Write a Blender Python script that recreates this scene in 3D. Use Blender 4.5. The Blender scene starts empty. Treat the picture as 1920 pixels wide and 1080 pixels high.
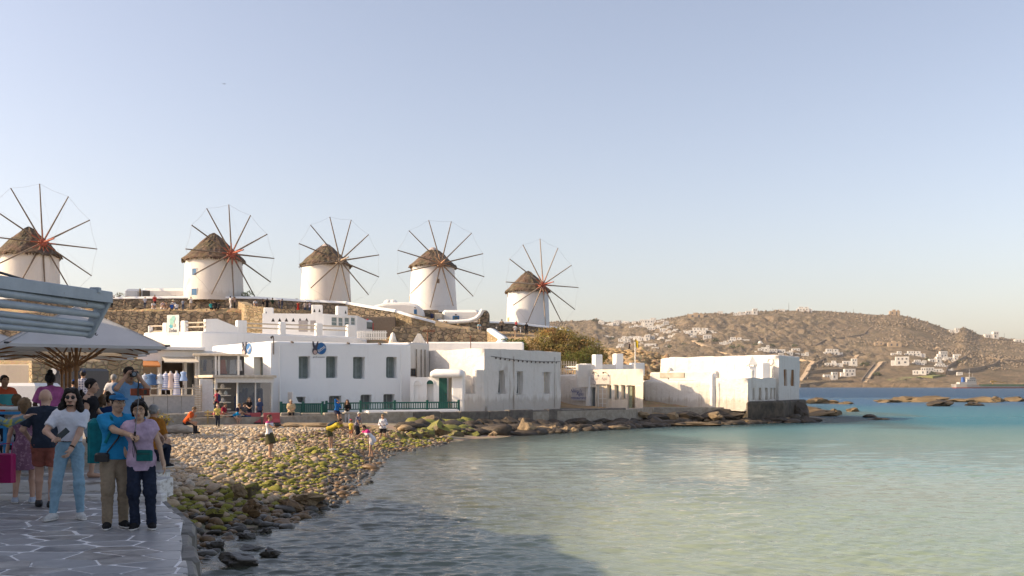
import bpy, bmesh, math, random
import numpy as np
from mathutils import Vector, Matrix, noise as mnoise
R = math.radians
rnd = random.Random(7)
SC = bpy.context.scene
COL = SC.collection
FPX, CU, CV, CAMZ = 1867.0, 960.0, 722.0, 3.2
cam_d = bpy.data.cameras.new('camera')
cam_d.sensor_width = 36.0
cam_d.lens = 36.0 * FPX / 1920.0
cam_d.shift_y = 182.0 / 1920.0
cam_d.clip_start = 0.1
cam_d.clip_end = 20000.0
cam = bpy.data.objects.new('camera', cam_d)
COL.objects.link(cam)
cam.location = (0, 0, CAMZ)
cam.rotation_euler = (R(90), 0, 0)
SC.camera = cam
SUN_EL = R(27.0)
SUN_AZ = math.atan2(-0.996, -0.08)          # towards the sun: x = sin, y = cos
world = bpy.data.worlds.new('World')
SC.world = world
world.use_nodes = True
wn, wl = world.node_tree.nodes, world.node_tree.links
sky = wn.new('ShaderNodeTexSky')
sky.sky_type = 'NISHITA'
sky.sun_disc = False
sky.sun_elevation = SUN_EL
sky.sun_rotation = SUN_AZ
sky.altitude = 0.0
sky.air_density = 1.0
sky.dust_density = 2.2
sky.ozone_density = 0.3
bg = wn['Background']
bg.inputs['Strength'].default_value = 0.134
hsv = wn.new('ShaderNodeHueSaturation'); hsv.inputs['Saturation'].default_value = 0.79
tint = wn.new('ShaderNodeMix'); tint.data_type = 'RGBA'; tint.blend_type = 'MULTIPLY'
tint.inputs[0].default_value = 1.0; tint.inputs[7].default_value = (1.04, 0.97, 0.985, 1)
wl.new(sky.outputs['Color'], hsv.inputs['Color']); wl.new(hsv.outputs[0], tint.inputs[6])
wl.new(tint.outputs[2], bg.inputs['Color'])
sun_d = bpy.data.lights.new('sun', 'SUN')
sun_d.energy = 4.3
sun_d.angle = R(0.6)
sun_d.color = (1.0, 0.775, 0.50)
sun = bpy.data.objects.new('sun', sun_d)
COL.objects.link(sun)
sdir = Vector((math.sin(SUN_AZ) * math.cos(SUN_EL), math.cos(SUN_AZ) * math.cos(SUN_EL), math.sin(SUN_EL)))
sun.rotation_euler = sdir.to_track_quat('Z', 'Y').to_euler()
sun.location = (-40, -10, 60)
SC.view_settings.view_transform = 'Standard'
SC.view_settings.look = 'None'
SC.view_settings.exposure = 0.70
SC.view_settings.gamma = 1.0
SC.view_settings.use_curve_mapping = False
def W(u, v, Y):
 return Vector(((u - CU) / FPX * Y, Y, CAMZ + (CV - v) / FPX * Y))
def XU(u, Y): return (u - CU) / FPX * Y
def ZV(v, Y): return CAMZ + (CV - v) / FPX * Y
def GR(u, v, z):
 Y = (CAMZ - z) * FPX / (v - CV)
 return Vector(((u - CU) / FPX * Y, Y, z))
MATS = {}
def new_mat(name):
 m = bpy.data.materials.new(name)
 m.use_nodes = True
 nt = m.node_tree
 return m, nt.nodes, nt.links, nt.nodes['Principled BSDF']
def noise_node(N, L, scale, detail=4, rough=0.6, coord=None, stretch=None, dist=0.0):
 n = N.new('ShaderNodeTexNoise')
 n.inputs['Scale'].default_value = scale
 n.inputs['Detail'].default_value = detail
 n.inputs['Roughness'].default_value = rough
 n.inputs['Distortion'].default_value = dist
 if coord is not None:
  if stretch:
   mp = N.new('ShaderNodeMapping')
   mp.inputs['Scale'].default_value = stretch
   L.new(coord, mp.inputs['Vector'])
   L.new(mp.outputs[0], n.inputs['Vector'])
  else:
   L.new(coord, n.inputs['Vector'])
 return n
def ramp(N, L, src, stops):
 r = N.new('ShaderNodeValToRGB')
 e = r.color_ramp.elements
 while len(e) < len(stops): e.new(0.5)
 for el, (p, c) in zip(e, stops):
  el.position = p
  el.color = (*c, 1) if len(c) == 3 else c
 L.new(src, r.inputs['Fac'])
 return r
def mixc(N, L, fac, a, b, mode='MIX'):
 n = N.new('ShaderNodeMix'); n.data_type = 'RGBA'; n.blend_type = mode
 for sock, val in ((n.inputs[0], fac), (n.inputs[6], a), (n.inputs[7], b)):
  if isinstance(val, (int, float)): sock.default_value = val
  elif isinstance(val, (tuple, list)): sock.default_value = (*val[:3], 1)
  else: L.new(val, sock)
 return n.outputs[2]
def math_n(N, L, op, a, b=0.0, clamp=False):
 n = N.new('ShaderNodeMath'); n.operation = op; n.use_clamp = clamp
 for i, val in enumerate((a, b)):
  if isinstance(val, (int, float)): n.inputs[i].default_value = val
  else: L.new(val, n.inputs[i])
 return n.outputs[0]
def bump(N, L, P, h, strength=0.3, dist=0.02, normal=None):
 b = N.new('ShaderNodeBump')
 b.inputs['Strength'].default_value = strength
 b.inputs['Distance'].default_value = dist
 L.new(h, b.inputs['Height'])
 if normal is not None: L.new(normal, b.inputs['Normal'])
 L.new(b.outputs[0], P.inputs['Normal'])
 return b.outputs[0]
def mat(name, c1, c2=None, rough=0.7, scale=6.0, bumps=0.15, bdist=0.01, metal=0.0, detail=5, contrast=(0.35, 0.65), spec=0.4, rnd_amt=0.0, stretch=None):
 if name in MATS: return MATS[name]
 m, N, L, P = new_mat(name)
 c2 = c2 or tuple(x * 0.82 for x in c1)
 tc = N.new('ShaderNodeTexCoord')
 n = noise_node(N, L, scale, detail, 0.62, tc.outputs['Object'], stretch)
 r = ramp(N, L, n.outputs['Fac'], [(contrast[0], c2), (contrast[1], c1)])
 col = r.outputs[0]
 if rnd_amt:
  oi = N.new('ShaderNodeObjectInfo')
  hs = N.new('ShaderNodeHueSaturation')
  val = math_n(N, L, 'MULTIPLY_ADD', oi.outputs['Random'], rnd_amt)
  N[val.node.name].inputs[2].default_value = 1.0 - rnd_amt * 0.5
  L.new(val, hs.inputs['Value']); L.new(col, hs.inputs['Color'])
  col = hs.outputs[0]
 L.new(col, P.inputs['Base Color'])
 P.inputs['Roughness'].default_value = rough
 P.inputs['Metallic'].default_value = metal
 P.inputs['Specular IOR Level'].default_value = spec
 if bumps:
  bump(N, L, P, n.outputs['Fac'], bumps, bdist)
 MATS[name] = m
 return m
def mat_whitewash(name, base, stain, stain_amt=0.5, rough=0.85, wave=0.25):
 m, N, L, P = new_mat(name)
 tc = N.new('ShaderNodeTexCoord'); co = tc.outputs['Object']
 big = noise_node(N, L, 0.55, 4, 0.6, co)
 streak = noise_node(N, L, 1.0, 5, 0.65, co, (2.6, 2.6, 0.22), 0.6)
 fine = noise_node(N, L, 14, 5, 0.6, co)
 med = noise_node(N, L, 2.2, 3, 0.55, co)
 f1 = ramp(N, L, streak.outputs['Fac'], [(0.52, (0, 0, 0)), (0.75, (1, 1, 1))])
 f2 = ramp(N, L, big.outputs['Fac'], [(0.4, (0, 0, 0)), (0.7, (1, 1, 1))])
 f = math_n(N, L, 'MULTIPLY', f1.outputs[0], f2.outputs[0])
 f = math_n(N, L, 'MULTIPLY', f, stain_amt)
 c = mixc(N, L, f, base, stain)
 sz = N.new('ShaderNodeSeparateXYZ'); L.new(co, sz.inputs[0])
 low = ramp(N, L, math_n(N, L, 'ADD', sz.outputs[2], math_n(N, L, 'MULTIPLY', streak.outputs['Fac'], -1.6)), [(-0.0, (1, 1, 1)), (0.30, (0, 0, 0))])
 c = mixc(N, L, math_n(N, L, 'MULTIPLY', low.outputs[0], min(0.38, stain_amt * .6)), c, tuple(x * 0.8 for x in stain))
 blo = ramp(N, L, noise_node(N, L, 1.3, 6, 0.7, co).outputs['Fac'], [(0.56, (0, 0, 0)), (0.66, (1, 1, 1))])
 c = mixc(N, L, math_n(N, L, 'MULTIPLY', blo.outputs[0], 0.22), c, tuple(x * 0.86 for x in base))
 c = mixc(N, L, 0.12, c, fine.outputs['Color'], 'OVERLAY')
 L.new(c, P.inputs['Base Color'])
 P.inputs['Roughness'].default_value = rough
 P.inputs['Specular IOR Level'].default_value = 0.25
 h = math_n(N, L, 'MULTIPLY_ADD', med.outputs['Fac'], 3.0)
 L.new(fine.outputs['Fac'], h.node.inputs[2])
 bump(N, L, P, h, wave, 0.03)
 MATS[name] = m
 return m
def mat_stone_wall(name, cols, scale=3.0, mortar=(0.2, 0.17, 0.13), bstr=0.9, stretch=(1, 1, 1.5), bd=0.08):
 m, N, L, P = new_mat(name)
 tc = N.new('ShaderNodeTexCoord'); co = tc.outputs['Object']
 nz = noise_node(N, L, scale * 0.8, 3, 0.6, co)
 wob = mixc(N, L, 0.12, co, nz.outputs['Color'], 'ADD')
 mp = N.new('ShaderNodeMapping'); mp.inputs['Scale'].default_value = stretch
 L.new(wob, mp.inputs['Vector'])
 v1 = N.new('ShaderNodeTexVoronoi'); v1.feature = 'F1'; v1.inputs['Scale'].default_value = scale
 v2 = N.new('ShaderNodeTexVoronoi'); v2.feature = 'DISTANCE_TO_EDGE'; v2.inputs['Scale'].default_value = scale
 L.new(mp.outputs[0], v1.inputs['Vector']); L.new(mp.outputs[0], v2.inputs['Vector'])
 sep = N.new('ShaderNodeSeparateColor'); L.new(v1.outputs['Color'], sep.inputs[0])
 k = len(cols)
 r = ramp(N, L, sep.outputs[0], [(i / max(1, k - 1), c) for i, c in enumerate(cols)])
 e = ramp(N, L, v2.outputs['Distance'], [(0.02, (0, 0, 0)), (0.10, (1, 1, 1))])
 c = mixc(N, L, e.outputs[0], mortar, r.outputs[0])
 fine = noise_node(N, L, 9, 5, 0.65, co)
 c = mixc(N, L, 0.35, c, fine.outputs['Color'], 'OVERLAY')
 L.new(c, P.inputs['Base Color'])
 P.inputs['Roughness'].default_value = 0.9
 h = math_n(N, L, 'ADD', e.outputs[0], math_n(N, L, 'MULTIPLY', sep.outputs[1], 0.7))
 h = math_n(N, L, 'ADD', h, math_n(N, L, 'MULTIPLY', fine.outputs['Fac'], 0.6))
 bump(N, L, P, h, bstr, bd)
 MATS[name] = m
 return m
def mat_glass(name, tint=(0.05, 0.07, 0.08), rough=0.08):
 m, N, L, P = new_mat(name)
 P.inputs['Base Color'].default_value = (*tint, 1)
 P.inputs['Roughness'].default_value = rough
 P.inputs['Specular IOR Level'].default_value = 0.6
 MATS[name] = m
 return m
M = MATS
mat_whitewash('whitewash', (0.83, 0.81, 0.78), (0.50, 0.43, 0.33), 0.35)
mat_whitewash('whitewash_clean', (0.85, 0.85, 0.84), (0.62, 0.58, 0.5), 0.3, wave=0.12)
mat_whitewash('whitewash_old', (0.71, 0.67, 0.615), (0.38, 0.30, 0.21), 1.0, wave=0.9)
mat_whitewash('whitewash_cream', (0.76, 0.68, 0.57), (0.45, 0.36, 0.25), 0.7, wave=0.5)
mat_whitewash('plaster_beige', (0.62, 0.53, 0.42), (0.42, 0.34, 0.25), 0.5)
mat_stone_wall('stone_dark', [(0.17, 0.135, 0.10), (0.30, 0.23, 0.155), (0.23, 0.185, 0.135), (0.38, 0.29, 0.19)], 1.7, (0.12, 0.10, 0.075))
mat_stone_wall('stone_tan', [(0.36, 0.27, 0.16), (0.46, 0.35, 0.2), (0.30, 0.22, 0.13), (0.5, 0.4, 0.26)], 2.4, (0.3, 0.24, 0.15))
mat('green_paint', (0.012, 0.10, 0.075), rough=0.45)
mat('blue_paint', (0.03, 0.13, 0.30), rough=0.5)
mat('pane_teal', (0.22, 0.265, 0.255), (0.14, 0.18, 0.18), rough=0.25, bumps=0, scale=2)
mat('frame_grey', (0.28, 0.33, 0.33), rough=0.5, bumps=0.05)
mat('white_paint', (0.78, 0.77, 0.74), (0.7, 0.68, 0.63), rough=0.5, bumps=0.05)
mat('cream_wood', (0.66, 0.58, 0.46), (0.52, 0.43, 0.32), rough=0.6)
mat('dark_void', (0.03, 0.028, 0.026), rough=0.9, bumps=0)
mat('iron', (0.05, 0.045, 0.04), (0.10, 0.06, 0.04), rough=0.6)
mat('rust', (0.22, 0.09, 0.045), (0.12, 0.06, 0.04), rough=0.85, scale=14)
mat('concrete', (0.42, 0.37, 0.30), (0.28, 0.24, 0.19), rough=0.9, scale=3, bumps=0.4, bdist=0.03)
mat('concrete_dark', (0.20, 0.175, 0.145), (0.11, 0.095, 0.08), rough=0.9, scale=2.5, bumps=0.5, bdist=0.04)
mat('teak', (0.34, 0.16, 0.055), (0.22, 0.10, 0.035), rough=0.5, scale=12)
mat('black_plastic', (0.018, 0.018, 0.02), rough=0.4, bumps=0)
mat('grey_metal', (0.45, 0.46, 0.47), rough=0.35, metal=0.8, bumps=0)
mat_glass('glass_dark')
mat_glass('glass_grey', (0.12, 0.13, 0.14), 0.12)
def meta(o, label=None, cat=None, group=None, kind=None):
 if label: o['label'] = label
 if cat: o['category'] = cat
 if group: o['group'] = group
 if kind: o['kind'] = kind
 return o
def thing(name, label, cat, loc=(0, 0, 0), rz=0.0, group=None):
 o = bpy.data.objects.new(name, None)
 o.empty_display_size = 0.3
 COL.objects.link(o)
 o.location = loc; o.rotation_euler = (0, 0, rz)
 return meta(o, label, cat, group)
def link(name, me, parent=None, m=None, loc=None, rot=None, scale=None, label=None):
 o = bpy.data.objects.new(name, me)
 COL.objects.link(o)
 if m is not None and not me.materials: me.materials.append(m)
 if parent is not None: o.parent = parent
 if loc is not None: o.location = loc
 if rot is not None: o.rotation_euler = rot
 if scale is not None: o.scale = scale
 if label: o['label'] = label
 return o
def np_mesh(name, verts, faces, smooth=False, mats=None, midx=None):
 me = bpy.data.meshes.new(name)
 me.from_pydata([tuple(v) for v in verts], [], [tuple(f) for f in faces])
 if smooth and len(me.polygons): me.polygons.foreach_set('use_smooth', [True] * len(me.polygons))
 for m in (mats or []): me.materials.append(m)
 if midx is not None: me.polygons.foreach_set('material_index', midx)
 me.update()
 return me
def fast_mesh(name, V, Q, smooth=True):
 me = bpy.data.meshes.new(name)
 k = Q.shape[1]
 me.vertices.add(len(V)); me.vertices.foreach_set('co', np.ascontiguousarray(V, dtype=np.float32).ravel())
 me.loops.add(len(Q) * k); me.loops.foreach_set('vertex_index', np.ascontiguousarray(Q, dtype=np.int32).ravel())
 me.polygons.add(len(Q))
 me.polygons.foreach_set('loop_start', np.arange(0, len(Q) * k, k, dtype=np.int32))
 me.polygons.foreach_set('loop_total', np.full(len(Q), k, dtype=np.int32))
 me.update(calc_edges=True)
 if smooth: me.polygons.foreach_set('use_smooth', np.ones(len(Q), dtype=bool))
 return me
def grid_mesh(name, V, nr, nc, smooth=True):
 i = np.arange(nr - 1)[:, None] * nc + np.arange(nc - 1)[None, :]
 Q = np.stack([i, i + 1, i + nc + 1, i + nc], -1).reshape(-1, 4)
 return fast_mesh(name, V, Q, smooth)
class MB:
 def __init__(s): s.v = []; s.f = []; s.sm = []
 def add(s, vs, fs, smooth=False):
  o = len(s.v); s.v += [Vector(v) for v in vs]
  s.f += [tuple(i + o for i in f) for f in fs]; s.sm += [smooth] * len(fs)
  return s
 def box(s, a, b, Mx=None):
  x0, y0, z0 = a; x1, y1, z1 = b
  vs = [(x0, y0, z0), (x1, y0, z0), (x1, y1, z0), (x0, y1, z0), (x0, y0, z1), (x1, y0, z1), (x1, y1, z1), (x0, y1, z1)]
  if Mx is not None: vs = [Mx @ Vector(v) for v in vs]
  return s.add(vs, [(0, 3, 2, 1), (4, 5, 6, 7), (0, 1, 5, 4), (1, 2, 6, 5), (2, 3, 7, 6), (3, 0, 4, 7)])
 def cbox(s, c, d, Mx=None):
  c = Vector(c); d = Vector(d) / 2
  return s.box(c - d, c + d, Mx)
 def bbox(s, a, b, r=0.03, Mx=None):
  x0, y0, z0 = a; x1, y1, z1 = b
  def ring(z, k):
   return [(x0 + k + r, y0 + k, z), (x1 - k - r, y0 + k, z), (x1 - k, y0 + k + r, z), (x1 - k, y1 - k - r, z),
     (x1 - k - r, y1 - k, z), (x0 + k + r, y1 - k, z), (x0 + k, y1 - k - r, z), (x0 + k, y0 + k + r, z)]
  vs = ring(z0, 0) + ring(z1 - r, 0) + ring(z1, r * 0.8)
  if Mx is not None: vs = [Mx @ Vector(v) for v in vs]
  fs = [tuple(range(7, -1, -1)), tuple(range(16, 24))]
  for q in (0, 8):
   fs += [(q + i, q + (i + 1) % 8, q + 8 + (i + 1) % 8, q + 8 + i) for i in range(8)]
  return s.add(vs, fs)
 def tube(s, p, q, r0, r1=None, n=8, caps=True):
  p = Vector(p); q = Vector(q); r1 = r0 if r1 is None else r1
  d = (q - p)
  if d.length < 1e-6: return s
  d.normalize()
  a = d.orthogonal().normalized(); b = d.cross(a)
  vs = []
  for c, r in ((p, r0), (q, r1)):
   for i in range(n):
    t = 2 * math.pi * i / n
    vs.append(c + a * (math.cos(t) * r) + b * (math.sin(t) * r))
  fs = [(i, (i + 1) % n, n + (i + 1) % n, n + i) for i in range(n)]
  s.add(vs, fs, n > 5)
  if caps:
   s.add(vs, [tuple(range(n - 1, -1, -1)), tuple(range(n, 2 * n))])
  return s
 def path(s, pts, r, n=6):
  for a, b in zip(pts, pts[1:]): s.tube(a, b, r, r, n)
  return s
 def prism(s, poly, y0, y1, Mx=None):
  n = len(poly)
  vs = [(x, y0, z) for x, z in poly] + [(x, y1, z) for x, z in poly]
  if Mx is not None: vs = [Mx @ Vector(v) for v in vs]
  return s.add(vs, [tuple(range(n)), tuple(range(2 * n - 1, n - 1, -1))] + [(i, n + i, n + (i + 1) % n, (i + 1) % n) for i in range(n)])
 def slab(s, poly, z0, z1):
  n = len(poly)
  vs = [(x, y, z0) for x, y in poly] + [(x, y, z1) for x, y in poly]
  return s.add(vs, [tuple(range(n - 1, -1, -1)), tuple(range(n, 2 * n))] + [(i, (i + 1) % n, n + (i + 1) % n, n + i) for i in range(n)])
 def lathe(s, prof, c=(0, 0, 0), n=24, Mx=None, smooth=True):
  c = Vector(c); vs = []
  for r, z in prof:
   for i in range(n):
    t = 2 * math.pi * i / n
    p = Vector((r * math.cos(t), r * math.sin(t), z))
    vs.append((Mx @ p if Mx is not None else p) + c)
  fs = []
  for k in range(len(prof) - 1):
   for i in range(n):
    fs.append((k * n + i, k * n + (i + 1) % n, (k + 1) * n + (i + 1) % n, (k + 1) * n + i))
  return s.add(vs, fs, smooth)
 def ball(s, c, r, n=10, sc=(1, 1, 1), Mx=None):
  prof = [(max(1e-4, math.sin(math.pi * i / 6)) * r, -math.cos(math.pi * i / 6) * r) for i in range(7)]
  Sx = Matrix.Diagonal((*sc, 1)).to_3x3()
  return s.lathe(prof, c, n, (Mx @ Sx) if Mx is not None else Sx)
 def mesh(s, name='mesh'):
  me = bpy.data.meshes.new(name)
  me.from_pydata([tuple(v) for v in s.v], [], s.f)
  if s.f: me.polygons.foreach_set('use_smooth', s.sm)
  me.update()
  return me
 def build(s, name, m, parent=None, origin=None, bev=0.0, label=None):
  if origin is not None:
   o_ = Vector(origin); s.v = [v - o_ for v in s.v]
  me = s.mesh(name)
  me.materials.append(m)
  o = link(name, me, parent, label=label)
  if origin is not None and parent is None: o.location = origin
  if bev:
   b = o.modifiers.new('bevel', 'BEVEL'); b.width = bev; b.segments = 2; b.limit_method = 'ANGLE'
  return o
def copy_tree(o, parent=None, **kw):
 c = o.copy(); COL.objects.link(c); c.parent = parent
 for ch in o.children: copy_tree(ch, c)
 return c
def tri_fix(o):
 bm = bmesh.new(); bm.from_mesh(o.data); bmesh.ops.recalc_face_normals(bm, faces=bm.faces); bm.to_mesh(o.data); bm.free()
def rotz(a): return Matrix.Rotation(a, 4, 'Z')
def frame_mx(origin, xdir):
 x = Vector((xdir[0], xdir[1], 0)).normalized(); y = Vector((-x.y, x.x, 0))
 m = Matrix.Identity(4)
 m.col[0][:3] = x; m.col[1][:3] = y; m.col[2][:3] = (0, 0, 1); m.col[3][:3] = Vector(origin)
 return m
def hashn(x, y, s=0):
 return mnoise.noise(Vector((x, y, s * 13.7)))
def text_mesh(txt, size, depth=0.004, shear=0.0):
 cu = bpy.data.curves.new('lettering', 'FONT')
 cu.body = txt; cu.size = size; cu.extrude = depth; cu.shear = shear
 cu.align_x = 'CENTER'; cu.align_y = 'CENTER'; cu.resolution_u = 3
 ob = bpy.data.objects.new('lettering', cu); COL.objects.link(ob)
 dg = bpy.context.evaluated_depsgraph_get()
 me = bpy.data.meshes.new_from_object(ob.evaluated_get(dg))
 bpy.data.objects.remove(ob); bpy.data.curves.remove(cu)
 return me
def rock_mesh(name, seed, sub=2, flat=0.7, rough=0.25, cuts=4, smooth=True, dims=(1, 1, 1)):
 r = random.Random(seed)
 bm = bmesh.new()
 bmesh.ops.create_icosphere(bm, subdivisions=sub, radius=0.5)
 planes = []
 for i in range(cuts):
  d = Vector((r.uniform(-1, 1), r.uniform(-1, 1), r.uniform(-0.7, 1))).normalized()
  planes.append((d, r.uniform(0.28, 0.42)))
 off = Vector((seed * 3.1, seed * 1.7, seed))
 for v in bm.verts:
  k = 1 + rough * mnoise.noise(v.co * 2.3 + off) + rough * 0.55 * mnoise.noise(v.co * 5.5 + off) + (rough * 0.5 * (0.3 - abs(mnoise.noise(v.co * 9.0 + off))) if sub > 2 else 0)
  p = v.co * k
  for d, h in planes:
   e = p.dot(d) - h
   if e > 0: p -= d * e * 0.85
  p.z *= flat
  v.co = Vector((p.x * dims[0], p.y * dims[1], p.z * dims[2]))
 me = bpy.data.meshes.new(name)
 bm.to_mesh(me); bm.free()
 if smooth: me.polygons.foreach_set('use_smooth', [True] * len(me.polygons))
 return me
# ================================================================== THE SETTING
SHORE = [(-6.2, 9.0), (-6.3, 16.0), (-6.7, 20.7), (-5.9, 22.7), (-5.4, 25.6), (-5.4, 28.7), (-5.7, 33.5), (-6.1, 40.4), (-6.3, 46.7), (-5.3, 49.8),
         (-3.6, 56.4), (0.0, 62.2), (3.7, 69.5), (9.8, 76.6), (19.4, 83.0), (25.6, 86.5), (29.0, 92.0), (31, 100), (30, 112), (34, 125), (40, 150), (30, 200), (20, 320)]
SH = np.array(SHORE)
def shore_dist(x, y):
 x = np.asarray(x, dtype=float); y = np.asarray(y, dtype=float)
 best = np.full(x.shape, 1e9)
 for (x0, y0), (x1, y1) in zip(SHORE, SHORE[1:]):
  dx, dy = x1 - x0, y1 - y0
  t = np.clip(((x - x0) * dx + (y - y0) * dy) / (dx * dx + dy * dy), 0, 1)
  best = np.minimum(best, np.hypot(x - x0 - t * dx, y - y0 - t * dy))
 xs = np.interp(y, SH[:, 1], SH[:, 0])
 return np.where(x < xs, best, -best)
def vnoise(x, y, s, seed=0):
 x = x / s + seed * 17.3; y = y / s - seed * 9.1
 xi = np.floor(x).astype(np.int64); yi = np.floor(y).astype(np.int64)
 fx = x - xi; fy = y - yi
 fx = fx * fx * (3 - 2 * fx); fy = fy * fy * (3 - 2 * fy)
 def h(a, b):
  n = (a * 374761393 + b * 668265263 + seed * 974711) & 0x7fffffff
  n = ((n ^ (n >> 13)) * 1274126177) & 0x7fffffff
  n = n ^ (n >> 16)
  return (n & 0xffff) / 65535.0 * 2 - 1
 return (h(xi, yi) * (1 - fx) * (1 - fy) + h(xi + 1, yi) * fx * (1 - fy) + h(xi, yi + 1) * (1 - fx) * fy + h(xi + 1, yi + 1) * fx * fy)
def fbm(x, y, s, o=4, seed=0):
 r = 0; a = 1.0
 for k in range(o):
  r = r + a * vnoise(x, y, s / 2 ** k, seed + k); a *= 0.5
 return r
def beach_z(x, y):
 d = shore_dist(x, y)
 land = (0.20 + 0.76 * np.clip((-1.0 - np.asarray(x, float)) / 7.0, 0, 1)) * (1 - np.exp(-np.maximum(d, 0) / 4.4))
 sea = -0.085 * np.maximum(-d, 0)
 return np.where(d > 0, land, np.maximum(sea, -2.2)) + 0.03 * fbm(np.asarray(x, float), np.asarray(y, float), 2.0, 3, 5)
def bz(x, y): return float(beach_z(np.array([x]), np.array([y]))[0])
def build_beach():
 ys = np.concatenate([np.linspace(8, 66, 180), np.linspace(67, 140, 40)])
 xs = np.concatenate([np.linspace(-34, -14, 40), np.linspace(-13.6, 6, 120), np.linspace(7, 60, 50)])
 X, Y = np.meshgrid(xs, ys)
 Z = beach_z(X, Y)
 V = np.stack([X, Y, Z], -1).reshape(-1, 3)
 me = grid_mesh('beach', V, len(ys), len(xs))
 m, N, L, P = new_mat('beach_sand')
 tc = N.new('ShaderNodeTexCoord')
 n = noise_node(N, L, 1.2, 6, 0.65, tc.outputs['Object'])
 n2 = noise_node(N, L, 22, 4, 0.7, tc.outputs['Object'])
 geo = N.new('ShaderNodeNewGeometry'); sx = N.new('ShaderNodeSeparateXYZ'); L.new(geo.outputs['Position'], sx.inputs[0])
 wet = ramp(N, L, math_n(N, L, 'MULTIPLY_ADD', sx.outputs[2], 1.0), [(0.0, (0.15, 0.115, 0.062)), (0.35, (0.17, 0.125, 0.07)), (0.6, (0.31, 0.25, 0.18))])
 c = mixc(N, L, 0.5, wet.outputs[0], n.outputs['Color'], 'OVERLAY')
 c = mixc(N, L, 0.4, c, n2.outputs['Color'], 'OVERLAY')
 L.new(c, P.inputs['Base Color']); P.inputs['Roughness'].default_value = 0.9
 bump(N, L, P, n2.outputs['Fac'], 0.6, 0.05)
 o = link('beach', me, None, m)
 meta(o, 'tan pebble beach sloping into shallow water', kind='structure')
build_beach()
def build_water():
 rows = []
 v = 2300.0
 while v > 745: rows.append(5974.4 / (v - CV)); v -= (0.62 if v > 830 else 0.8) if v < 1095 else 20.0
 ys = np.array(rows); nr = len(ys)
 K = np.linspace(-0.52, 0.92, 700); nc = len(K)
 Y = np.repeat(ys[:, None], nc, 1); X = Y * K[None, :]
 sp = np.maximum(Y * (K[1] - K[0]), np.abs(np.gradient(ys))[:, None])
 rg = np.random.RandomState(3)
 Z = np.zeros_like(X)
 sd = shore_dist(X, Y)
 warp = 0.25 * fbm(X, Y, 4.0, 2, 3)
 for i in range(85):
  lam = 0.15 * (13.0 ** (i / 84.0)) * rg.uniform(0.9, 1.1)
  th = -math.pi / 2 + rg.normal(0.08, 0.40)
  k = 2 * math.pi / lam
  amp = 0.0036 * lam ** 0.8 * (1.35 if lam < 0.6 else 1.0 if lam < 0.9 else 0.6) * rg.uniform(0.6, 1.3)
  fade = np.clip((lam / sp - 2.2) / 2.0, 0, 1)
  Z += fade * amp * np.sin(k * (X * math.cos(th) + Y * math.sin(th)) + rg.uniform(0, 6.28) + warp * min(k, 3.0))
 gust = 0.75 + 0.55 * np.clip(fbm(X, Y, 9.0, 3, 21), -1, 1)
 near = np.clip(-sd / 1.5, 0.25, 1)
 Z = Z * gust * near
 V = np.stack([X, Y, Z], -1).reshape(-1, 3)
 me = grid_mesh('sea_water', V[:, :], nr, nc)
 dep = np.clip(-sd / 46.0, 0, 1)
 far = np.clip((Y - 30) / 62.0, 0, 1) * np.clip((X / Y + 0.22) / 0.35, 0, 1)
 sand = np.array([0.36, 0.365, 0.25]); green = np.array([0.18, 0.345, 0.285]); turq = np.array([0.03, 0.155, 0.205]); deep = np.array([0.02, 0.09, 0.19]); weed = np.array([0.07, 0.11, 0.10])
 t1 = np.clip(dep * 1.3 + 0.12 * fbm(X, Y, 14, 3, 2), 0, 1)[..., None]
 c = sand * (1 - t1) + green * t1
 t2 = np.clip(far * 1.15 + 0.10 * fbm(X, Y * 0.5, 16, 3, 8), 0, 1)[..., None]
 c = c * (1 - t2) + turq * t2
 t3 = np.clip((Y - 105 + 14 * fbm(X, Y, 40, 2, 6)) / 60.0, 0, 1)[..., None]
 c = c * (1 - t3) + deep * t3
 w = (np.clip(fbm(X, Y * 0.6, 11, 4, 31) * 1.6 - 0.35, 0, 1) * np.clip(-sd / 6 - 0.2, 0, 1) * 0.7)[..., None]
 c = c * (1 - w) + weed * w
 c = c * np.clip(0.45 + (-sd - 3.0) / 11.0, 0.45, 1.0)[..., None]  # near-shore body colour darkened as shade, so the cast shadow edge shows less
 alpha = np.clip(0.30 + (-sd) / 9.0, 0.30, 0.97)
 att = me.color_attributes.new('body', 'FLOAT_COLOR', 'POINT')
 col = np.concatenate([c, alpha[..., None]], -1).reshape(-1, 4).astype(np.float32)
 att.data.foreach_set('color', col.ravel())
 ra = me.attributes.new('chop', 'FLOAT', 'POINT'); ra.data.foreach_set('value', np.clip(0.06 + (Y - 45) / 260.0, 0.06, 0.34).astype(np.float32).ravel())
 m, N, L, P = new_mat('sea_water'); N.remove(P)
 a = N.new('ShaderNodeVertexColor'); a.layer_name = 'body'
 ch = N.new('ShaderNodeAttribute'); ch.attribute_name = 'chop'
 tc = N.new('ShaderNodeTexCoord')
 n1 = noise_node(N, L, 5.0, 4, 0.65, tc.outputs['Object'], (0.45, 1.5, 1)); n2 = noise_node(N, L, 0.9, 3, 0.6, tc.outputs['Object'], (0.45, 1.4, 1))
 h = math_n(N, L, 'MULTIPLY_ADD', n2.outputs['Fac'], 2.6); L.new(n1.outputs['Fac'], h.node.inputs[2])
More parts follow.
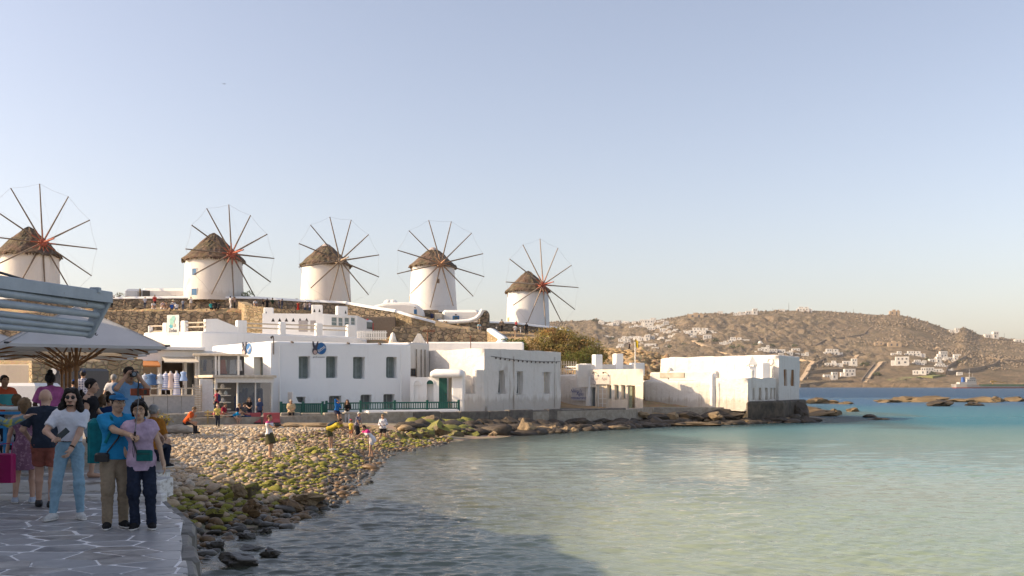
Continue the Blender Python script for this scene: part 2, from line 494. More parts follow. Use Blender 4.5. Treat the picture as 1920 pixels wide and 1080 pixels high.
 bp_ = N.new('ShaderNodeBump'); bp_.inputs['Strength'].default_value = 0.22; bp_.inputs['Distance'].default_value = 0.09; L.new(h, bp_.inputs['Height']); L.new(math_n(N, L, 'MULTIPLY_ADD', ch.outputs['Fac'], 4.0, True), bp_.inputs['Strength']); bp_.inputs['Strength'].links[0].from_node.inputs[2].default_value = 0.0; L.new(math_n(N, L, 'MULTIPLY_ADD', ch.outputs['Fac'], 2.6), bp_.inputs['Distance']); bp_.inputs['Distance'].links[0].from_node.inputs[2].default_value = -0.07
 df = N.new('ShaderNodeBsdfDiffuse'); L.new(a.outputs['Color'], df.inputs['Color'])
 tp = N.new('ShaderNodeBsdfTransparent'); tp.inputs['Color'].default_value = (0.86, 0.92, 0.88, 1)
 gl = N.new('ShaderNodeBsdfGlossy'); L.new(ch.outputs['Fac'], gl.inputs['Roughness']); L.new(bp_.outputs[0], gl.inputs['Normal'])
 fr = N.new('ShaderNodeFresnel'); fr.inputs['IOR'].default_value = 1.5; L.new(bp_.outputs[0], fr.inputs['Normal'])
 m1 = N.new('ShaderNodeMixShader'); L.new(a.outputs['Alpha'], m1.inputs[0]); L.new(tp.outputs[0], m1.inputs[1]); L.new(df.outputs[0], m1.inputs[2])
 m2_ = N.new('ShaderNodeMixShader'); L.new(fr.outputs[0], m2_.inputs[0]); L.new(m1.outputs[0], m2_.inputs[1]); L.new(gl.outputs[0], m2_.inputs[2])
 L.new(m2_.outputs[0], N['Material Output'].inputs[0])
 o = link('sea_water', me, None, m); meta(o, 'clear rippled sea water of the small bay', kind='structure')
 vs = []; fs = []
 y0 = ys[-1]
 for yy in (y0, 420, 800, 1400, 2200, 3000):
  vs += [(-0.72 * yy if yy == y0 else -0.9 * yy, yy, 0), (0.72 * yy if yy == y0 else 0.9 * yy, yy, 0)]
 for i in range(5): fs.append((2 * i, 2 * i + 1, 2 * i + 3, 2 * i + 2))
 m2, N, L, P = new_mat('open_water')
 P.inputs['Base Color'].default_value = (0.016, 0.075, 0.17, 1)
 P.inputs['Roughness'].default_value = 0.38; P.inputs['IOR'].default_value = 1.333; P.inputs['Specular IOR Level'].default_value = 0.42
 tc = N.new('ShaderNodeTexCoord')
 n1 = noise_node(N, L, 0.35, 4, 0.7, tc.outputs['Object'], (0.6, 1.3, 1))
 bump(N, L, P, n1.outputs['Fac'], 1.0, 5.0)
 o = link('open_water', np_mesh('open_water', vs, fs), None, m2); meta(o, 'deep blue open water towards the far coast', kind='structure')
build_water()
RIDGE = [(-900, 668), (-300, 645), (300, 622), (800, 610), (1000, 604), (1045, 603), (1100, 601), (1118, 598), (1128, 603), (1165, 606), (1200, 602), (1232, 600), (1260, 596), (1285, 591), (1330, 587),
         (1365, 588), (1400, 585), (1450, 583), (1500, 582), (1545, 583), (1600, 587), (1640, 590), (1668, 591), (1690, 591), (1710, 596), (1740, 604), (1775, 617), (1792, 620),
         (1802, 615), (1810, 614), (1818, 618), (1835, 627), (1870, 632), (1900, 636), (1930, 640), (2000, 650), (2150, 672), (2400, 700), (2700, 716)]
RU = np.array([p[0] for p in RIDGE], float); RV = np.array([p[1] for p in RIDGE], float)
def coast_v(u): return 727.3 + 1.2 * np.sin(u * 0.021) - np.clip((1500 - u) / 900.0, 0, 1) * 0
def hill_pt(u, t):
 vr = np.interp(u, RU, RV)
 v0 = 726.5
 Yc = 1260.0 + 25 * np.sin(u * 0.013) + 60 * np.clip((1250 - u) / 300.0, 0, 1)
 Y = Yc + 900 * t
 v = v0 + (vr - v0) * t
 return (u - CU) / FPX * Y, Y, CAMZ + (CV - v) / FPX * Y
def hill_at(u, v):
 vr = float(np.interp(u, RU, RV)); t = (v - 726.5) / (vr - 726.5)
 x, y, z = hill_pt(float(u), min(max(t, 0.0), 1.0))
 return Vector((float(x), float(y), float(z)))
def build_hill():
 us = np.concatenate([np.linspace(-900, 980, 60), np.linspace(984, 1960, 420), np.linspace(1980, 2700, 40)])
 ts = np.concatenate([[-0.03, -0.005], np.linspace(0, 1, 170), [1.04, 1.2, 1.5]])
 U, T = np.meshgrid(us, ts)
 Tc = np.clip(T, 0, 1)
 X, Y, Z = hill_pt(U, Tc)
 X = np.broadcast_to(X, U.shape).copy(); Y = np.broadcast_to(Y, U.shape).copy(); Z = np.broadcast_to(Z, U.shape).copy()
 Y = Y + np.where(T > 1, (T - 1) * 900, 0) + np.where(T < 0, T * 300, 0)
 Z = Z - np.where(T > 1, (T - 1) * 160, 0)
 n = fbm(X, Y * 0.8, 60, 5, 4)
 lump = np.abs(fbm(X, Y, 22, 4, 9))
 rocky = np.clip(fbm(X, Y, 260, 3, 14) * 0.9 + 0.45 + (T - 0.45) * 0.9, 0, 1)
 amp = np.clip(np.sin(np.clip(T, 0, 1) * math.pi) * 3, 0, 1)
 Z += (n * 2.2 + lump * 7.0 * rocky) * amp * np.clip(T * 3, 0.25, 1)
 cl = np.clip((U - 1500) / 120, 0, 1)
 Z += np.where((T >= 0) & (T < 0.12), (0.8 - T * 6) * 4.0 * (0.5 + 0.5 * cl) + 2.5 * fbm(X, Y, 16, 4, 40), 0) * np.clip(T / 0.012, 0, 1)
 Z = np.where(T <= 0, -1.5, Z)
 V = np.stack([X, Y, Z], -1).reshape(-1, 3)
 me = grid_mesh('hillside', V, len(ts), len(us), smooth=False)
 att = me.attributes.new('rocky', 'FLOAT', 'POINT'); att.data.foreach_set('value', rocky.astype(np.float32).ravel())
 m, N, L, P = new_mat('hill_scrub')
 geo = N.new('ShaderNodeNewGeometry'); pos = geo.outputs['Position']
 at = N.new('ShaderNodeAttribute'); at.attribute_name = 'rocky'
 big = noise_node(N, L, 0.006, 5, 0.62, pos)
 med = noise_node(N, L, 0.035, 5, 0.7, pos, (1, 0.7, 1.6))
 fin = noise_node(N, L, 0.16, 5, 0.75, pos)
 c1 = ramp(N, L, big.outputs['Fac'], [(0.3, (0.155, 0.112, 0.074)), (0.5, (0.20, 0.148, 0.097)), (0.7, (0.25, 0.19, 0.123))])
 shr = ramp(N, L, med.outputs['Fac'], [(0.42, (0, 0, 0)), (0.62, (1, 1, 1))])
 c = mixc(N, L, math_n(N, L, 'MULTIPLY', shr.outputs[0], 0.7), c1.outputs[0], (0.085, 0.075, 0.045))
 rk = ramp(N, L, fin.outputs['Fac'], [(0.46, (0, 0, 0)), (0.58, (1, 1, 1))])
 c = mixc(N, L, math_n(N, L, 'MULTIPLY', rk.outputs[0], math_n(N, L, 'MULTIPLY', at.outputs['Fac'], 0.55)), c, (0.29, 0.24, 0.185))
 dk = ramp(N, L, fin.outputs['Fac'], [(0.34, (1, 1, 1)), (0.44, (0, 0, 0))])
 c = mixc(N, L, math_n(N, L, 'MULTIPLY', dk.outputs[0], 0.6), c, (0.06, 0.05, 0.04))
 L.new(c, P.inputs['Base Color']); P.inputs['Roughness'].default_value = 1.0; P.inputs['Specular IOR Level'].default_value = 0.1
 bump(N, L, P, fin.outputs['Fac'], 0.9, 5.0)
 o = link('hillside', me, None, m); meta(o, 'brown rocky hillside across the bay', kind='structure')
 rg = np.random.RandomState(11)
 tm = [rock_mesh('tmp', s, 1, 0.8, 0.4, 2, False) for s in (3, 5, 8)]
 tv = [np.array([v.co[:] for v in q.vertices]) for q in tm]; tf = [np.array([p.vertices[:] for p in q.polygons]) for q in tm]
 VV = []; FF = []; off = 0; nput = 0
 while nput < 7000:
  u = rg.uniform(1000, 1950); t = rg.uniform(0.16, 1.0) ** 0.8
  x, y, z = hill_pt(u, t)
  if float(fbm(np.array([x]), np.array([y]), 120, 3, 14)[0]) + (t - 0.55) * 1.2 < rg.uniform(-0.5, 0.7): continue
  k = nput % 3
  s = rg.uniform(1.5, 4.6) * (1.4 if rg.rand() < 0.12 else 1)
  a = rg.uniform(0, 6.28)
  p = tv[k] * np.array([s * rg.uniform(0.7, 1.4), s, s * rg.uniform(0.7, 1.3)])
  q = p.copy(); q[:, 0] = p[:, 0] * math.cos(a) - p[:, 1] * math.sin(a); q[:, 1] = p[:, 0] * math.sin(a) + p[:, 1] * math.cos(a)
  VV.append(q + np.array([x, y, z + 1.4])); FF.append(tf[k] + off); off += len(q); nput += 1
 me = fast_mesh('hill_boulders', np.concatenate(VV), np.concatenate(FF), False)
 for q in tm: bpy.data.meshes.remove(q)
 mb = mat('hill_rock', (0.26, 0.205, 0.15), (0.15, 0.118, 0.086), rough=1.0, scale=0.05, bumps=0, detail=6)
 o = link('hill_boulders', me, None, mb); meta(o, 'scattered granite boulders over the upper slopes of the far hill', 'boulders', kind='stuff')
build_hill()
TY = [66, 78, 86, 100, 105.1, 105.7, 112.6, 113.1, 118, 150, 168, 200]
TU = [-700, 200, 455, 560, 700, 800, 880, 930, 1000, 1070, 1130, 1200, 1250, 1290, 1340]
TZ = {
 -700: [1.4, 2.5, 4.0, 7.8, 8.0, 11.0, 11.9, 13.2, 13.5, 13.5, 12, 5],
 200: [1.4, 1.5, 3.0, 7.8, 8.0, 11.0, 11.8, 13.2, 13.5, 13.5, 12, 5],
 455: [1.3, 1.5, 3.0, 7.8, 8.0, 11.1, 11.7, 12.7, 13.4, 13.8, 12, 5],
 560: [1.3, 1.5, 3.0, 7.6, 7.8, 8.2, 11.0, 12.4, 13.3, 13.8, 12, 5],
 700: [1.3, 1.5, 2.8, 6.8, 7.8, 8.0, 8.2, 11.6, 12.6, 13.9, 12, 5],
 800: [1.3, 1.5, 2.2, 5.6, 6.3, 8.6, 9.4, 10.0, 11.0, 13.8, 12, 5],
 880: [1.3, 1.4, 2.0, 5.4, 6.2, 8.3, 8.8, 9.2, 10.0, 12.5, 11, 5],
 930: [1.3, 1.3, 1.9, 5.2, 5.8, 6.2, 7.4, 7.7, 8.8, 11.8, 10.5, 4],
 1000: [1.0, 1.3, 1.6, 4.4, 5.0, 5.4, 7.0, 7.3, 8.6, 11.8, 10.5, 4],
 1070: [0.0, 1.3, 1.5, 3.6, 4.4, 4.8, 6.2, 6.4, 7.6, 10.8, 9.5, 3],
 1130: [-1.5, 1.2, 1.4, 3.6, 4.9, 5.4, 6.9, 7.0, 7.3, 6.5, 3.0, -2],
 1200: [-2, 0.6, 1.3, 3.2, 4.6, 5.2, 7.0, 7.0, 6.6, 4.0, 0.0, -3],
 1250: [-2, -1, 1.3, 2.6, 3.8, 4.2, 6.2, 6.2, 4.8, 1.5, -2, -3],
 1290: [-2, -1.5, 1.3, 1.6, 2.0, 2.2, 2.4, 2.4, 1.5, -1, -3, -4],
 1340: [-2, -1.5, 0.8, 0.6, 0.4, 0.3, 0.2, 0.0, -1, -3, -4, -4]}
TT = np.array([TZ[u] for u in TU])
def mound_z(u, y):
 u = np.asarray(u, float); y = np.asarray(y, float)
 iu = np.clip(np.searchsorted(TU, u) - 1, 0, len(TU) - 2); tu = np.array(TU, float)
 iy = np.clip(np.searchsorted(TY, y) - 1, 0, len(TY) - 2); ty = np.array(TY, float)
 a = np.clip((u - tu[iu]) / (tu[iu + 1] - tu[iu]), 0, 1); b = np.clip((y - ty[iy]) / (ty[iy + 1] - ty[iy]), 0, 1)
 return (TT[iu, iy] * (1 - a) * (1 - b) + TT[iu + 1, iy] * a * (1 - b) + TT[iu, iy + 1] * (1 - a) * b + TT[iu + 1, iy + 1] * a * b)
def mz(u, y): return float(mound_z(np.array([u]), np.array([y]))[0])
def build_mound():
 us = np.concatenate([np.linspace(-700, 180, 30), np.linspace(190, 1340, 260)])
 ys = np.concatenate([np.linspace(80.5, 99, 40), np.linspace(99.5, 119, 90), np.linspace(120, 200, 60)])
 U, Y = np.meshgrid(us, ys)
 Z = mound_z(U, Y); X = (U - CU) / FPX * Y
 k = np.clip((Y - 80) / 20, 0, 1)
 Z = Z + k * (0.22 * fbm(X, Y, 3.0, 4, 3))
 kn = np.clip((U - 1095) / 40, 0, 1) * np.clip((1290 - U) / 30, 0, 1) * np.clip((Y - 92) / 8, 0, 1)
 Z = Z + kn * (0.9 * np.abs(fbm(X, Y, 2.6, 4, 7)) - 0.2)
 me = grid_mesh('mound', np.stack([X, Y, Z], -1).reshape(-1, 3), len(ys), len(us))
 m, N, L, P = new_mat('dry_earth')
 tc = N.new('ShaderNodeTexCoord'); co = tc.outputs['Object']
 n = noise_node(N, L, 0.35, 6, 0.65, co); n2 = noise_node(N, L, 2.5, 6, 0.7, co)
 c = ramp(N, L, n.outputs['Fac'], [(0.3, (0.26, 0.175, 0.095)), (0.5, (0.40, 0.28, 0.15)), (0.7, (0.47, 0.34, 0.19))])
 c2 = mixc(N, L, 0.6, c.outputs[0], n2.outputs['Color'], 'OVERLAY')
 L.new(c2, P.inputs['Base Color']); P.inputs['Roughness'].default_value = 0.95
 bump(N, L, P, n2.outputs['Fac'], 0.8, 0.25)
 o = link('mound', me, None, m); meta(o, 'dry earth mound below the windmills', kind='structure')
build_mound()
PIER_Z, TERR_Z = 1.42, 1.78
EDGE = [(-2.3, 6.0), (-3.1, 9.5), (-3.75, 11.3), (-4.3, 13.1), (-4.75, 14.0), (-5.5, 15.6), (-6.2, 17.7), (-7.9, 21.5), (-10.5, 27.0), (-14.3, 35.5), (-18.2, 46.5)]
def edge_x(y): return float(np.interp(y, [e[1] for e in EDGE], [e[0] for e in EDGE]))
STEP_Y = 15.35
def clip_poly(poly, p, n):
 out = []
 for i in range(len(poly)):
  a, b = poly[i], poly[(i + 1) % len(poly)]
  da = (a[0] - p[0]) * n[0] + (a[1] - p[1]) * n[1]; db = (b[0] - p[0]) * n[0] + (b[1] - p[1]) * n[1]
  if da <= 0: out.append(a)
  if da * db < 0:
   t = da / (da - db); out.append((a[0] + (b[0] - a[0]) * t, a[1] + (b[1] - a[1]) * t))
 return out
def build_pier():
 ground = [(x, y) for x, y in EDGE if y <= 14.1] + [(edge_x(STEP_Y), STEP_Y), (-14, STEP_Y), (-14, 4.0), (-2.0, 4.0)]
 ground = [(-2.0, 4.0)] + [(x, y) for x, y in EDGE if y <= 14.1] + [(edge_x(STEP_Y) - 0.0, STEP_Y), (-14, STEP_Y), (-14, 4.0)]
 mb = MB(); mb.slab([(x - 0.03, y) for x, y in ground], -1.2, PIER_Z - 0.005)
 m, N, L, P = new_mat('white_joint')
 tc = N.new('ShaderNodeTexCoord')
 n = noise_node(N, L, 3.0, 6, 0.7, tc.outputs['Object'])
 c = ramp(N, L, n.outputs['Fac'], [(0.34, (0.32, 0.315, 0.305)), (0.45, (0.80, 0.79, 0.78))])
 L.new(c.outputs[0], P.inputs['Base Color']); P.inputs['Roughness'].default_value = 0.7
 bump(N, L, P, n.outputs['Fac'], 0.3, 0.01)
 pier = mb.build('pier', m); tri_fix(pier)
 meta(pier, 'stone pier paved with irregular grey flagstones in white joints', kind='structure')
 rg = random.Random(21)
 sites = []
 for tries in range(9000):
  p = (rg.uniform(-9.6, -2.2), rg.uniform(6.0, 15.6))
  if p[0] > edge_x(p[1]) + 0.4: continue
  dmin = 0.30 if rg.random() < 0.45 else 0.56
  if all(math.hypot((p[0] - q[0]) * 0.72, p[1] - q[1]) > dmin for q in sites): sites.append(p)
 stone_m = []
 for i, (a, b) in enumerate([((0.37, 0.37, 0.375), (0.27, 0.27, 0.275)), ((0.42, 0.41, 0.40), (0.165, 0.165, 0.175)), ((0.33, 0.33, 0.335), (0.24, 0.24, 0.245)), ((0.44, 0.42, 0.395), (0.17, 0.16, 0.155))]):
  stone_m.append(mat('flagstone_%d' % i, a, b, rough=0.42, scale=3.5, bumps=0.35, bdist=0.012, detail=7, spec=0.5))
 for i, s in enumerate(sites):
  poly = [(-9.8, 5.6), (-2.0, 5.6), (-2.0, STEP_Y - 0.01), (-9.8, STEP_Y - 0.01)]
  gap = rg.choice((0.012, 0.018, 0.028, 0.042))
  near = sorted(sites, key=lambda q: math.hypot(q[0] - s[0], q[1] - s[1]))[1:22]
  for q in near:
   nx, ny = (q[0] - s[0]) * 0.52, (q[1] - s[1])
   l = math.hypot(nx, ny); nx /= l; ny /= l
   gq = gap * rg.uniform(.5, 1.6) * (.55 + .35 * abs(ny)); mid = ((s[0] + q[0]) / 2 - nx * gq, (s[1] + q[1]) / 2 - ny * gq)
   poly = clip_poly(poly, mid, (nx, ny))
   if len(poly) < 3: break
  if len(poly) < 3: continue
  for (x0, y0), (x1, y1) in zip(EDGE[:6], EDGE[1:7]):
   nx, ny = (y1 - y0), -(x1 - x0); l = math.hypot(nx, ny)
   if any(min(y0, y1) - 0.8 < y < max(y0, y1) + 0.8 for x, y in poly): poly = clip_poly(poly, (x0 + 0.01, y0), (nx / l, ny / l))
   if len(poly) < 3: break
  if len(poly) < 3: continue
  pp = []
  for k in range(len(poly)):
   a, b, c = poly[k - 1], poly[k], poly[(k + 1) % len(poly)]
   for w in (a, c): pp.append((b[0] + (w[0] - b[0]) * 0.06 + rg.uniform(-.006, .006), b[1] + (w[1] - b[1]) * 0.06 + rg.uniform(-.006, .006)))
  area = 0.5 * abs(sum(pp[k][0] * pp[(k + 1) % len(pp)][1] - pp[(k + 1) % len(pp)][0] * pp[k][1] for k in range(len(pp))))
  if area < 0.02: continue
  h = PIER_Z + rg.uniform(-0.001, 0.004); tx, ty = rg.uniform(-.006, .006), rg.uniform(-.006, .006)
  cx = sum(p[0] for p in pp) / len(pp); cy = sum(p[1] for p in pp) / len(pp)
  n = len(pp)
  vs = [(x, y, PIER_Z - 0.05) for x, y in pp] + [(x, y, h - 0.006 + tx * (x - cx) + ty * (y - cy)) for x, y in pp] + \
             [(cx + (x - cx) * 0.97, cy + (y - cy) * 0.97, h + tx * (x - cx) + ty * (y - cy)) for x, y in pp]
  fs = [(k, (k + 1) % n, n + (k + 1) % n, n + k) for k in range(n)] + [(n + k, n + (k + 1) % n, 2 * n + (k + 1) % n, 2 * n + k) for k in range(n)] + [tuple(range(2 * n, 3 * n))]
  me = np_mesh('flagstone', vs, fs)
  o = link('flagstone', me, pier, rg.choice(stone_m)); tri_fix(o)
 qm = mat('quay_stone', (0.22, 0.21, 0.19), (0.09, 0.085, 0.075), rough=0.6, scale=2.5, bumps=0.8, bdist=0.05)
 for (x0, y0), (x1, y1) in zip(EDGE[1:5], EDGE[2:6]):
  L_ = math.hypot(x1 - x0, y1 - y0); n = max(1, round(L_ / 0.8)); 
  for k in range(n):
   a = k / n; b = (k + 1) / n
   for row, (za, zb) in enumerate(((0.93, 1.40), (0.42, 0.91), (-0.2, 0.40))):
    fx = frame_mx((x0 + (x1 - x0) * (a + 0.03 * row), y0 + (y1 - y0) * (a + 0.03 * row), 0), (x1 - x0, y1 - y0))
    w = L_ * (b - a) - 0.03
    b_ = MB(); b_.bbox((0, -0.10 - rg.uniform(0, .07) - 0.06 * row, za), (w, 0.25, zb - rg.uniform(0, .03)), 0.05, fx)
    o = b_.build('quay_stone', qm, pier)
 wr = mat('worn_white', (0.68, 0.67, 0.65), (0.30, 0.27, 0.24), rough=0.7, scale=4.5, bumps=0.3, contrast=(0.36, 0.50), stretch=(0.5, 1, 2.5))
 hts = [(STEP_Y, PIER_Z - 0.02, 1.52), (STEP_Y + 0.16, 1.52, 1.715), (STEP_Y + 0.75, 1.715, TERR_Z)]
 for k, (y, z0, z1) in enumerate(hts):
  y2 = hts[k + 1][0] if k < 2 else STEP_Y + 1.3
  st = MB(); st.bbox((-14, y, z0 - 0.3 if k == 0 else z0 - 0.1), (edge_x(y) - 0.03 * k, y2 + 0.05, z1), 0.02)
  o = st.build('step', wr); meta(o, ['lowest worn white painted step at the end of the pier', 'middle white painted step, taller with flaking paint', 'topmost shallow step leading to the terrace'][k], 'step', 'steps up to the terrace')
  x = -9.0
  while x < edge_x(y) - 0.3:
   w = rg.uniform(0.6, 1.1); x1 = min(x + w, edge_x(y) - 0.03)
   t = MB(); t.box((x + .012, y + 0.035, z1 - 0.02), (x1 - .012, y2 - 0.004, z1 + 0.005))
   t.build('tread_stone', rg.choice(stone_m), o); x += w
 tp = [(-30, STEP_Y + 1.2)] + [(edge_x(STEP_Y + 1.2), STEP_Y + 1.2)] + [e for e in EDGE if e[1] > 17] + [(-19.0, 52), (-21.0, 60), (-50, 60), (-50, 40)]
 t = MB(); t.slab(tp, -0.5, TERR_Z)
 o = t.build('terrace', mat('terrace_floor', (0.40, 0.35, 0.29), (0.28, 0.25, 0.21), rough=0.7, scale=1.5, bumps=0.2)); tri_fix(o)
 meta(o, 'paved restaurant terrace under the parasols', kind='structure')
build_pier()
def build_walk():
 pts = [W(296, 775, 56), W(500, 790, 60), W(600, 795, 62.2), W(700, 795, 63.5), W(860, 790, 67), W(1000, 785, 71), W(1175, 785, 77)]
 poly = [(p.x, p.y) for p in pts] + [(12, 84), (22, 86), (26, 92), (20, 100), (-60, 100), (-60, 58)]
 t = MB(); t.slab(poly, -0.5, 1.30)
 o = t.build('walkway', M['concrete']); tri_fix(o); meta(o, 'concrete walkway between the low wall and the white houses', kind='structure')
build_walk()
# ================================================================== BUILDINGS
class Fac:
 def __init__(s, P0, P1):
  s.p0 = Vector((P0[0], P0[1])); s.p1 = Vector((P1[0], P1[1]))
  s.d = (s.p1 - s.p0); s.L = s.d.length; s.d.normalize()
  s.mx = frame_mx((s.p0.x, s.p0.y, 0), s.d)
 def s_(s, u):
  k = (u - CU) / FPX
  return (k * s.p0.y - s.p0.x) / (s.d.x - k * s.d.y)
 def Y(s, u): return s.p0.y + s.d.y * s.s_(u)
 def z(s, u, v): return ZV(v, s.Y(u))
 def rect(s, u0, v0, u1, v1):
  um = (u0 + u1) / 2
  return (s.s_(u0), s.s_(u1), s.z(um, v1), s.z(um, v0))
def pl(u, Y): return (XU(u, Y), Y)
def wall_panel(mb, fac, z0, z1, holes, top=None, step=0):
 L = fac.L
 hs = [(max(h[0], 0.02), min(h[1], L - 0.02), max(h[2], z0), min(h[3], z1 - 0.02), h[4]) for h in holes]
 xs = sorted({0.0, L} | {h[0] for h in hs} | {h[1] for h in hs}); zs = sorted({z0, z1} | {h[2] for h in hs} | {h[3] for h in hs})
 if step:
  xs = sorted({round(a + (b - a) * k / max(1, round((b - a) / step)), 4) for a, b in zip(xs, xs[1:]) for k in range(max(1, round((b - a) / step)) + 1)}); zs = sorted({round(a + (b - a) * k / max(1, round((b - a) / step)), 4) for a, b in zip(zs, zs[1:]) for k in range(max(1, round((b - a) / step)) + 1)})
 mx = fac.mx
 def P(x, y, z): return mx @ Vector((x, y, z))
 for i in range(len(xs) - 1):
  for j in range(len(zs) - 1):
   xc = (xs[i] + xs[i + 1]) / 2; zc = (zs[j] + zs[j + 1]) / 2
   if any(h[0] < xc < h[1] and h[2] < zc < h[3] for h in hs): continue
   mb.add([P(xs[i], 0, zs[j]), P(xs[i + 1], 0, zs[j]), P(xs[i + 1], 0, zs[j + 1]), P(xs[i], 0, zs[j + 1])], [(0, 1, 2, 3)])
 for a, b, c, d, t in hs:
  mb.add([P(a, 0, c), P(a, t, c), P(a, t, d), P(a, 0, d)], [(0, 1, 2, 3)])
  mb.add([P(b, 0, c), P(b, 0, d), P(b, t, d), P(b, t, c)], [(0, 1, 2, 3)])
  mb.add([P(a, 0, d), P(a, t, d), P(b, t, d), P(b, 0, d)], [(0, 1, 2, 3)])
  mb.add([P(a, 0, c), P(b, 0, c), P(b, t, c), P(a, t, c)], [(0, 1, 2, 3)])
 return [P(x, 0, z1) for x in xs]
def house(name, label, cat, foot, z0, z1, holes=None, m=None, bev=0.10, group=None, tops=None):
 holes = holes or {}
 org = Vector((foot[0][0], foot[0][1], z0))
 t = thing(name, label, cat, org, 0, group)
 mb = MB(); ring = []; facs = []
 n = len(foot)
 for i in range(n):
  f = Fac(foot[i], foot[(i + 1) % n]); facs.append(f)
  hs = [(*f.rect(*h[:4]), h[4]) if len(h) == 5 and h[0] > 200 else h for h in holes.get(i, [])]
  tp = wall_panel(mb, f, z0, z1, hs, step=.55)
  ring += tp[:-1]
 mb.add(ring, [tuple(range(len(ring)))])
 ka = .085 if m == M['whitewash_old'] else .03
 mb.v = [v - org + mnoise.noise_vector(v * .75) * ka + mnoise.noise_vector(v * 2.1) * ka * .3 for v in mb.v]
 me = mb.mesh('wall'); bm = bmesh.new(); bm.from_mesh(me); bmesh.ops.remove_doubles(bm, verts=bm.verts, dist=0.002); bm.to_mesh(me); bm.free()
 me.materials.append(m or M['whitewash'])
 o = link('wall', me, t)
 if bev:
  b = o.modifiers.new('bevel', 'BEVEL'); b.width = bev; b.segments = 3; b.limit_method = 'ANGLE'; b.angle_limit = R(40)
  for p in me.polygons: p.use_smooth = True
  wm = o.modifiers.new('wn', 'WEIGHTED_NORMAL'); wm.keep_sharp = True
 return t, facs
def window(par, fac, rect, depth, frame='frame_grey', pane='pane_teal', mull=1, bars=0, fw=0.07, name='window', org=None, sill=False):
 a, b, c, d = rect
 org = par.location if org is None else org
 mx = Matrix.Translation(-Vector(org)) @ fac.mx
 f = MB(); y0 = depth - 0.08; y1 = depth - 0.005
 f.box((a, y0, c), (a + fw, y1, d), mx); f.box((b - fw, y0, c), (b, y1, d), mx)
 f.box((a + fw, y0, d - fw), (b - fw, y1, d), mx); f.box((a + fw, y0, c), (b - fw, y1, c + fw), mx)
 for k in range(mull):
  x = a + (b - a) * (k + 1) / (mull + 1); f.box((x - fw * .4, y0 + .01, c + fw), (x + fw * .4, y1, d - fw), mx)
 for k in range(bars):
  z = c + (d - c) * (k + 1) / (bars + 1)
  f.box((a + fw, y0 + .02, z - .02), (b - fw, y1 - .004, z + .02), mx)
 o = f.build(name, M[frame], par)
 p = MB(); p.box((a + 0.01, depth - 0.045, c + 0.01), (b - 0.01, depth - 0.02, d - 0.01), mx); p.build('pane', M[pane], o)
 if sill:
  s = MB(); s.box((a - .05, -0.05, c - .06), (b + .05, depth * .5, c), mx); s.build('sill', M['white_paint'], o)
 return o
def backdrop(par, fac, rect, depth, m='dark_void', name='recess'):
 a, b, c, d = rect; mx = Matrix.Translation(-par.location) @ fac.mx
 q = MB(); q.box((a - .02, depth, c - .02), (b + .02, depth + .05, d + .02), mx); return q.build(name, M[m], par)
def on(par, fac): return Matrix.Translation(-par.location) @ fac.mx
C = pl(508, 68.0); A = pl(398, 76.0); B = pl(770, 72.7)
fw = Fac(C, B); fl = Fac(A, C)
bk = Vector(B) + Vector((-fw.d.y, fw.d.x)) * 8.5
up = [(560, 668, 582, 710), (611, 668, 633, 709), (662, 669, 684, 710), (724, 669, 744, 709)]
lo = [(549, 744, 572, 772), (617, 742, 640, 770), (676, 740, 697, 768), (719, 739, 740, 768)]
sidew = [(476, 669, 493, 705)]
bmt, fc = house('souvenir_house', 'two storey white house with shaded blue-grey front, small teal windows and round blue shop sign', 'house',
    [C, B, (bk.x, bk.y), A], 1.25, 6.2, {0: [(*h, 0.75) for h in up] + [(*h, 0.6) for h in lo], 3: [(*h, 0.6) for h in sidew]}, M['whitewash_clean'], 0.14)
for h in up:
 r_ = fc[0].rect(*h); window(bmt, fc[0], (r_[0], r_[0] + (r_[1] - r_[0]) * .99, r_[2], r_[3]), 0.72, mull=1, fw=0.09)
for h in lo: window(bmt, fc[0], fc[0].rect(*h), 0.57, pane='glass_grey', mull=1, fw=0.06)
window(bmt, fc[3], fc[3].rect(*sidew[0]), 0.56, pane='pane_teal', mull=1, frame='cream_wood')
mx = on(bmt, fc[0])
for u, v in ((547, 641), (652, 643), (711, 644)):
 q = MB(); s = fc[0].s_(u); z = fc[0].z(u, v); q.tube(mx @ Vector((s, 0.05, z)), mx @ Vector((s, -0.35, z - .06)), 0.07, 0.06, 8); q.build('roof_spout', M['iron'], bmt)
for u, n in ((524, 'drain_pipe'), (752, 'drain_pipe')):
 q = MB(); s = fc[0].s_(u); q.tube(mx @ Vector((s, -0.04, 1.3)), mx @ Vector((s, -0.04, 5.9)), 0.05, 0.05, 8); q.build(n, M['whitewash_clean'], bmt)
q = MB(); s = fc[0].s_(512.5); q.path([mx @ Vector(p) for p in ((s, -0.06, 5.3), (s, -0.06, 6.4), (s - .06, -0.12, 6.55), (s - .16, -0.16, 6.5))], 0.035, 7); q.ball(mx @ Vector((s - .17, -.16, 6.44)), .08); q.build('lamp_arm', M['iron'], bmt)
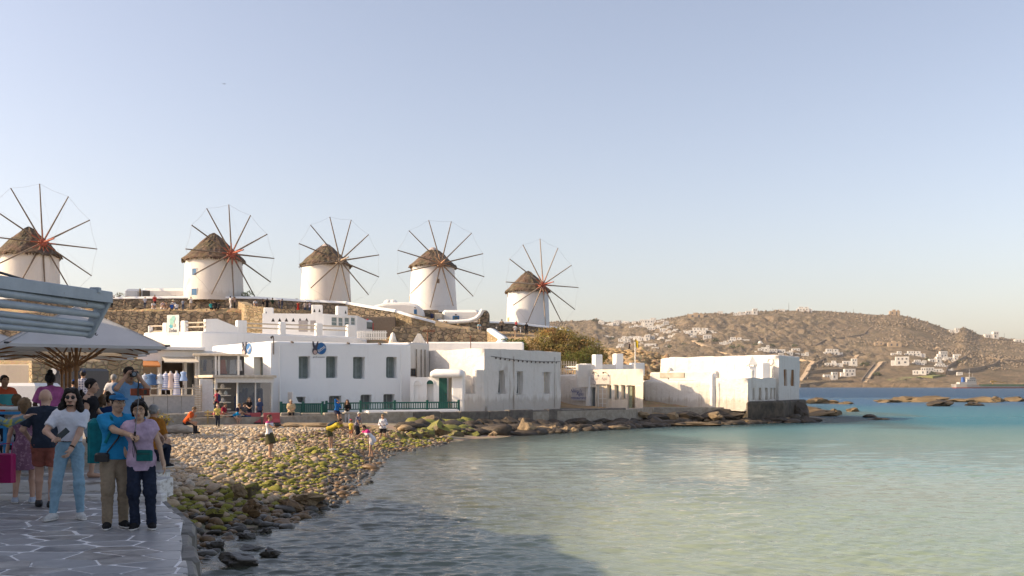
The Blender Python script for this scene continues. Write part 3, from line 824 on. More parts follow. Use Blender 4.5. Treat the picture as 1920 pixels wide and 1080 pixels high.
def shop_sign(fac, u0, v0, u1, v1, label, lit):
 a, b, c, d = fac.rect(u0, v0, u1, v1); w = b - a; h = d - c
 org = fac.mx @ Vector(((a + b) / 2, -0.05, c))
 t = thing('shop_sign', label, 'sign', org)
 T = Matrix.Translation(-org) @ fac.mx
 bluem = mat('sign_blue', (0.015, 0.13, 0.36), (0.012, 0.11, 0.31), rough=0.4, bumps=0)
 dk = mat('sign_dark', (0.045, 0.045, 0.07), rough=0.5, bumps=0); sn = mat('sign_muzzle', (0.55, 0.40, 0.36), rough=0.5, bumps=0)
 cx = a + w * .64; cz = c + h * .52; rr = min(w * .37, h * .46)
 def ell(mb, x, z, rx, rz, y0, y1, n=24, rot=0):
  pts = []
  for i in range(n):
   q = 2 * math.pi * i / n; px, pz = rx * math.cos(q), rz * math.sin(q)
   pts.append((x + px * math.cos(rot) - pz * math.sin(rot), z + px * math.sin(rot) + pz * math.cos(rot)))
  mb.prism(pts, y0, y1, T)
 q = MB(); ell(q, cx, cz, rr * 1.08, h * .46, -0.03, 0.0); q.build('sign_rim', M['white_paint'], t)
 q = MB(); ell(q, cx, cz, rr, h * .42, -0.05, -0.031); q.build('disc', bluem, t)
 q = MB(); ell(q, a + w * .2, c + h * .33, w * .19, h * .26, -0.09, -0.02)
 ell(q, a + w * .09, c + h * .80, w * .06, h * .26, -0.08, -0.02, 14, 0.16); ell(q, a + w * .36, c + h * .82, w * .06, h * .24, -0.08, -0.02, 14, -0.25); ell(q, a + w * .22, c + h * .6, w * .13, h * .16, -0.085, -0.025, 14)
 q.build('donkey_head', dk, t)
 q = MB(); ell(q, a + w * .2, c + h * .25, w * .13, h * .16, -0.1, -0.088); q.build('muzzle', sn, t)
 for txt, sz, x, z, rot, mm in (('bmt', h * .40, cx + w * .02, cz - h * .02, 0.6, 'white_paint'), ('good souvenirs', h * .145, a + w * .5, c - h * .09, 0, 'sign_dark')):
  me = text_mesh(txt, sz, 0.006)
  o = link('lettering', me, t, M[mm])
  o.matrix_local = T @ Matrix.Translation((x, -0.056 if mm == 'white_paint' else -0.01, z)) @ Matrix.Rotation(R(90), 4, 'X') @ Matrix.Rotation(rot, 4, 'Z')
shop_sign(fc[0], 585, 641, 611, 667, 'round blue sign with dark donkey head on the shaded front of the souvenir house', 0)
shop_sign(fc[3], 455, 642, 475, 667, 'round blue sign with donkey head on the sunlit side wall beside the corner', 1)
D = pl(908, 72.0); E = pl(1051, 79.0); F = pl(795, 77.0)
bk2 = Vector(E) + Vector((-2.6, 8.0))
hw = [(935, 694, 946, 738), (969, 696, 980, 739), (1020, 697, 1031, 738)]
h2, f2 = house('rough_white_house', 'weathered white house with three narrow deep windows and a sagging string of bulbs', 'house',
               [D, E, (bk2.x, bk2.y), (F[0] + 1.5, F[1] + 6.5), F], 1.25, 5.84, {0: [(*h, 0.5) for h in hw]}, M['whitewash_old'], 0.10)
for i, h in enumerate(hw): window(h2, f2[0], f2[0].rect(*h), 0.48, frame='white_paint', pane='glass_dark' if i < 2 else 'plaster_beige', mull=0, bars=1)
s0 = f2[0].s_(920); s1 = f2[0].s_(1049); T = on(h2, f2[0])
q = MB(); pts = []
for i in range(17):
 k = i / 16; z = f2[0].z(920 + k * 129, 668 + 10 * k + 3.2 * math.sin(k * math.pi)); pts.append(T @ Vector((s0 + (s1 - s0) * k, -0.07, z)))
q.path(pts, 0.018, 5); lg = q.build('light_string', M['iron'], h2)
for p in pts[1:-1]:
 b_ = MB(); b_.ball(p - Vector((0, 0, .08)), 0.055, 8, (1, 1, 1.3)); b_.build('bulb', M['iron'], lg)
for u in (963.5, 1040):
 q = MB(); s = f2[0].s_(u); q.tube(T @ Vector((s, -0.05, 1.4)), T @ Vector((s, -0.05, 5.4)), 0.05, 0.05, 6); q.build('drain_pipe', M['whitewash_old'], h2)
q = thing('low_white_roof', 'low white flat roof block behind the weathered house, below the earth bank', 'house', (XU(880, 84), 84, 1.3))
b_ = MB(); b_.bbox((-5.0, 0, 0), (4.6, 5, ZV(641, 84) - 1.3), 0.12); b_.build('wall', M['whitewash'], q)
P0 = pl(769, 71.6); P1 = pl(866, 71.0); P2 = pl(909, 71.85)
cw = thing('courtyard_wall', 'white courtyard wall with arched niches, green door and rounded porch roof', 'wall', (P0[0], P0[1], 1.25))
fcw = Fac(P0, P1); fcx = Fac(P1, P2)
mb = MB(); ztop = fcw.z(800, 707)
wall_panel(mb, fcw, 1.25, ztop, [(*fcw.rect(776, 722, 790, 756), 0.12), (*fcw.rect(800, 720, 813, 757), 0.45), (*fcw.rect(823, 708.5, 847, 765), 0.5)])
mb.v = [v - cw.location for v in mb.v]; mb.build('wall', M['whitewash'], cw)
T = on(cw, fcw)
for (u0, u1, v1, dep, mm) in ((776, 790, 722, 0.12, 'whitewash_clean'), (800, 813, 720, 0.3, 'whitewash')):
 a, b = fcw.s_(u0), fcw.s_(u1); z = fcw.z((u0 + u1) / 2, v1); r_ = (b - a) / 2
 q = MB(); arc = [((a + b) / 2 + r_ * math.cos(t), z + r_ * 1.1 * math.sin(t)) for t in np.linspace(0, math.pi, 11)]
 arc2 = [((a + b) / 2 + r_ * 1.25 * math.cos(t), z + r_ * 1.4 * math.sin(t)) for t in np.linspace(0, math.pi, 11)]
 for i in range(10): q.prism([arc[i], arc2[i], arc2[i + 1], arc[i + 1]], -0.05, 0.02, T)
 q.build('arch', M['whitewash_clean'], cw)
 q = MB(); q.prism([(x, zz) for x, zz in arc], -0.006, -0.004, T); q.build('fanlight', M['green_paint' if dep > .2 else 'whitewash'], cw)
q = MB(); a, b, c, d = fcw.rect(776, 722, 790, 756); q.box((a, .1, c), (b, .14, d), T); a, b, c, d = fcw.rect(800, 720, 813, 757); q.box((a, .44, c), (b, .5, d), T); q.build('niche_back', M['whitewash'], cw)
a, b, c, d = fcw.rect(823, 708.5, 838, 765)
q = MB(); q.box((a, 0.02, c), (b, 0.07, d), T)
for k in range(4):
 x = a + (b - a) * (k + .5) / 4; q.box((x - .05, 0.005, c + .05), (x + .05, .02, d - .05), T)
dr = q.build('door', M['green_paint'], cw)
q = MB(); q.ball(T @ Vector((b - .08, -.02, (c + d) / 2 - .1)), .04); q.build('handle', M['iron'], dr)
a, b, c, d = fcw.rect(838, 708.5, 847.5, 765); q = MB(); q.box((a, .46, c), (b, .5, d), T); q.build('passage_back', M['plaster_beige'], cw)
a = fcw.s_(809); b = fcw.s_(869); zc = fcw.z(840, 706.5); hh = fcw.z(840, 692) - zc
q = MB(); prof = []
for i in range(9):
 t = math.pi * i / 8; prof.append((0.25 - 0.75 * math.cos(t), zc + hh * math.sin(t) ** 0.6))
mxr = T @ Matrix.Rotation(R(90), 4, 'Z')
vs = []
for k, x in enumerate((a, a + .25, b - .25, b)):
 sc = 0.75 if k in (0, 3) else 1.0
 for y, z in prof: vs.append(T @ Vector((x, y, zc + (z - zc) * sc)))
q.add(vs, [(k * 9 + i, k * 9 + i + 1, (k + 1) * 9 + i + 1, (k + 1) * 9 + i) for k in range(3) for i in range(8)] + [tuple(range(8, -1, -1)), tuple(range(27, 36)), (0, 9, 18, 27, 35, 26, 17, 8)], True)
q.build('porch_roof', M['whitewash'], cw)
a, b = fcw.s_(847.5), fcw.s_(870); q = MB(); q.bbox((a, -0.12, 1.25), (b, 0.6, fcw.z(858, 697)), 0.1, T); q.build('pillar', M['whitewash'], cw)
mb = MB(); wall_panel(mb, fcx, 1.25, fcx.z(880, 738), []); 
mb.v = [v - cw.location for v in mb.v]; mb.build('parapet', M['whitewash_old'], cw)
T = on(cw, fcx)
q = MB(); q.box((0, 0.02, 1.25), (fcx.L, 0.5, fcx.z(880, 738) - .004), T); q.build('parapet_back', M['whitewash_old'], cw)
q = MB(); q.bbox((fcx.s_(891.5), 0.0, fcx.z(890, 738)), (fcx.L, 0.55, fcx.z(896, 693)), 0.08, T); q.build('pillar', M['whitewash_old'], cw)
q = MB(); q.box((fcx.s_(868), 0.9, 1.3), (fcx.s_(893), 1.2, fcx.z(880, 712)), T); q.build('inner_wall', M['whitewash'], cw)
def railing(name, label, pts, zt, zb, step=0.16, solid=False, m='green_paint'):
 o = thing(name, label, 'fence', (pts[0][0], pts[0][1], zb)); og = o.location
 for i in range(len(pts) - 1):
  f = Fac(pts[i], pts[i + 1]); T = Matrix.Translation(-og) @ f.mx
  q = MB(); q.box((0, -.03, zt - .09), (f.L, .03, zt), T); q.build('top_rail', M[m], o)
  q = MB(); q.box((0, -.025, zb + .08), (f.L, .025, zb + .15), T); q.build('bottom_rail', M[m], o)
  q = MB(); q.box((-.07, -.07, zb - .1), (.07, .07, zt + .12), T); q.build('post', M[m], o)
  if i == len(pts) - 2: q = MB(); q.box((f.L - .07, -.07, zb - .1), (f.L + .07, .07, zt + .12), T); q.build('post', M[m], o)
  n = max(2, int(f.L / step)); base = MB(); w = 0.055 if solid else 0.028
  base.box((-w, -.016, zb + .15), (w, .016, zt - .09)); me = base.mesh('baluster'); me.materials.append(M[m])
  for k in range(1, n):
   b_ = link('baluster', me, o); b_.matrix_local = T @ Matrix.Translation((f.L * k / n, 0, 0))
 return o
railing('green_railing', 'long dark green wooden railing with upright balusters before the white houses', [pl(612, 65.4), pl(676, 66.6), pl(740, 67.6), pl(801, 68.6), pl(860, 69.6)], 2.05, 1.47)
railing('green_fence', 'close boarded dark green fence left of the gate, behind the seated old man', [pl(527, 63.9), pl(568, 64.6), pl(605, 65.2)], 2.02, 1.3, 0.13, True)
q = MB(); f = Fac(pl(603, 63.0), pl(612, 63.2)); q.box((0, 0, 1.0), (f.L, .06, 2.0), f.mx); 
for k in range(3): q.box((f.L * (k + .2) / 3, -.02, 1.05), (f.L * (k + .8) / 3, 0, 1.95), f.mx)
o = q.build('green_gate', M['green_paint']); meta(o, 'narrow dark green gate in the gap of the low stone wall', 'gate')
q = MB(); f = Fac(pl(690, 65.8), pl(862, 68.8)); q.bbox((0, 0, 1.28), (f.L, 1.0, 1.50), .05, f.mx); o = q.build('white_plinth', M['whitewash']); meta(o, 'low white painted plinth under the green railing', 'ledge')
q = MB(); f = Fac(pl(548, 66), pl(572, 66.4)); q.prism([(0, 1.3), (f.L, 1.3), (f.L, 2.0), (f.L * .5, 2.05), (f.L * .2, 2.6), (0, 2.75)], 0, 1.2, f.mx); o = q.build('stair_block', M['whitewash'], bev=.05); meta(o, 'small white stair wall with curved top behind the green fence', 'wall')
def block_wall(name, label, pts, zt, zb, thick=0.55, mats=('concrete',), wmin=1.0, wmax=1.9, lower=None, seed=1):
 rg = random.Random(seed)
 o = thing(name, label, 'wall', (pts[0][0], pts[0][1], zb))
 for i in range(len(pts) - 1):
  f = Fac(pts[i], pts[i + 1]); T = Matrix.Translation(-o.location) @ f.mx; x = 0.0
  while x < f.L - 0.05:
   w = min(rg.uniform(wmin, wmax), f.L - x)
   if f.L - x - w < 0.5: w = f.L - x
   q = MB(); q.bbox((x + .015, rg.uniform(-.05, .03), zb), (x + w - .015, thick, zt + rg.uniform(-.05, .04)), .05, T)
   q.build('wall_block', M[rg.choice(mats)], o); x += w
 return o
block_wall('low_wall', 'short stretch of low grey block wall where the old man sits', [pl(527, 61.6), pl(603, 62.4)], 1.50, 0.75, seed=3)
block_wall('low_wall', 'low grey block wall under the two seated women, with blocked drain holes', [pl(607, 62.4), pl(690, 63.4), pl(775, 65.0)], 1.47, 0.7, seed=4)
block_wall('quay_wall', 'dark weathered quay wall of large blocks below the weathered white house', [pl(775, 65.0), pl(862, 67.0), pl(1000, 71.0), pl(1128, 75.5)], 1.43, 0.45, mats=('concrete_dark',), wmin=1.2, wmax=2.6, seed=5)
block_wall('quay_wall', 'short dark end piece of quay wall in front of the restaurant door', [pl(1131, 76.0), pl(1174, 77.2)], 1.43, 0.45, mats=('concrete_dark',), seed=6)
block_wall('kerb_wall', 'long low concrete kerb at the head of the beach below the shop counter', [pl(286, 55.5), pl(400, 59.2), pl(456, 60.6)], 1.58, 0.8, mats=('concrete',), wmin=2.2, wmax=4.0, seed=8)
G0 = pl(1056, 87.0); G1 = pl(1106, 85.0); G2 = pl(1206, 81.3); 
rh, fr = house('restaurant_house', 'small cream-white restaurant house with white lattice door and three slit windows', 'house',
               [G1, G2, (G2[0] + 1, 91), (G1[0] - 0.3, 91)], 1.2, ZV(692, 82), {0: [(1107, 726, 1116, 768, .4), (1119, 721, 1137, 774, .25), (1138, 722, 1146, 749, .35), (1152, 722, 1160, 749, .35), (1165, 722, 1173, 749, .35), (1177.5, 723, 1191, 767, .55)]}, M['whitewash_cream'], 0.08)
f = fr[0]
for h in ((1138, 722, 1146, 749), (1152, 722, 1160, 749), (1165, 722, 1173, 749)): window(rh, f, f.rect(*h), .33, frame='cream_wood', mull=0, bars=0, pane='pane_teal')
window(rh, f, f.rect(1107, 726, 1116, 768), .38, frame='frame_grey', mull=0, pane='glass_grey')
window(rh, f, f.rect(1119, 721, 1137, 774), .2, frame='white_paint', mull=1, bars=5, pane='plaster_beige', name='door', fw=.1)
backdrop(rh, f, f.rect(1177.5, 723, 1191, 767), .5, 'plaster_beige', 'door_recess')
T = on(rh, f); a, b, c, d = f.rect(1178, 724, 1184, 767); q = MB(); q.box((a, .1, c), (b, .15, d), T); q.build('door', mat('olive_paint', (0.22, 0.24, 0.16), rough=.6), rh)
q = MB(); a, b, c, d = f.rect(1108, 703, 1144, 720.5); q.box((a, -.05, c), (b, -.004, d), T); fs = q.build('fascia_board', mat('fascia', (0.62, 0.56, 0.52), rough=.7), rh)
lm = mat('faded_letter', (0.34, 0.27, 0.27), rough=.7, bumps=0); blue_l = mat('blue_letter', (0.05, 0.075, 0.26), rough=.6, bumps=0)
def lettering(par, T, x, y, z, txt, size, mm, sx=1.0, shear=0):
 o = link('lettering', text_mesh(txt, size, .004, shear), par, mm)
 o.matrix_local = T @ Matrix.Translation((x, y, z)) @ Matrix.Rotation(R(90), 4, 'X') @ Matrix.Diagonal((sx, 1, 1, 1))
lettering(rh, T, (f.s_(1110) + f.s_(1121)) / 2, -.055, f.z(1116, 710.5), 'Nikos', .34, lm, .8); lettering(rh, T, (f.s_(1128) + f.s_(1140)) / 2, -.055, f.z(1134, 710), 'Agas', .36, lm, .85)
for u in (1117, 1136):
 q = MB(); s = f.s_(u); z = f.z(u, 698); q.tube(T @ Vector((s, 0, z)), T @ Vector((s, -.35, z)), .025, .025, 6); q.ball(T @ Vector((s, -.38, z - .05)), .08, 8); q.build('spot_lamp', M['iron'], rh)
zr = ZV(692, 82)
q = MB(); fp = Fac(pl(1083, 84.5), pl(1205, 87.0)); T2 = Matrix.Translation(-rh.location) @ fp.mx; q.bbox((0, 0, zr - 1.5), (fp.L, .4, ZV(683, 85)), .07, T2); q.build('roof_parapet', M['whitewash_old'], rh)
for u0, u1, v0 in ((1115, 1129, 664.5), (1154, 1168, 662.5)):
 q = MB(); q.bbox((fp.s_(u0), -.1, zr - .2), (fp.s_(u1), .55, ZV(v0, 85)), .05, T2); q.build('chimney', M['whitewash_clean'], rh)
q = MB(); q.bbox((fp.s_(1186), -.2, zr - .5), (fp.s_(1207), .6, ZV(680, 86)), .05, T2); q.build('corner_pillar', M['whitewash'], rh)
lw, fq = house('sign_wall_house', 'low white wing with blue hand-lettered restaurant sign left of the lattice door', 'house',
               [G0, (G1[0] - .05, G1[1]), (G1[0] - .05, 87), (G0[0] - .5, 88)], 1.2, ZV(701, 81.5), {}, M['whitewash_old'], 0.15)
T = on(lw, fq[0]); f = fq[0]
q = MB(); a, b, c, d = f.rect(1073, 727, 1098, 751); q.box((a, -.06, c), (b, -.004, d), T); bd = q.build('sign_board', mat('sign_board', (0.58, 0.57, 0.58), rough=.7), lw)
for txt, u, v, sz in (("Nikos's", 1081, 733.5, .42), ('Agas', 1088, 738.5, .42), ('restaurant', 1085, 746, .40)):
 lettering(bd, T, f.s_(u), -.066, f.z(u, v), txt, sz, blue_l, 1.0, .2)
q = MB(); q.bbox((f.s_(1081), .3, ZV(702, 81.5)), (f.s_(1095), 1.1, ZV(680, 82)), .05, T); q.build('roof_pillar', M['whitewash'], lw)
for k, (v0, v1) in enumerate(((684, 687), (690, 692))):
 q = MB(); q.box((f.s_(1050), .7, ZV(v1, 82)), (f.s_(1082), .76, ZV(v0, 82)), T); q.build('roof_rail', M['white_paint'], lw)
q = MB(); q.bbox((f.s_(1098), -.12, 1.2), (f.L + .1, .4, ZV(703, 81)), .12, T); q.build('buttress', M['whitewash'], lw)
H0 = pl(1207, 90.0); H1 = pl(1338, 86.0); H2 = pl(1402, 83.5); H3 = pl(1455, 87.0); K1 = pl(1460, 89.0); K0 = pl(1254, 97.5); K2 = pl(1499, 95.0)
zA = ZV(713, 85.3); zB = ZV(709, 86.3)
sl, fs_ = house('sea_house_low_wing', 'long low whitewashed wing with bulging uneven walls facing the bay', 'house', [H0, H1, (H1[0], 95), (H0[0] + .3, 95)], 1.0, zA, {}, M['whitewash_old'], .28)
T = on(sl, fs_[0]); f = fs_[0]
q = MB(); q.bbox((f.s_(1210), .8, zA - .3), (f.s_(1246), 2.6, ZV(697, 86)), .10, T); q.bbox((f.s_(1245.5), .78, zA - .3), (f.s_(1337), 2.6, ZV(695, 86)), .12, T); q.build('upper_wall', M['whitewash_old'], sl)
q = MB(); q.box((f.s_(1230), .72, zA + .25), (f.s_(1276), .79, ZV(698, 86))); q.v = [T @ v for v in q.v]; q.build('roof_hatch', mat('stained_panel', (0.55, 0.5, 0.42), (0.35, 0.3, 0.22), rough=.8, scale=1.2), sl)
q = MB(); q.bbox((f.s_(1332), -.25, .9), (f.s_(1341), .5, ZV(700, 86)), .16, T); q.build('buttress', M['whitewash'], sl)
q = MB(); q.ball(T @ Vector((f.s_(1239), 1.6, ZV(697, 88) + .1)), .36, 12, (1.2, 1, .9)); q.build('roof_dome', M['whitewash_old'], sl)
s2 = [(1411, 727, 1415.5, 750), (1422.5, 727, 1427, 750), (1434, 727, 1439, 750), (1444.5, 727, 1448, 749), (1451, 727, 1454, 749)]
se, fe = house('house_over_sea', 'white house corner with five narrow rust-stained slit windows above the water', 'house', [H1, H2, H3, (H3[0] + .4, 92), (H1[0], 92)], 1.0, zB, {1: [(*h, .35) for h in s2]}, M['whitewash_old'], .15)
for h in s2: window(se, fe[1], fe[1].rect(*h), .3, frame='cream_wood', pane='teak', mull=0, bars=2, fw=.05)
T = on(se, fe[0]); f = fe[0]
q = MB(); q.bbox((f.s_(1332), 1.0, zB - .2), (f.s_(1398), 1.3, ZV(694, 87)), .08, T); q.build('roof_parapet', M['whitewash_old'], se)
q = MB(); x = XU(1410, 88) - se.location.x; y = 88 - se.location.y; z0 = zB - 1.0
q.bbox((x - .32, y - .3, z0 - .2), (x + .32, y + .3, z0 + 1.05), .04); q.build('chimney', M['whitewash'], se)
q = MB(); q.add([(x - .42, y - .4, z0 + 1.2), (x + .42, y - .4, z0 + 1.2), (x + .42, y + .4, z0 + 1.2), (x - .42, y + .4, z0 + 1.2), (x, y, z0 + 2.0)], [(0, 1, 4), (1, 2, 4), (2, 3, 4), (3, 0, 4), (3, 2, 1, 0)])
for dx in (-.3, .3):
 for dy in (-.28, .28): q.box((x + dx - .05, y + dy - .05, z0 + 1.0), (x + dx + .05, y + dy + .05, z0 + 1.25))
q.build('chimney_cap', M['white_paint'], se)
q = MB(); x = XU(1435, 89) - se.location.x; y = 89 - se.location.y; q.bbox((x - .35, y - .3, z0 - .2), (x + .35, y + .4, z0 + 1.4), .05); q.build('chimney', M['whitewash'], se)
hb = [(1469.5, 693, 1475.5, 724), (1483, 693, 1490, 724)]
sb, fb = house('sea_house_tall', 'tall plain white block with two ochre shuttered windows at the very tip', 'house', [K0, K1, K2, (K2[0] - 4, 103), (K0[0], 103)], 0.6, ZV(667, 92), {1: [(*h, .3) for h in hb]}, M['whitewash_old'], .14)
for h in hb: window(sb, fb[1], fb[1].rect(*h), .22, frame='teak', pane='teak', mull=1, bars=0)
q = MB(); q.lathe([(.30, 0), (.34, .03), (.34, .06), (.26, .06)], (0, 0, 0), 20, None); T = on(sb, fb[0])
q.v = [T @ (Matrix.Translation((fb[0].s_(1444), -.02, ZV(679, 92))) @ Matrix.Rotation(R(90), 4, 'X') @ v) for v in q.v]; q.build('round_plaque', M['whitewash'], sb)
bm_ = mat('sea_base', (0.12, 0.095, 0.068), (0.045, 0.038, 0.03), rough=.85, scale=1.2, bumps=1.0, bdist=.15)
q = MB(); q.slab([(H2[0] - .1, H2[1] - .35), (H3[0] + .5, H3[1] - .45), (K2[0] + .6, K2[1] - .3), (K2[0] + .4, 102), (H2[0], 95)], -.6, ZV(751, 88)); o = q.build('sea_foundation', bm_, bev=.2); tri_fix(o); meta(o, 'dark wet stone foundation of the sea house rising from the water', 'wall')
S0 = pl(258, 66.0); S1 = pl(404, 68.0)
sh, fsx = house('clothes_shop', 'white shop building with open dark shop fronts below a flat roof slab', 'shop',
    [S0, S1, (S1[0] - 1, 80), (S0[0] - 3, 80)], 1.5, ZV(656, 66), {0: [(268, 680, 296, 740, 1.2), (303, 676, 346, 740, 1.6), (349, 678, 366, 740, .8)]}, M['whitewash'], .06)
f = fsx[0]
for h, dp, mm in (((268, 680, 296, 740), 1.2, 'plaster_beige'), ((303, 676, 346, 740), 1.6, 'dark_brown'), ((349, 678, 366, 740), .8, 'glass_grey')):
 if mm == 'dark_brown': mat('dark_brown', (0.09, 0.065, 0.045), rough=.8)
 backdrop(sh, f, f.rect(*h), dp, mm)
T = on(sh, f)
q = MB(); q.bbox((f.s_(278), -.5, ZV(655.5, 66)), (f.s_(384), 1.5, ZV(650, 66)), .04, T); q.build('roof_slab', M['whitewash'], sh)
q = MB(); a = f.s_(303); b = f.s_(366); q.add([T @ Vector(p) for p in ((a, -2.2, ZV(679, 66)), (b, -2.2, ZV(679, 66)), (b, -.02, ZV(668, 66)), (a, -.02, ZV(668, 66)), (a, -2.2, ZV(681, 66)), (b, -2.2, ZV(681, 66)))], [(0, 1, 2, 3), (4, 5, 1, 0)]); q.build('awning', mat('awning_cream', (0.66, 0.58, 0.46), rough=.8), sh)
q = MB(); a = f.s_(262); b = f.s_(297); q.add([T @ Vector(p) for p in ((a, -1.8, ZV(686, 66)), (b, -1.8, ZV(686, 66)), (b, -.02, ZV(676, 66)), (a, -.02, ZV(676, 66)), (a, -1.8, ZV(689, 66)), (b, -1.8, ZV(689, 66)))], [(0, 1, 2, 3), (4, 5, 1, 0)]); q.build('awning', mat('awning_orange', (0.50, 0.20, 0.06), rough=.8), sh, label='small orange-brown awning')
for u in (298, 347, 367):
 q = MB(); q.box((f.s_(u) - .07, -.5, 1.5), (f.s_(u) + .07, -.36, ZV(676, 66)), T); q.build('post', M['white_paint'], sh)
Q0 = pl(366, 66.5); Q1 = pl(447, 66.6); f = Fac(Q0, Q1)
gb = thing('glass_bay', 'white framed upper glass bay with hanging garments beside the sunlit wall', 'shop window', (Q0[0], Q0[1], ZV(706, 66.5))); T = on(gb, f)
zb_, zt_ = ZV(705, 66.5), ZV(667, 66.5)
q = MB(); q.box((0, 0.6, zb_ - .1), (f.L, 2.0, zb_), T); q.build('floor', M['white_paint'], gb)
q = MB(); q.bbox((-.1, -.25, zt_), (f.L + .1, 2.6, zt_ + .14), .03, T); q.build('flat_roof', M['cream_wood'], gb)
for u in (366, 371, 403, 409, 445.5):
 q = MB(); q.box((f.s_(u), -.05, zb_), (f.s_(u) + .12, .06, zt_), T); q.build('mullion', M['white_paint'], gb)
for a, b in ((372, 403), (410, 445.5)):
 q = MB(); q.box((f.s_(a) + .1, .0, zb_ + .02), (f.s_(b), .02, zt_ - .02), T)
 gm = M.get('shop_glass')
 if gm is None:
  gm, N, L, P = new_mat('shop_glass'); P.inputs['Base Color'].default_value = (.25, .27, .28, 1); P.inputs['Alpha'].default_value = .28; P.inputs['Roughness'].default_value = .05; MATS['shop_glass'] = gm
 q.build('pane', gm, gb)
q = MB(); q.box((0, 1.6, zb_), (f.L, 1.7, zt_), T); q.build('inner_wall', mat('shop_inner', (.16, .15, .14), rough=.8), gb)
gcol = [(.55, .62, .7), (.12, .2, .38), (.6, .6, .62), (.1, .13, .2), (.62, .58, .55), (.5, .16, .1), (.6, .62, .55), (.2, .2, .24)]
for i, u in enumerate((376, 381, 387, 393, 399, 413, 419, 425, 431, 437, 442)):
 q = MB(); s = f.s_(u); w = .16; z1 = zt_ - .25; ln = .55 + .2 * (i % 3)
 q.add([T @ Vector(p) for p in ((s - w, .7, z1), (s + w, .7, z1), (s + w * 1.35, .75, z1 - ln), (s - w * 1.35, .75, z1 - ln), (s - w, .9, z1), (s + w, .9, z1), (s + w * 1.35, .95, z1 - ln), (s - w * 1.35, .95, z1 - ln))], [(0, 3, 2, 1), (4, 5, 6, 7), (0, 1, 5, 4), (0, 4, 7, 3), (1, 2, 6, 5), (3, 7, 6, 2)])
 q.build('garment', mat('garment_%d' % (i % 8), gcol[i % 8], rough=.9), gb)
Q0 = pl(401, 63.0); Q1 = pl(511, 65.2); f = Fac(Q0, Q1)
kk = thing('glass_kiosk', 'grey glazed ground floor shop front under a white canopy roof', 'shop window', (Q0[0], Q0[1], 1.3)); T = on(kk, f)
zt_ = ZV(708, 64)
q = MB(); q.bbox((-.25, -.5, zt_), (f.L + .1, 3.2, zt_ + .16), .03, T); q.build('canopy_roof', M['cream_wood'], kk)
q = MB(); q.box((0, -.3, zt_ - .32), (f.L, -.26, zt_ - .02), T); q.build('canopy_valance', M['white_paint'], kk)
for u, w in ((403, .14), (444, .08), (478, .06), (508, .12)):
 q = MB(); q.box((f.s_(u), -.06, 1.3), (f.s_(u) + w, .06, zt_), T); q.build('post', M['white_paint'], kk)
q = MB(); q.box((f.s_(446), .01, 1.4), (f.s_(507), .03, zt_), T); q.build('pane', M['shop_glass'], kk)
q = MB(); q.box((0, 2.2, 1.3), (f.L, 2.3, zt_), T); q.build('inner_wall', mat('kiosk_inner', (.30, .30, .31), rough=.8), kk)
for k in range(5):
 q = MB(); z = 1.6 + k * .45; q.box((f.s_(408), 1.0, z), (f.s_(443), 2.0, z + .06), T); q.build('shelf', M['white_paint'], kk)
for k, (u, z) in enumerate(((412, 1.66), (420, 1.66), (430, 2.11), (416, 2.11), (425, 2.56), (436, 2.56), (413, 3.0), (430, 3.0))):
 q = MB(); s = f.s_(u); q.lathe([(.01, 0), (.12, 0), (.15, .12), (.07, .24), (.06, .28), (.01, .28)], T @ Vector((s, 1.3, z)), 10); q.build('ware', mat('garment_%d' % (k % 5), gcol[k % 5]), kk)
for k, u in enumerate((455, 462, 470, 483, 490, 498)):
 q = MB(); s = f.s_(u); q.bbox((s - .18, .9, 1.5), (s + .18, 1.2, 2.5 + .25 * (k % 3)), .08, T); q.build('display', mat('navy_cloth', (.05, .07, .14), rough=.9), kk)
q = MB(); f = Fac(pl(374, 62.6), pl(400, 62.9)); q.bbox((0, 0, 1.3), (f.L, .15, ZV(711, 62.8)), .03, f.mx); o = q.build('screen_wall', M['white_paint']); meta(o, 'plain white upright panel left of the glazed shop front', 'panel')
q = thing('slatted_crate', 'upright slatted wooden rack leaning by the white panel', 'rack', (XU(369, 62.3), 62.3, 1.3))
for k in range(13):
 b_ = MB(); b_.box((-.28, 0, .1 + k * .14), (.28, .06, .18 + k * .14)); b_.build('slat', M['cream_wood'], q)
for x in (-.3, .24):
 b_ = MB(); b_.box((x, .06, 0), (x + .06, .1, 1.95)); b_.build('upright', M['cream_wood'], q)
f = Fac(pl(262, 58.0), pl(365, 60.0))
ct = thing('counter', 'long grey panelled bar counter at the edge of the terrace', 'counter', (f.p0.x, f.p0.y, 1.55)); T = on(ct, f)
for i in range(4):
 q = MB(); q.bbox((f.L * i / 4 + .01, 0, 1.5), (f.L * (i + 1) / 4 - .01, .12, ZV(743, 59)), .01, T); q.build('panel', mat('counter_grey', (.46, .43, .40), rough=.6), ct)
q = MB(); q.box((0, -.05, ZV(743, 59)), (f.L, .5, ZV(743, 59) + .06), T); q.build('counter_top', M['cream_wood'], ct)
for i in range(6):
 q = MB(); x = f.L * i / 5.05; q.box((x, .3, ZV(742, 59)), (x + .07, .37, ZV(729, 59)), T); q.build('rail_post', M['cream_wood'], ct)
q = MB(); q.box((0, .3, ZV(729, 59)), (f.L, .37, ZV(727, 59)), T); q.build('hand_rail', M['cream_wood'], ct)
dm = mat('dummy_cloth', (.74, .70, .66), rough=.9)
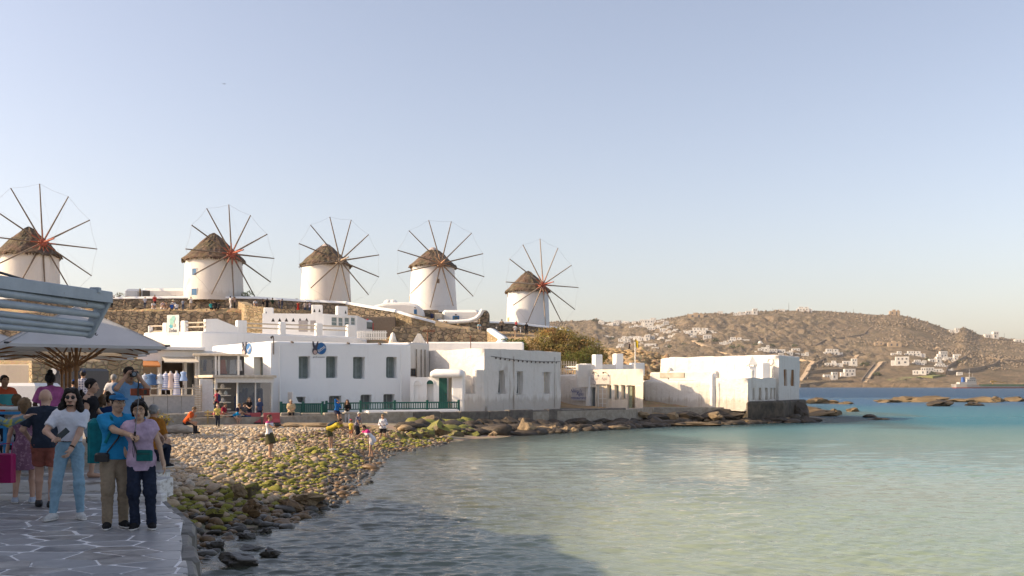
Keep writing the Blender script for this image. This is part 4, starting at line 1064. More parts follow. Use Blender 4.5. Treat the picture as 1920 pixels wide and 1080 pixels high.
for u, v0, v1, c1, c2, lb in ((311, 698, 731, (.66, .68, .78), (.16, .22, .5), 'dress form in a white dress with blue stripes'), (320, 697, 731, (.68, .52, .46), (.68, .52, .46), 'dress form in a pale pink dress'), (331, 697, 741, (.75, .73, .74), (.24, .28, .58), 'dress form in a white dress with a striped blue hem'),
                              (344, 696, 714, (.30, .42, .66), (.30, .42, .66), 'dress form in a light blue tunic'), (284, 700, 722, (.06, .13, .27), (.06, .13, .27), 'dark blue shirt hung out over the counter'), (300, 701, 720, (.6, .62, .66), (.6, .62, .66), 'grey white top hung at the dark shop doorway'), (272, 701, 726, (.42, .48, .6), (.42, .48, .6), 'pale blue dress hung left of the dark blue shirt')):
 Y = 60.6; s = (v1 - v0) / FPX * Y; w = .23 if u != 284 else .4
 t = thing('dress_form', lb, 'dress form', (XU(u, Y), Y, ZV(v1, Y)), 0, 'clothes shown on the counter')
 m, N, L, P = new_mat('dress'); tc = N.new('ShaderNodeTexCoord'); sx = N.new('ShaderNodeSeparateXYZ'); L.new(tc.outputs['Object'], sx.inputs[0])
 wv = math_n(N, L, 'SINE', math_n(N, L, 'MULTIPLY', sx.outputs[2], 55)); rr = ramp(N, L, wv, [(.45, c1), (.55, c2)]); L.new(rr.outputs[0], P.inputs['Base Color']); P.inputs['Roughness'].default_value = .9
 q = MB(); q.lathe([(w * 1.1, 0), (w * .95, s * .3), (w * .62, s * .58), (w * .85, s * .8), (w * .8, s * .88), (w * .3, s * .95), (.05, s * .96)], (0, 0, 0), 14, Matrix.Diagonal((1, .6, 1))); q.build('dress', m, t)
 q = MB(); q.tube((0, 0, s * .94), (0, 0, s * 1.04), .06, .05, 8); q.tube((0, 0, -.25), (0, 0, .1), .03, .03, 6); q.build('stand', dm, t)
Z0 = pl(268, 80.0); Z1 = pl(380, 78.0); Z2 = pl(668, 87.0)
zt = ZV(622, 79)
zo, fz = house('roof_terrace_house', 'broad white house with a railed roof terrace and white corner pillars', 'house', [Z0, Z1, Z2, (Z2[0], 93), (Z0[0], 93)], 2.0, zt, {}, M['whitewash'], .2)
def roof_rail(par, f, u0, u1, zbase, zs):
 T = on(par, f)
 for z in zs:
  q = MB(); q.tube(T @ Vector((f.s_(u0), .25, z)), T @ Vector((f.s_(u1), .25, z)), .06, .06, 6); q.build('rail', M['cream_wood'], par)
def pillar(par, f, u0, u1, z0, z1, m='whitewash'):
 q = MB(); q.bbox((f.s_(u0), .05, z0), (f.s_(u1), .5, z1), .05, on(par, f)); q.build('pillar', M[m], par)
fa, fb_ = fz[0], fz[1]
for u0, u1, v in ((276, 279, 610), (303, 312, 605), (337, 346, 602)): pillar(zo, fa, u0, u1, zt - .1, ZV(v, 79.3))
roof_rail(zo, fa, 276, 304, zt, (ZV(611, 79.5), ZV(621, 79.5))); roof_rail(zo, fa, 345, 382, zt, (ZV(605, 78.5), ZV(613, 78.5)))
q = MB(); T = on(zo, fb_); s = fb_.s_
q.prism([(s(386), zt - .05), (s(452), zt - .05), (s(452), zt + .35), (s(408), zt + 1.02), (s(386), zt + .95)], .1, .45, T); q.build('sloping_parapet', M['whitewash'], zo)
for u0, u1, v in ((446, 464, 600), (526, 537, 603.5), (594, 606, 606), (653, 668, 608.5)): pillar(zo, fb_, u0, u1, zt - .3, ZV(v, fb_.Y(u0)))
for u0, u1 in ((463, 527), (536, 596), (605, 655)):
 Ym = fb_.Y((u0 + u1) / 2); roof_rail(zo, fb_, u0, u1, zt, (ZV(607 + (u0 - 463) * .03, Ym), ZV(615 + (u0 - 463) * .025, Ym)))
q = MB()
for u in (543, 549, 556, 572, 588, 600, 612, 624, 629): q.tube(T @ Vector((s(u), -1.2, zt - 1.0)), T @ Vector((s(u), -1.2, zt + .25)), .03, .03, 5)
for v_ in (.2, -.3): q.tube(T @ Vector((s(541), -1.2, zt + v_)), T @ Vector((s(630), -1.2, zt + v_)), .03, .03, 5)
o = q.build('iron_frame', M['iron']); meta(o, 'low thin iron pipe frame standing on the roof above the donkey sign', 'frame')
fo = Fac(pl(313, 77.6), pl(335, 77.3)); zb_ = ZV(629, 77.5)
bo = thing('upright_board', 'tall white upright board with teal swirl and hand lettering on the roof edge', 'sign', (fo.p0.x, fo.p0.y, zb_)); T = on(bo, fo)
q = MB(); q.box((0, 0, zb_), (fo.L, .08, ZV(590.5, 77.5)), T); q.build('board', M['white_paint'], bo)
for cx, cz, rx, rz, mm in ((.42, .68, .2, .2, (.35, .62, .52)), (.55, .83, .17, .14, (.32, .6, .55)), (.36, .46, .16, .12, (.10, .42, .52)), (.62, .5, .12, .1, (.55, .52, .42))):
 h_ = ZV(590.5, 77.5) - zb_; q = MB(); pts = [(fo.L * cx + fo.L * rx * math.cos(t), zb_ + h_ * cz + h_ * rz * .9 * math.sin(t)) for t in np.linspace(0, 2 * math.pi, 16)[:-1]]
 q.prism(pts, -.012 - cx * .02, -.004, T); q.build('swirl', mat('swirl_%d' % int(cx * 100), mm, rough=.6, bumps=0), bo)
lettering(bo, T, fo.L / 2, -.012, zb_ + h_ * .24, 'Zorbas', .42, M['sign_dark'], .6)
N0 = pl(492, 90.0); N1 = pl(607, 90.6); N2 = pl(670, 93.0)
ch, fh = house('parapet_house', 'white house with turret pillars pierced by small triangles and a glazed corner room', 'house', [N0, N1, N2, (N2[0], 99), (N0[0], 99)], 3.0, ZV(589, 91), {1: [(621.5, 594, 633, 613, .2), (634.5, 595, 644, 613, .2), (646, 595, 656, 613, .2), (658, 595, 667, 612, .2)]}, M['whitewash'], .08)
for h in ((621.5, 594, 633, 613), (634.5, 595, 644, 613), (646, 595, 656, 613), (658, 595, 667, 612)): window(ch, fh[1], fh[1].rect(*h), .15, frame='white_paint', pane='pane_teal', mull=0, bars=1, fw=.06)
def tri_hole(f, u, v, w, h, par):
 T = on(par, f); s = f.s_(u); z = f.z(u, v); q = MB(); q.prism([(s - w, z - h), (s + w, z - h), (s, z + h)], -.012, -.002, T); q.build('triangle_vent', M['dark_void'], par)
for u0, u1, v in ((494, 512, 577), (584, 604.5, 571)): pillar(ch, fh[0], u0, u1, ZV(592, 90), ZV(v, 90.3))
pillar(ch, fh[1], 634, 653, ZV(592, 91.5), ZV(574, 92))
T = on(ch, fh[0])
for u in (512, 524.5, 537, 550, 562.5, 575): tri_hole(fh[0], u, 599.5, .16, .17, ch)
for u, v in ((499, 587), (589.5, 582), (599, 582)):
 T = on(ch, fh[0]); s = fh[0].s_(u); z = fh[0].z(u, v); q = MB(); q.prism([(s - .1, z - .15), (s + .1, z - .15), (s, z + .17)], .035, .046, T); q.build('triangle_vent', M['dark_void'], ch)
s = fh[1].s_(648.5); z = fh[1].z(648, 585); q = MB(); q.prism([(s - .1, z - .15), (s + .1, z - .15), (s, z + .17)], .035, .046, on(ch, fh[1])); q.build('triangle_vent', M['dark_void'], ch)
for u0, u1 in ((560, 577), (582, 592)):
 a, b, c, d = fh[0].rect(u0, 601, u1, 622); q = MB(); q.box((a, -.03, c), (b, -.004, d), on(ch, fh[0])); q.build('shutter', mat('lilac_panel', (.42, .38, .36), rough=.7), ch)
q = MB(); f = fh[0]; T = on(ch, f)
for k in range(2): q.path([T @ Vector((f.s_(540 + k * 6), 1.5, ZV(588, 91))), T @ Vector((f.s_(543 + k * 6), 1.5, ZV(582, 91))), T @ Vector((f.s_(547 + k * 6), 1.5, ZV(588, 91)))], .05, 5)
q.build('zigzag_rail', M['iron'], ch)
q = thing('white_picket_fence', 'short white picket fence beside the parked van', 'fence', (XU(670, 90), 90, ZV(637, 90)))
me = MB().box((-.05, -.02, 0), (.05, .02, .82)).mesh('picket'); me.materials.append(M['white_paint'])
for k in range(17): link('picket', me, q, loc=(k * .16, 0, 0))
for z in (.15, .6):
 b_ = MB(); b_.box((-.08, .021, z), (2.7, .05, z + .08)); b_.build('rail', M['white_paint'], q)
q = thing('conical_chimney', 'small whitewashed conical chimney beside the picket fence', 'chimney', (XU(740, 79), 79, 5.9))
b_ = MB(); b_.ball((0, 0, .35), .55, 14, (1.25, 1, .8)); b_.build('base', M['whitewash_old'], q); b_ = MB(); b_.lathe([(.38, .5), (.28, .9), (.16, 1.35), (.02, 1.5)], (-.15, 0, 0), 12); b_.build('cone', M['whitewash_old'], q)
q = thing('arched_chimney', 'small whitewashed open-arched chimney with pointed top', 'chimney', (XU(786, 78.5), 78.5, 5.5))
b_ = MB()
for x in (-.45, .31): b_.box((x, -.3, -.2), (x + .14, .3, 1.1))
b_.box((-.45, -.3, -.3), (.45, .3, .35)); b_.prism([(-.55, .98), (.55, .98), (.1, 1.75), (-.1, 1.75)], -.32, .32); b_.build('body', M['whitewash_old'], q)
q = MB(); x = XU(802, 77); q.tube((x, 77, 3.9), (x, 77, ZV(620, 77)), .06, .05, 7); q.tube((x - .4, 77, ZV(621, 77)), (x + .55, 77, ZV(621, 77)), .05, .05, 6)
for k in range(6): q.box((x - .35 + k * .16, 76.95, ZV(621, 77) + .0), (x - .27 + k * .16, 77.05, ZV(621, 77) + .14))
o = q.build('rusty_pole', M['rust']); meta(o, 'rusty pole with short crossbar standing above the sunlit house wall', 'pole')
q = MB(); x = XU(882.5, 80); q.tube((x, 80, 5.6), (x, 80, ZV(630, 80)), .04, .03, 6); q.ball((x, 80, ZV(631, 80)), .08); o = q.build('thin_mast', M['rust']); meta(o, 'thin rusty roof mast above the weathered house corner', 'pole')
bh = thing('narrow_back_house', 'narrow white back house with little dark window between the two white houses', 'house', (XU(790, 76), 76, 1.3))
b_ = MB(); f = Fac(pl(766, 74.5), pl(806, 76.5)); b_.bbox((0, 0, 1.3), (f.L, 3, ZV(643, 75.5)), .1, on(bh, f)); b_.build('wall', M['whitewash_old'], bh)
window(bh, Fac(pl(766, 74.48), pl(806, 76.48)), Fac(pl(766, 74.5), pl(806, 76.5)).rect(770, 691, 779, 705), .05, frame='iron', pane='glass_dark', mull=1)
b_ = MB(); 
for u in (780, 789, 796): b_.tube(on(bh, f) @ Vector((f.s_(u), -.06, 1.5)), on(bh, f) @ Vector((f.s_(u), -.06, 5.9)), .045, .045, 6)
b_.build('drain_pipe', M['concrete'], bh)
# ================================================================== WINDMILLS AND THE HILL BEHIND THE HOUSES
thatch_m, N, L, P = new_mat('thatch')
tc = N.new('ShaderNodeTexCoord')
n1 = noise_node(N, L, 3.0, 6, 0.7, tc.outputs['Object'], (1, 1, 0.35)); n2 = noise_node(N, L, 0.8, 4, 0.6, tc.outputs['Object'])
c = ramp(N, L, n1.outputs['Fac'], [(0.3, (0.05, 0.037, 0.026)), (0.52, (0.12, 0.085, 0.056)), (0.72, (0.21, 0.152, 0.10))])
L.new(mixc(N, L, 0.4, c.outputs[0], n2.outputs['Color'], 'OVERLAY'), P.inputs['Base Color']); P.inputs['Roughness'].default_value = 1.0
bump(N, L, P, n1.outputs['Fac'], 0.9, 0.15)
M['thatch'] = thatch_m
spar_m = mat('spar_wood', (0.24, 0.18, 0.13), (0.15, 0.112, 0.08), rough=.8)
pale_spar = mat('pale_spar_wood', (0.42, 0.33, 0.25), (0.30, 0.23, 0.17), rough=.8)
red_m = mat('red_axle', (0.42, 0.095, 0.05), (0.34, 0.075, 0.04), rough=.6)
rope_m = mat('rope', (0.50, 0.48, 0.45), rough=.9, bumps=0)
mill_m = mat_whitewash('mill_white', (0.76, 0.72, 0.67), (0.50, 0.42, 0.33), 0.45)
mill_m2 = mat_whitewash('mill_white_bright', (0.80, 0.79, 0.78), (0.60, 0.54, 0.46), 0.2)
def windmill(label, u, Y, vbase, veave, vtop, r0, r1, hub_uv, Rw, az, ph, spar, axle, wall, wins, seed, cap=False, sail=12, rim=True, redin=True):
 x = XU(u, Y); zb = ZV(vbase, Y) - 0.6; ze = ZV(veave, Y) - zb; zt = ZV(vtop, Y) - zb
 t = thing('windmill', label, 'windmill', (x, Y, zb), 0, 'white windmills on the mound')
 q = MB(); n = 40
 prof = [(r0 * 1.02, 0), (r0, .6)] + [(r0 + (r1 - r0) * k / 5, .6 + (ze - .05 - .6) * k / 5) for k in range(1, 6)]
 q.lathe(prof, (0, 0, 0), n); tw = q.build('tower', wall, t)
 for (du, v0, v1, w, mm) in wins:                     # windows and doors sit on the curved wall
  a = math.asin(max(-.98, min(.98, (du / FPX * Y) / r1))); za, z2 = ZV(v1, Y) - zb, ZV(v0, Y) - zb
  rr = r0 + (r1 - r0) * ((za + z2) / 2) / (ze)
  Mx = Matrix.Rotation(a, 4, 'Z') @ Matrix.Translation((0, -rr, 0))
  q = MB(); q.box((-w - .06, -.02, za - .06), (w + .06, .35, z2 + .06), Mx); fr = q.build('door' if w > .34 else 'window', wall, t)
  q = MB(); q.box((-w, -.035, za), (w, -.018, z2), Mx); q.build('leaf', mm, fr)
 rg = random.Random(seed); nr, nc = 15, 56; V = []
 for i in range(nr):
  k = i / (nr - 1)
  for j in range(nc):
   th = 2 * math.pi * j / nc
   r = (r1 + .40) * (1 - k) ** .84 + .04
   z = ze - .35 + (zt - ze + .35) * k
   d = mnoise.noise(Vector((math.cos(th) * 2.6, math.sin(th) * 2.6, k * 3 + seed))) * .13 + mnoise.noise(Vector((math.cos(th) * 9, math.sin(th) * 9, k * 7 + seed))) * .09
   if i == 0: z += rg.uniform(-.22, .12)
   if i == 1: r += .06
   r += d * (1 if k < .95 else .2) ; z += d * .5
   V.append((r * math.cos(th), r * math.sin(th), z))
 F = [(i * nc + j, i * nc + (j + 1) % nc, (i + 1) * nc + (j + 1) % nc, (i + 1) * nc + j) for i in range(nr - 1) for j in range(nc)]
 V2 = [(0, 0, ze + .2)]; F += [(j, len(V), (j + 1) % nc) for j in range(nc)]
 VV = V + V2; 
 for j in range(150):
  th = rg.uniform(0, 2 * math.pi); r = r1 + .27 + rg.uniform(-.05, .08); dz = rg.uniform(.12, .42); w = rg.uniform(.02, .05)
  o = len(VV); z = ze - .2 + rg.uniform(-.05, .15)
  VV += [(r * math.cos(th - w), r * math.sin(th - w), z), (r * math.cos(th + w), r * math.sin(th + w), z), ((r + .06) * math.cos(th), (r + .06) * math.sin(th), z - dz), ((r - .08) * math.cos(th), (r - .08) * math.sin(th), z)]
  F += [(o, o + 2, o + 1), (o + 1, o + 2, o + 3), (o + 3, o + 2, o)]
 rf = link('roof', np_mesh('roof', VV, F), t, thatch_m)
 if cap:
  q = MB(); q.lathe([(.75, zt - .42), (.5, zt - .2), (.25, zt - .02), (.02, zt + .05)], (0, 0, 0), 14); q.build('roof_cap', mat('cap_mortar', (.45, .38, .36), rough=.9), rf)
 az = az + math.atan2(CU - u, FPX)
 ax = Vector((math.sin(az), -math.cos(az), 0.10)).normalized()
 ku = (hub_uv[0] - CU) / FPX
 s = (ku * Y - x) / (ax.x - ku * ax.y); s = max(1.2, s)
 hub = Vector((ax.x * s, ax.y * s, ZV(hub_uv[1], Y + ax.y * s) - zb))
 inner = hub - ax * (s + .2)
 q = MB(); q.tube(inner, hub + ax * .3, .26, .2, 10); q.tube(hub + ax * .3, hub + ax * 2.5, .14, .07, 8); axl = q.build('axle', axle, t)
 q = MB(); q.tube(hub - ax * .28, hub + ax * .22, .42, .38, 12); q.build('hub', axle, axl)
 ex = Vector((0, 0, 1)).cross(ax).normalized(); ez = ax.cross(ex)
 tips = []
 for k in range(sail):
  a = ph + 2 * math.pi * k / sail
  d = ex * math.cos(a) + ez * math.sin(a); rr = Rw * rg.uniform(.97, 1.02); tips.append(hub + d * rr)
  q = MB(); q.tube(hub + d * .2, hub + d * rr, .105, .065, 6); sp = q.build('spar', spar, t)
  if redin: q = MB(); q.tube(hub + d * .15 + ax * .09, hub + d * Rw * .22 + ax * .09, .07, .06, 5); q.build('spar_splint', axle, sp)
 nose = hub + ax * 2.45
 if rim:
  q = MB()
  for a, b in zip(tips, tips[1:] + tips[:1]):
   mid = (a + b) / 2 - (a + b - 2 * hub).normalized() * .12; q.tube(a, mid, .011, .011, 4, False); q.tube(mid, b, .011, .011, 4, False)
  q.build('rim_rope', rope_m, t)
 q = MB()
 for a in tips: q.tube(nose, a, .006, .006, 4, False)
 q.build('stay_rope', rope_m, t)
 return t
blue_d = mat('mill_blue', (0.035, 0.15, 0.33), rough=.5, bumps=0); brown_d = mat('mill_brown', (.24, .15, .09), rough=.7); tan_d = mat('mill_tan', (.45, .31, .16), rough=.7)
windmill('leftmost windmill, with cracked beige wall and shaggy dark thatch behind the pipe frame', 54, 115, 548, 476, 425, 3.35, 3.2, (80, 455), 6.75, R(27), R(90), spar_m, red_m, mill_m, [], 1)
windmill('windmill with a small blue window and blue door, next to the long low white building', 401, 115, 556, 485, 437, 3.35, 3.15, (434, 476), 5.6, R(30), R(90), spar_m, red_m, mill_m, [(-21, 509, 521, .28, blue_d), (-20, 546, 558, .36, blue_d)], 2)
windmill('windmill with pale wooden axle, a conical knob on its thatch and no red paint', 611, 132, 571, 494, 457, 3.35, 3.05, (638, 489), 5.75, R(24), R(102), spar_m, pale_spar, mill_m, [(-43, 500, 512, .2, brown_d), (-43, 552, 570, .3, tan_d)], 3, cap=True, redin=False)
windmill('windmill with dark square window in the middle of its white wall, above the curved house', 812, 143, 580, 497, 464, 3.42, 3.05, (827, 494), 6.35, R(13), R(105), spar_m, mat('tan_axle', (.40, .22, .12), rough=.7), mill_m2, [(-38, 502, 511, .2, brown_d), (12, 527, 535, .18, brown_d), (-40, 556, 569, .3, tan_d)], 4, cap=True)
windmill('rightmost windmill, with low thatch and bright red hub, beyond the terrace path', 990, 150, 613, 544, 508, 3.25, 3.05, (1018, 534), 6.8, R(38), R(90), pale_spar, red_m, mill_m2, [(-38, 546, 558, .2, brown_d), (-35, 596, 610, .33, tan_d)], 5)
def ribbon_wall(name, label, pts, thick, m, coping=None, ch=.22, jag=.06, seed=0, cat='wall'):
 rg = random.Random(seed); P = []
 for (u0, Y0, v0, b0), (u1, Y1, v1, b1) in zip(pts, pts[1:]):
  p0 = Vector((XU(u0, Y0), Y0, ZV(v0, Y0))); p1 = Vector((XU(u1, Y1), Y1, ZV(v1, Y1)))
  n = max(1, int((p1 - p0).length / .5))
  for k in range(n): P.append((p0.lerp(p1, k / n), b0 + (b1 - b0) * k / n))
 P.append((p1, b1))
 org = Vector((P[0][0].x, P[0][0].y, min(b for _, b in P)))
 t = thing(name, label, cat, org)
 mb = MB(); cp = MB(); n = len(P)
 nrm = []
 for i in range(n):
  d = P[min(i + 1, n - 1)][0] - P[max(i - 1, 0)][0]; d = Vector((d.x, d.y)).normalized(); nrm.append(Vector((-d.y, d.x, 0)))
 rows = []
 for i, (p, b) in enumerate(P):
  w = rg.uniform(-.07, .07); up = Vector((0, 0, rg.uniform(-jag, jag)))
  base = Vector((p.x, p.y, b)); mid = base.lerp(p, .5) + nrm[i] * rg.uniform(-.08, .08)
  rows.append([v - org for v in (base + nrm[i] * (-.15), mid - nrm[i] * .05, p + up + nrm[i] * w * .4, p + up + nrm[i] * thick, base + nrm[i] * thick)])
 k = 5; vs = [v for r_ in rows for v in r_]
 mb.add(vs, [(i * k + j, (i + 1) * k + j, (i + 1) * k + j + 1, i * k + j + 1) for i in range(n - 1) for j in range(k - 1)] + [(4, 3, 2, 1, 0), tuple((n - 1) * k + j for j in range(5))])
 mb.build('wall', m, t)
 if coping:
  rows = []
  for i, (p, b) in enumerate(P):
   w = rg.uniform(-.03, .03)
   rows.append([v - org for v in (p + nrm[i] * (-.10 + w) + Vector((0, 0, -.02)), p + nrm[i] * (-.08 + w) + Vector((0, 0, ch * .7)), p + nrm[i] * (thick * .5) + Vector((0, 0, ch)), p + nrm[i] * (thick + .08) + Vector((0, 0, ch * .7)), p + nrm[i] * (thick + .08))])
  vs = [v for r_ in rows for v in r_]
  cp.add(vs, [(i * k + j, (i + 1) * k + j, (i + 1) * k + j + 1, i * k + j + 1) for i in range(n - 1) for j in range(k - 1)] + [(4, 3, 2, 1, 0), tuple((n - 1) * k + j for j in range(5))], True)
  cp.build('coping', coping, t)
 return t
ww = M['whitewash_clean']
ribbon_wall('retaining_wall', 'long dark lower stone retaining wall above the white roof terrace', [(-330, 105, 590, 6.0), (-60, 105, 588, 7.0), (195, 105, 583, 7.4), (330, 105, 584, 7.6), (457, 105.3, 586, 7.8)], .6, M['stone_dark'], None, seed=1)
ribbon_wall('stone_wall', 'upper brown stone wall with white coping in front of the long low white building', [(-330, 112.4, 562, 11.0), (-60, 112.4, 561, 11.4), (212, 112.4, 560.5, 11.4), (300, 112.4, 559.5, 11.3), (400, 112.4, 559, 11.2), (480, 112.4, 560, 11.0), (560, 112.5, 565, 10.0), (650, 112.6, 569, 9.6)], .6, M['stone_dark'], ww, .26, seed=2)
ribbon_wall('stone_wall', 'sunlit tan stone wall corner jutting out behind the turret house', [(447, 108.5, 565.5, 7.6), (459, 102.6, 571, 7.6), (500, 102.0, 577, 7.6), (603, 103.0, 584, 7.6)], .8, M['stone_tan'], None, seed=3)
ribbon_wall('stone_wall', 'dark stone wall with sloping white coping running down behind the van', [(648, 112.0, 570, 7.2), (700, 110.6, 579, 7.2), (740, 109.6, 585, 7.3)], .6, M['stone_dark'], ww, .3, seed=4)
ribbon_wall('stone_wall', 'sunlit stone wall with white coping sloping down to the passers-by', [(740, 109.6, 585, 7.3), (772, 108.9, 595, 8), (800, 109.2, 602, 8.4), (816, 109.6, 606.5, 8.4)], .6, M['stone_tan'], ww, .3, seed=5)
ribbon_wall('stone_wall', 'long grey rubble wall below the path beside the people in orange and white', [(735, 104.6, 612.5, 5.4), (800, 104.4, 612, 5.4), (870, 104.2, 617, 5.0), (918, 104.0, 620.5, 5.0)], .6, M['stone_dark'], None, seed=6)
ribbon_wall('stone_wall', 'short stone wall with broad white coping stepping down toward the white roof', [(914, 104.0, 620, 5.0), (932, 101.5, 633, 4.6), (938, 99.5, 638, 4.2), (929, 97.6, 648, 4.0)], .7, M['stone_tan'], ww, .3, seed=7)
ribbon_wall('stone_wall', 'dark stone wall with white coping below the rightmost windmill', [(905, 135.0, 605, 8.6), (960, 136.5, 606.5, 8.8), (1000, 138, 612, 8.6), (1046, 139.5, 616.5, 8.0)], .7, M['stone_dark'], ww, .3, seed=8)
ribbon_wall('stone_wall', 'end of the mill terrace wall with bluish white coping, behind the tamarisk', [(1052, 140, 617.5, 7.6), (1073, 144, 622.5, 7.0)], .7, M['stone_dark'], ww, .3, seed=9)
t = thing('long_low_building', 'long low whitewashed building with dark shuttered window left of the windmill', 'house', (XU(233, 117), 117, 12.6))
def bx(par, name, u0, u1, Y, v0, v1, depth, m, bev=.12, yo=0):
 q = MB(); q.bbox((XU(u0, Y), Y + yo, ZV(v1, Y)), (XU(u1, Y), Y + yo + depth, ZV(v0, Y)), bev); q.v = [v - par.location for v in q.v]; return q.build(name, m, par)
bx(t, 'wall', 233, 261, 117.3, 541.5, 562, 4, M['whitewash'], .25); bx(t, 'wall', 262.5, 349, 117, 540.5, 562, 4, M['whitewash'], .3); bx(t, 'annex', 348, 378, 116.0, 543, 562, 2.2, M['whitewash'], .5)
bx(t, 'window', 267, 281, 116.97, 545, 555.5, .05, mat('grey_shutter', (.13, .115, .10), rough=.7), .01); bx(t, 'window', 365, 369.5, 115.96, 549.5, 555, .05, blue_d, .01)
bx(t, 'gable_strip', 260.8, 262.6, 117.02, 541, 558, .3, M['stone_tan'], .02)
t = thing('curved_house', 'round-shouldered white house with narrow blue door and chimney hump under the fourth windmill', 'house', (XU(700, 122), 122, 9.0))
Y = 122; vs = []; prof = [(690, 605), (690, 577), (706, 571.5), (722, 567.5), (752, 566.5), (768, 567), (782, 570), (790, 578), (792, 590), (792, 612)]
q = MB(); q.prism([(XU(u, Y), ZV(v, Y)) for u, v in prof[::-1]], Y, Y + 5); q.v = [v - t.location for v in q.v]; o = q.build('wall', M['whitewash'], t, bev=.35); tri_fix(o)
bx(t, 'door', 776, 781.5, 121.96, 580, 594, .06, blue_d, .01); bx(t, 'lamp', 777, 779, 121.9, 576, 578, .2, M['iron'], .01)
q = MB()
for u0, u1 in ((724, 731), (733, 741)): 
 c0 = Vector((XU((u0 + u1) / 2, 123), 123.0, ZV(568, 123))); q.ball(c0 - t.location, .55, 12, (1, .8, .75))
q.build('roof_hump', M['whitewash'], t)
t = thing('swept_wall_house', 'white house front with wide blue window, its side wall sweeping up in a white curve', 'house', (XU(822, 124), 124, 8.8))
bx(t, 'wall', 829, 899, 124, 581, 615, 4.5, M['whitewash'], .3); bx(t, 'stone_side', 897, 916.5, 122.4, 581.5, 618, 5, M['stone_dark'], .3)
bx(t, 'window', 848.5, 861, 123.95, 592, 605.5, .08, blue_d, .01); bx(t, 'pane', 852, 858, 123.9, 594, 604, .04, M['glass_dark'], .005); bx(t, 'lamp', 853, 856, 123.85, 589, 591, .2, M['iron'], .01)
q = MB(); f_ = [(905, 581), (900, 590), (893, 597), (880, 602), (850, 604), (822, 603.5)]
for (a, b) in zip(f_, f_[1:]): q.tube(Vector((XU(a[0], 122.2), 122.2, ZV(a[1], 122.2))) - t.location, Vector((XU(b[0], 122.2), 122.2, ZV(b[1], 122.2))) - t.location, .26, .26, 8)
q.build('coping', ww, t)
bx(t, 'front_wall', 822, 898, 122.3, 604, 622, .4, M['stone_dark'], .05)
bx(t, 'side_hut', 815, 829, 123.2, 587, 604, 2, mat('hut_cream', (.62, .54, .42), rough=.8), .05); bx(t, 'hut_window', 820, 827, 123.15, 598, 603, .08, blue_d, .01); bx(t, 'back_wall', 790, 822, 126, 581, 612, .5, M['stone_dark'], .05); bx(t, 'water_tank', 807, 813, 125.5, 588, 599, .5, mat('tank_navy', (.02, .03, .10), rough=.6), .1)
q = MB(); Y = 108.5; q.bbox((XU(660, Y), Y, 7.6), (XU(741, Y), Y + 1.0, ZV(594, Y)), .05); o = q.build('lean_to', mat('mud_plaster', (.20, .16, .125), (.15, .12, .095), rough=.95)); meta(o, 'dark mud-plastered lean-to wall under the sloping coping, above the van', 'wall')
t = thing('white_van', 'white delivery van seen from behind, parked under the stone wall', 'van', (XU(670, 103.5), 103.5, ZV(636, 103.5)), R(-26))
pm = mat('van_white', (.72, .72, .72), (.69, .69, .69), rough=.3, bumps=0, spec=.6)
q = MB(); q.bbox((-3.1, -.9, .35), (1.35, .95, 2.0), .16); q.build('body', pm, t)
q = MB(); q.box((1.345, -.72, 1.05), (1.372, .74, 1.75)); q.build('rear_window', M['glass_dark'], t)
rl = mat('tail_red', (.45, .01, .012), rough=.3, bumps=0)
for y in (-.88, .80): q = MB(); q.box((1.30, y, .8), (1.38, y + .14, 1.7)); q.build('tail_light', rl, t)
q = MB(); q.box((1.34, -.9, .3), (1.46, .95, .55)); q.build('bumper', M['black_plastic'], t)
for x in (.7, -2.3):
 for y in (-.95, .78): q = MB(); q.tube((x, y, .34), (x, y + .2, .34), .34, .34, 16); q.build('wheel', M['black_plastic'], t)
q = MB(); q.box((1.2, -.1, 1.98), (1.36, .1, 2.06)); q.build('brake_light', rl, t)
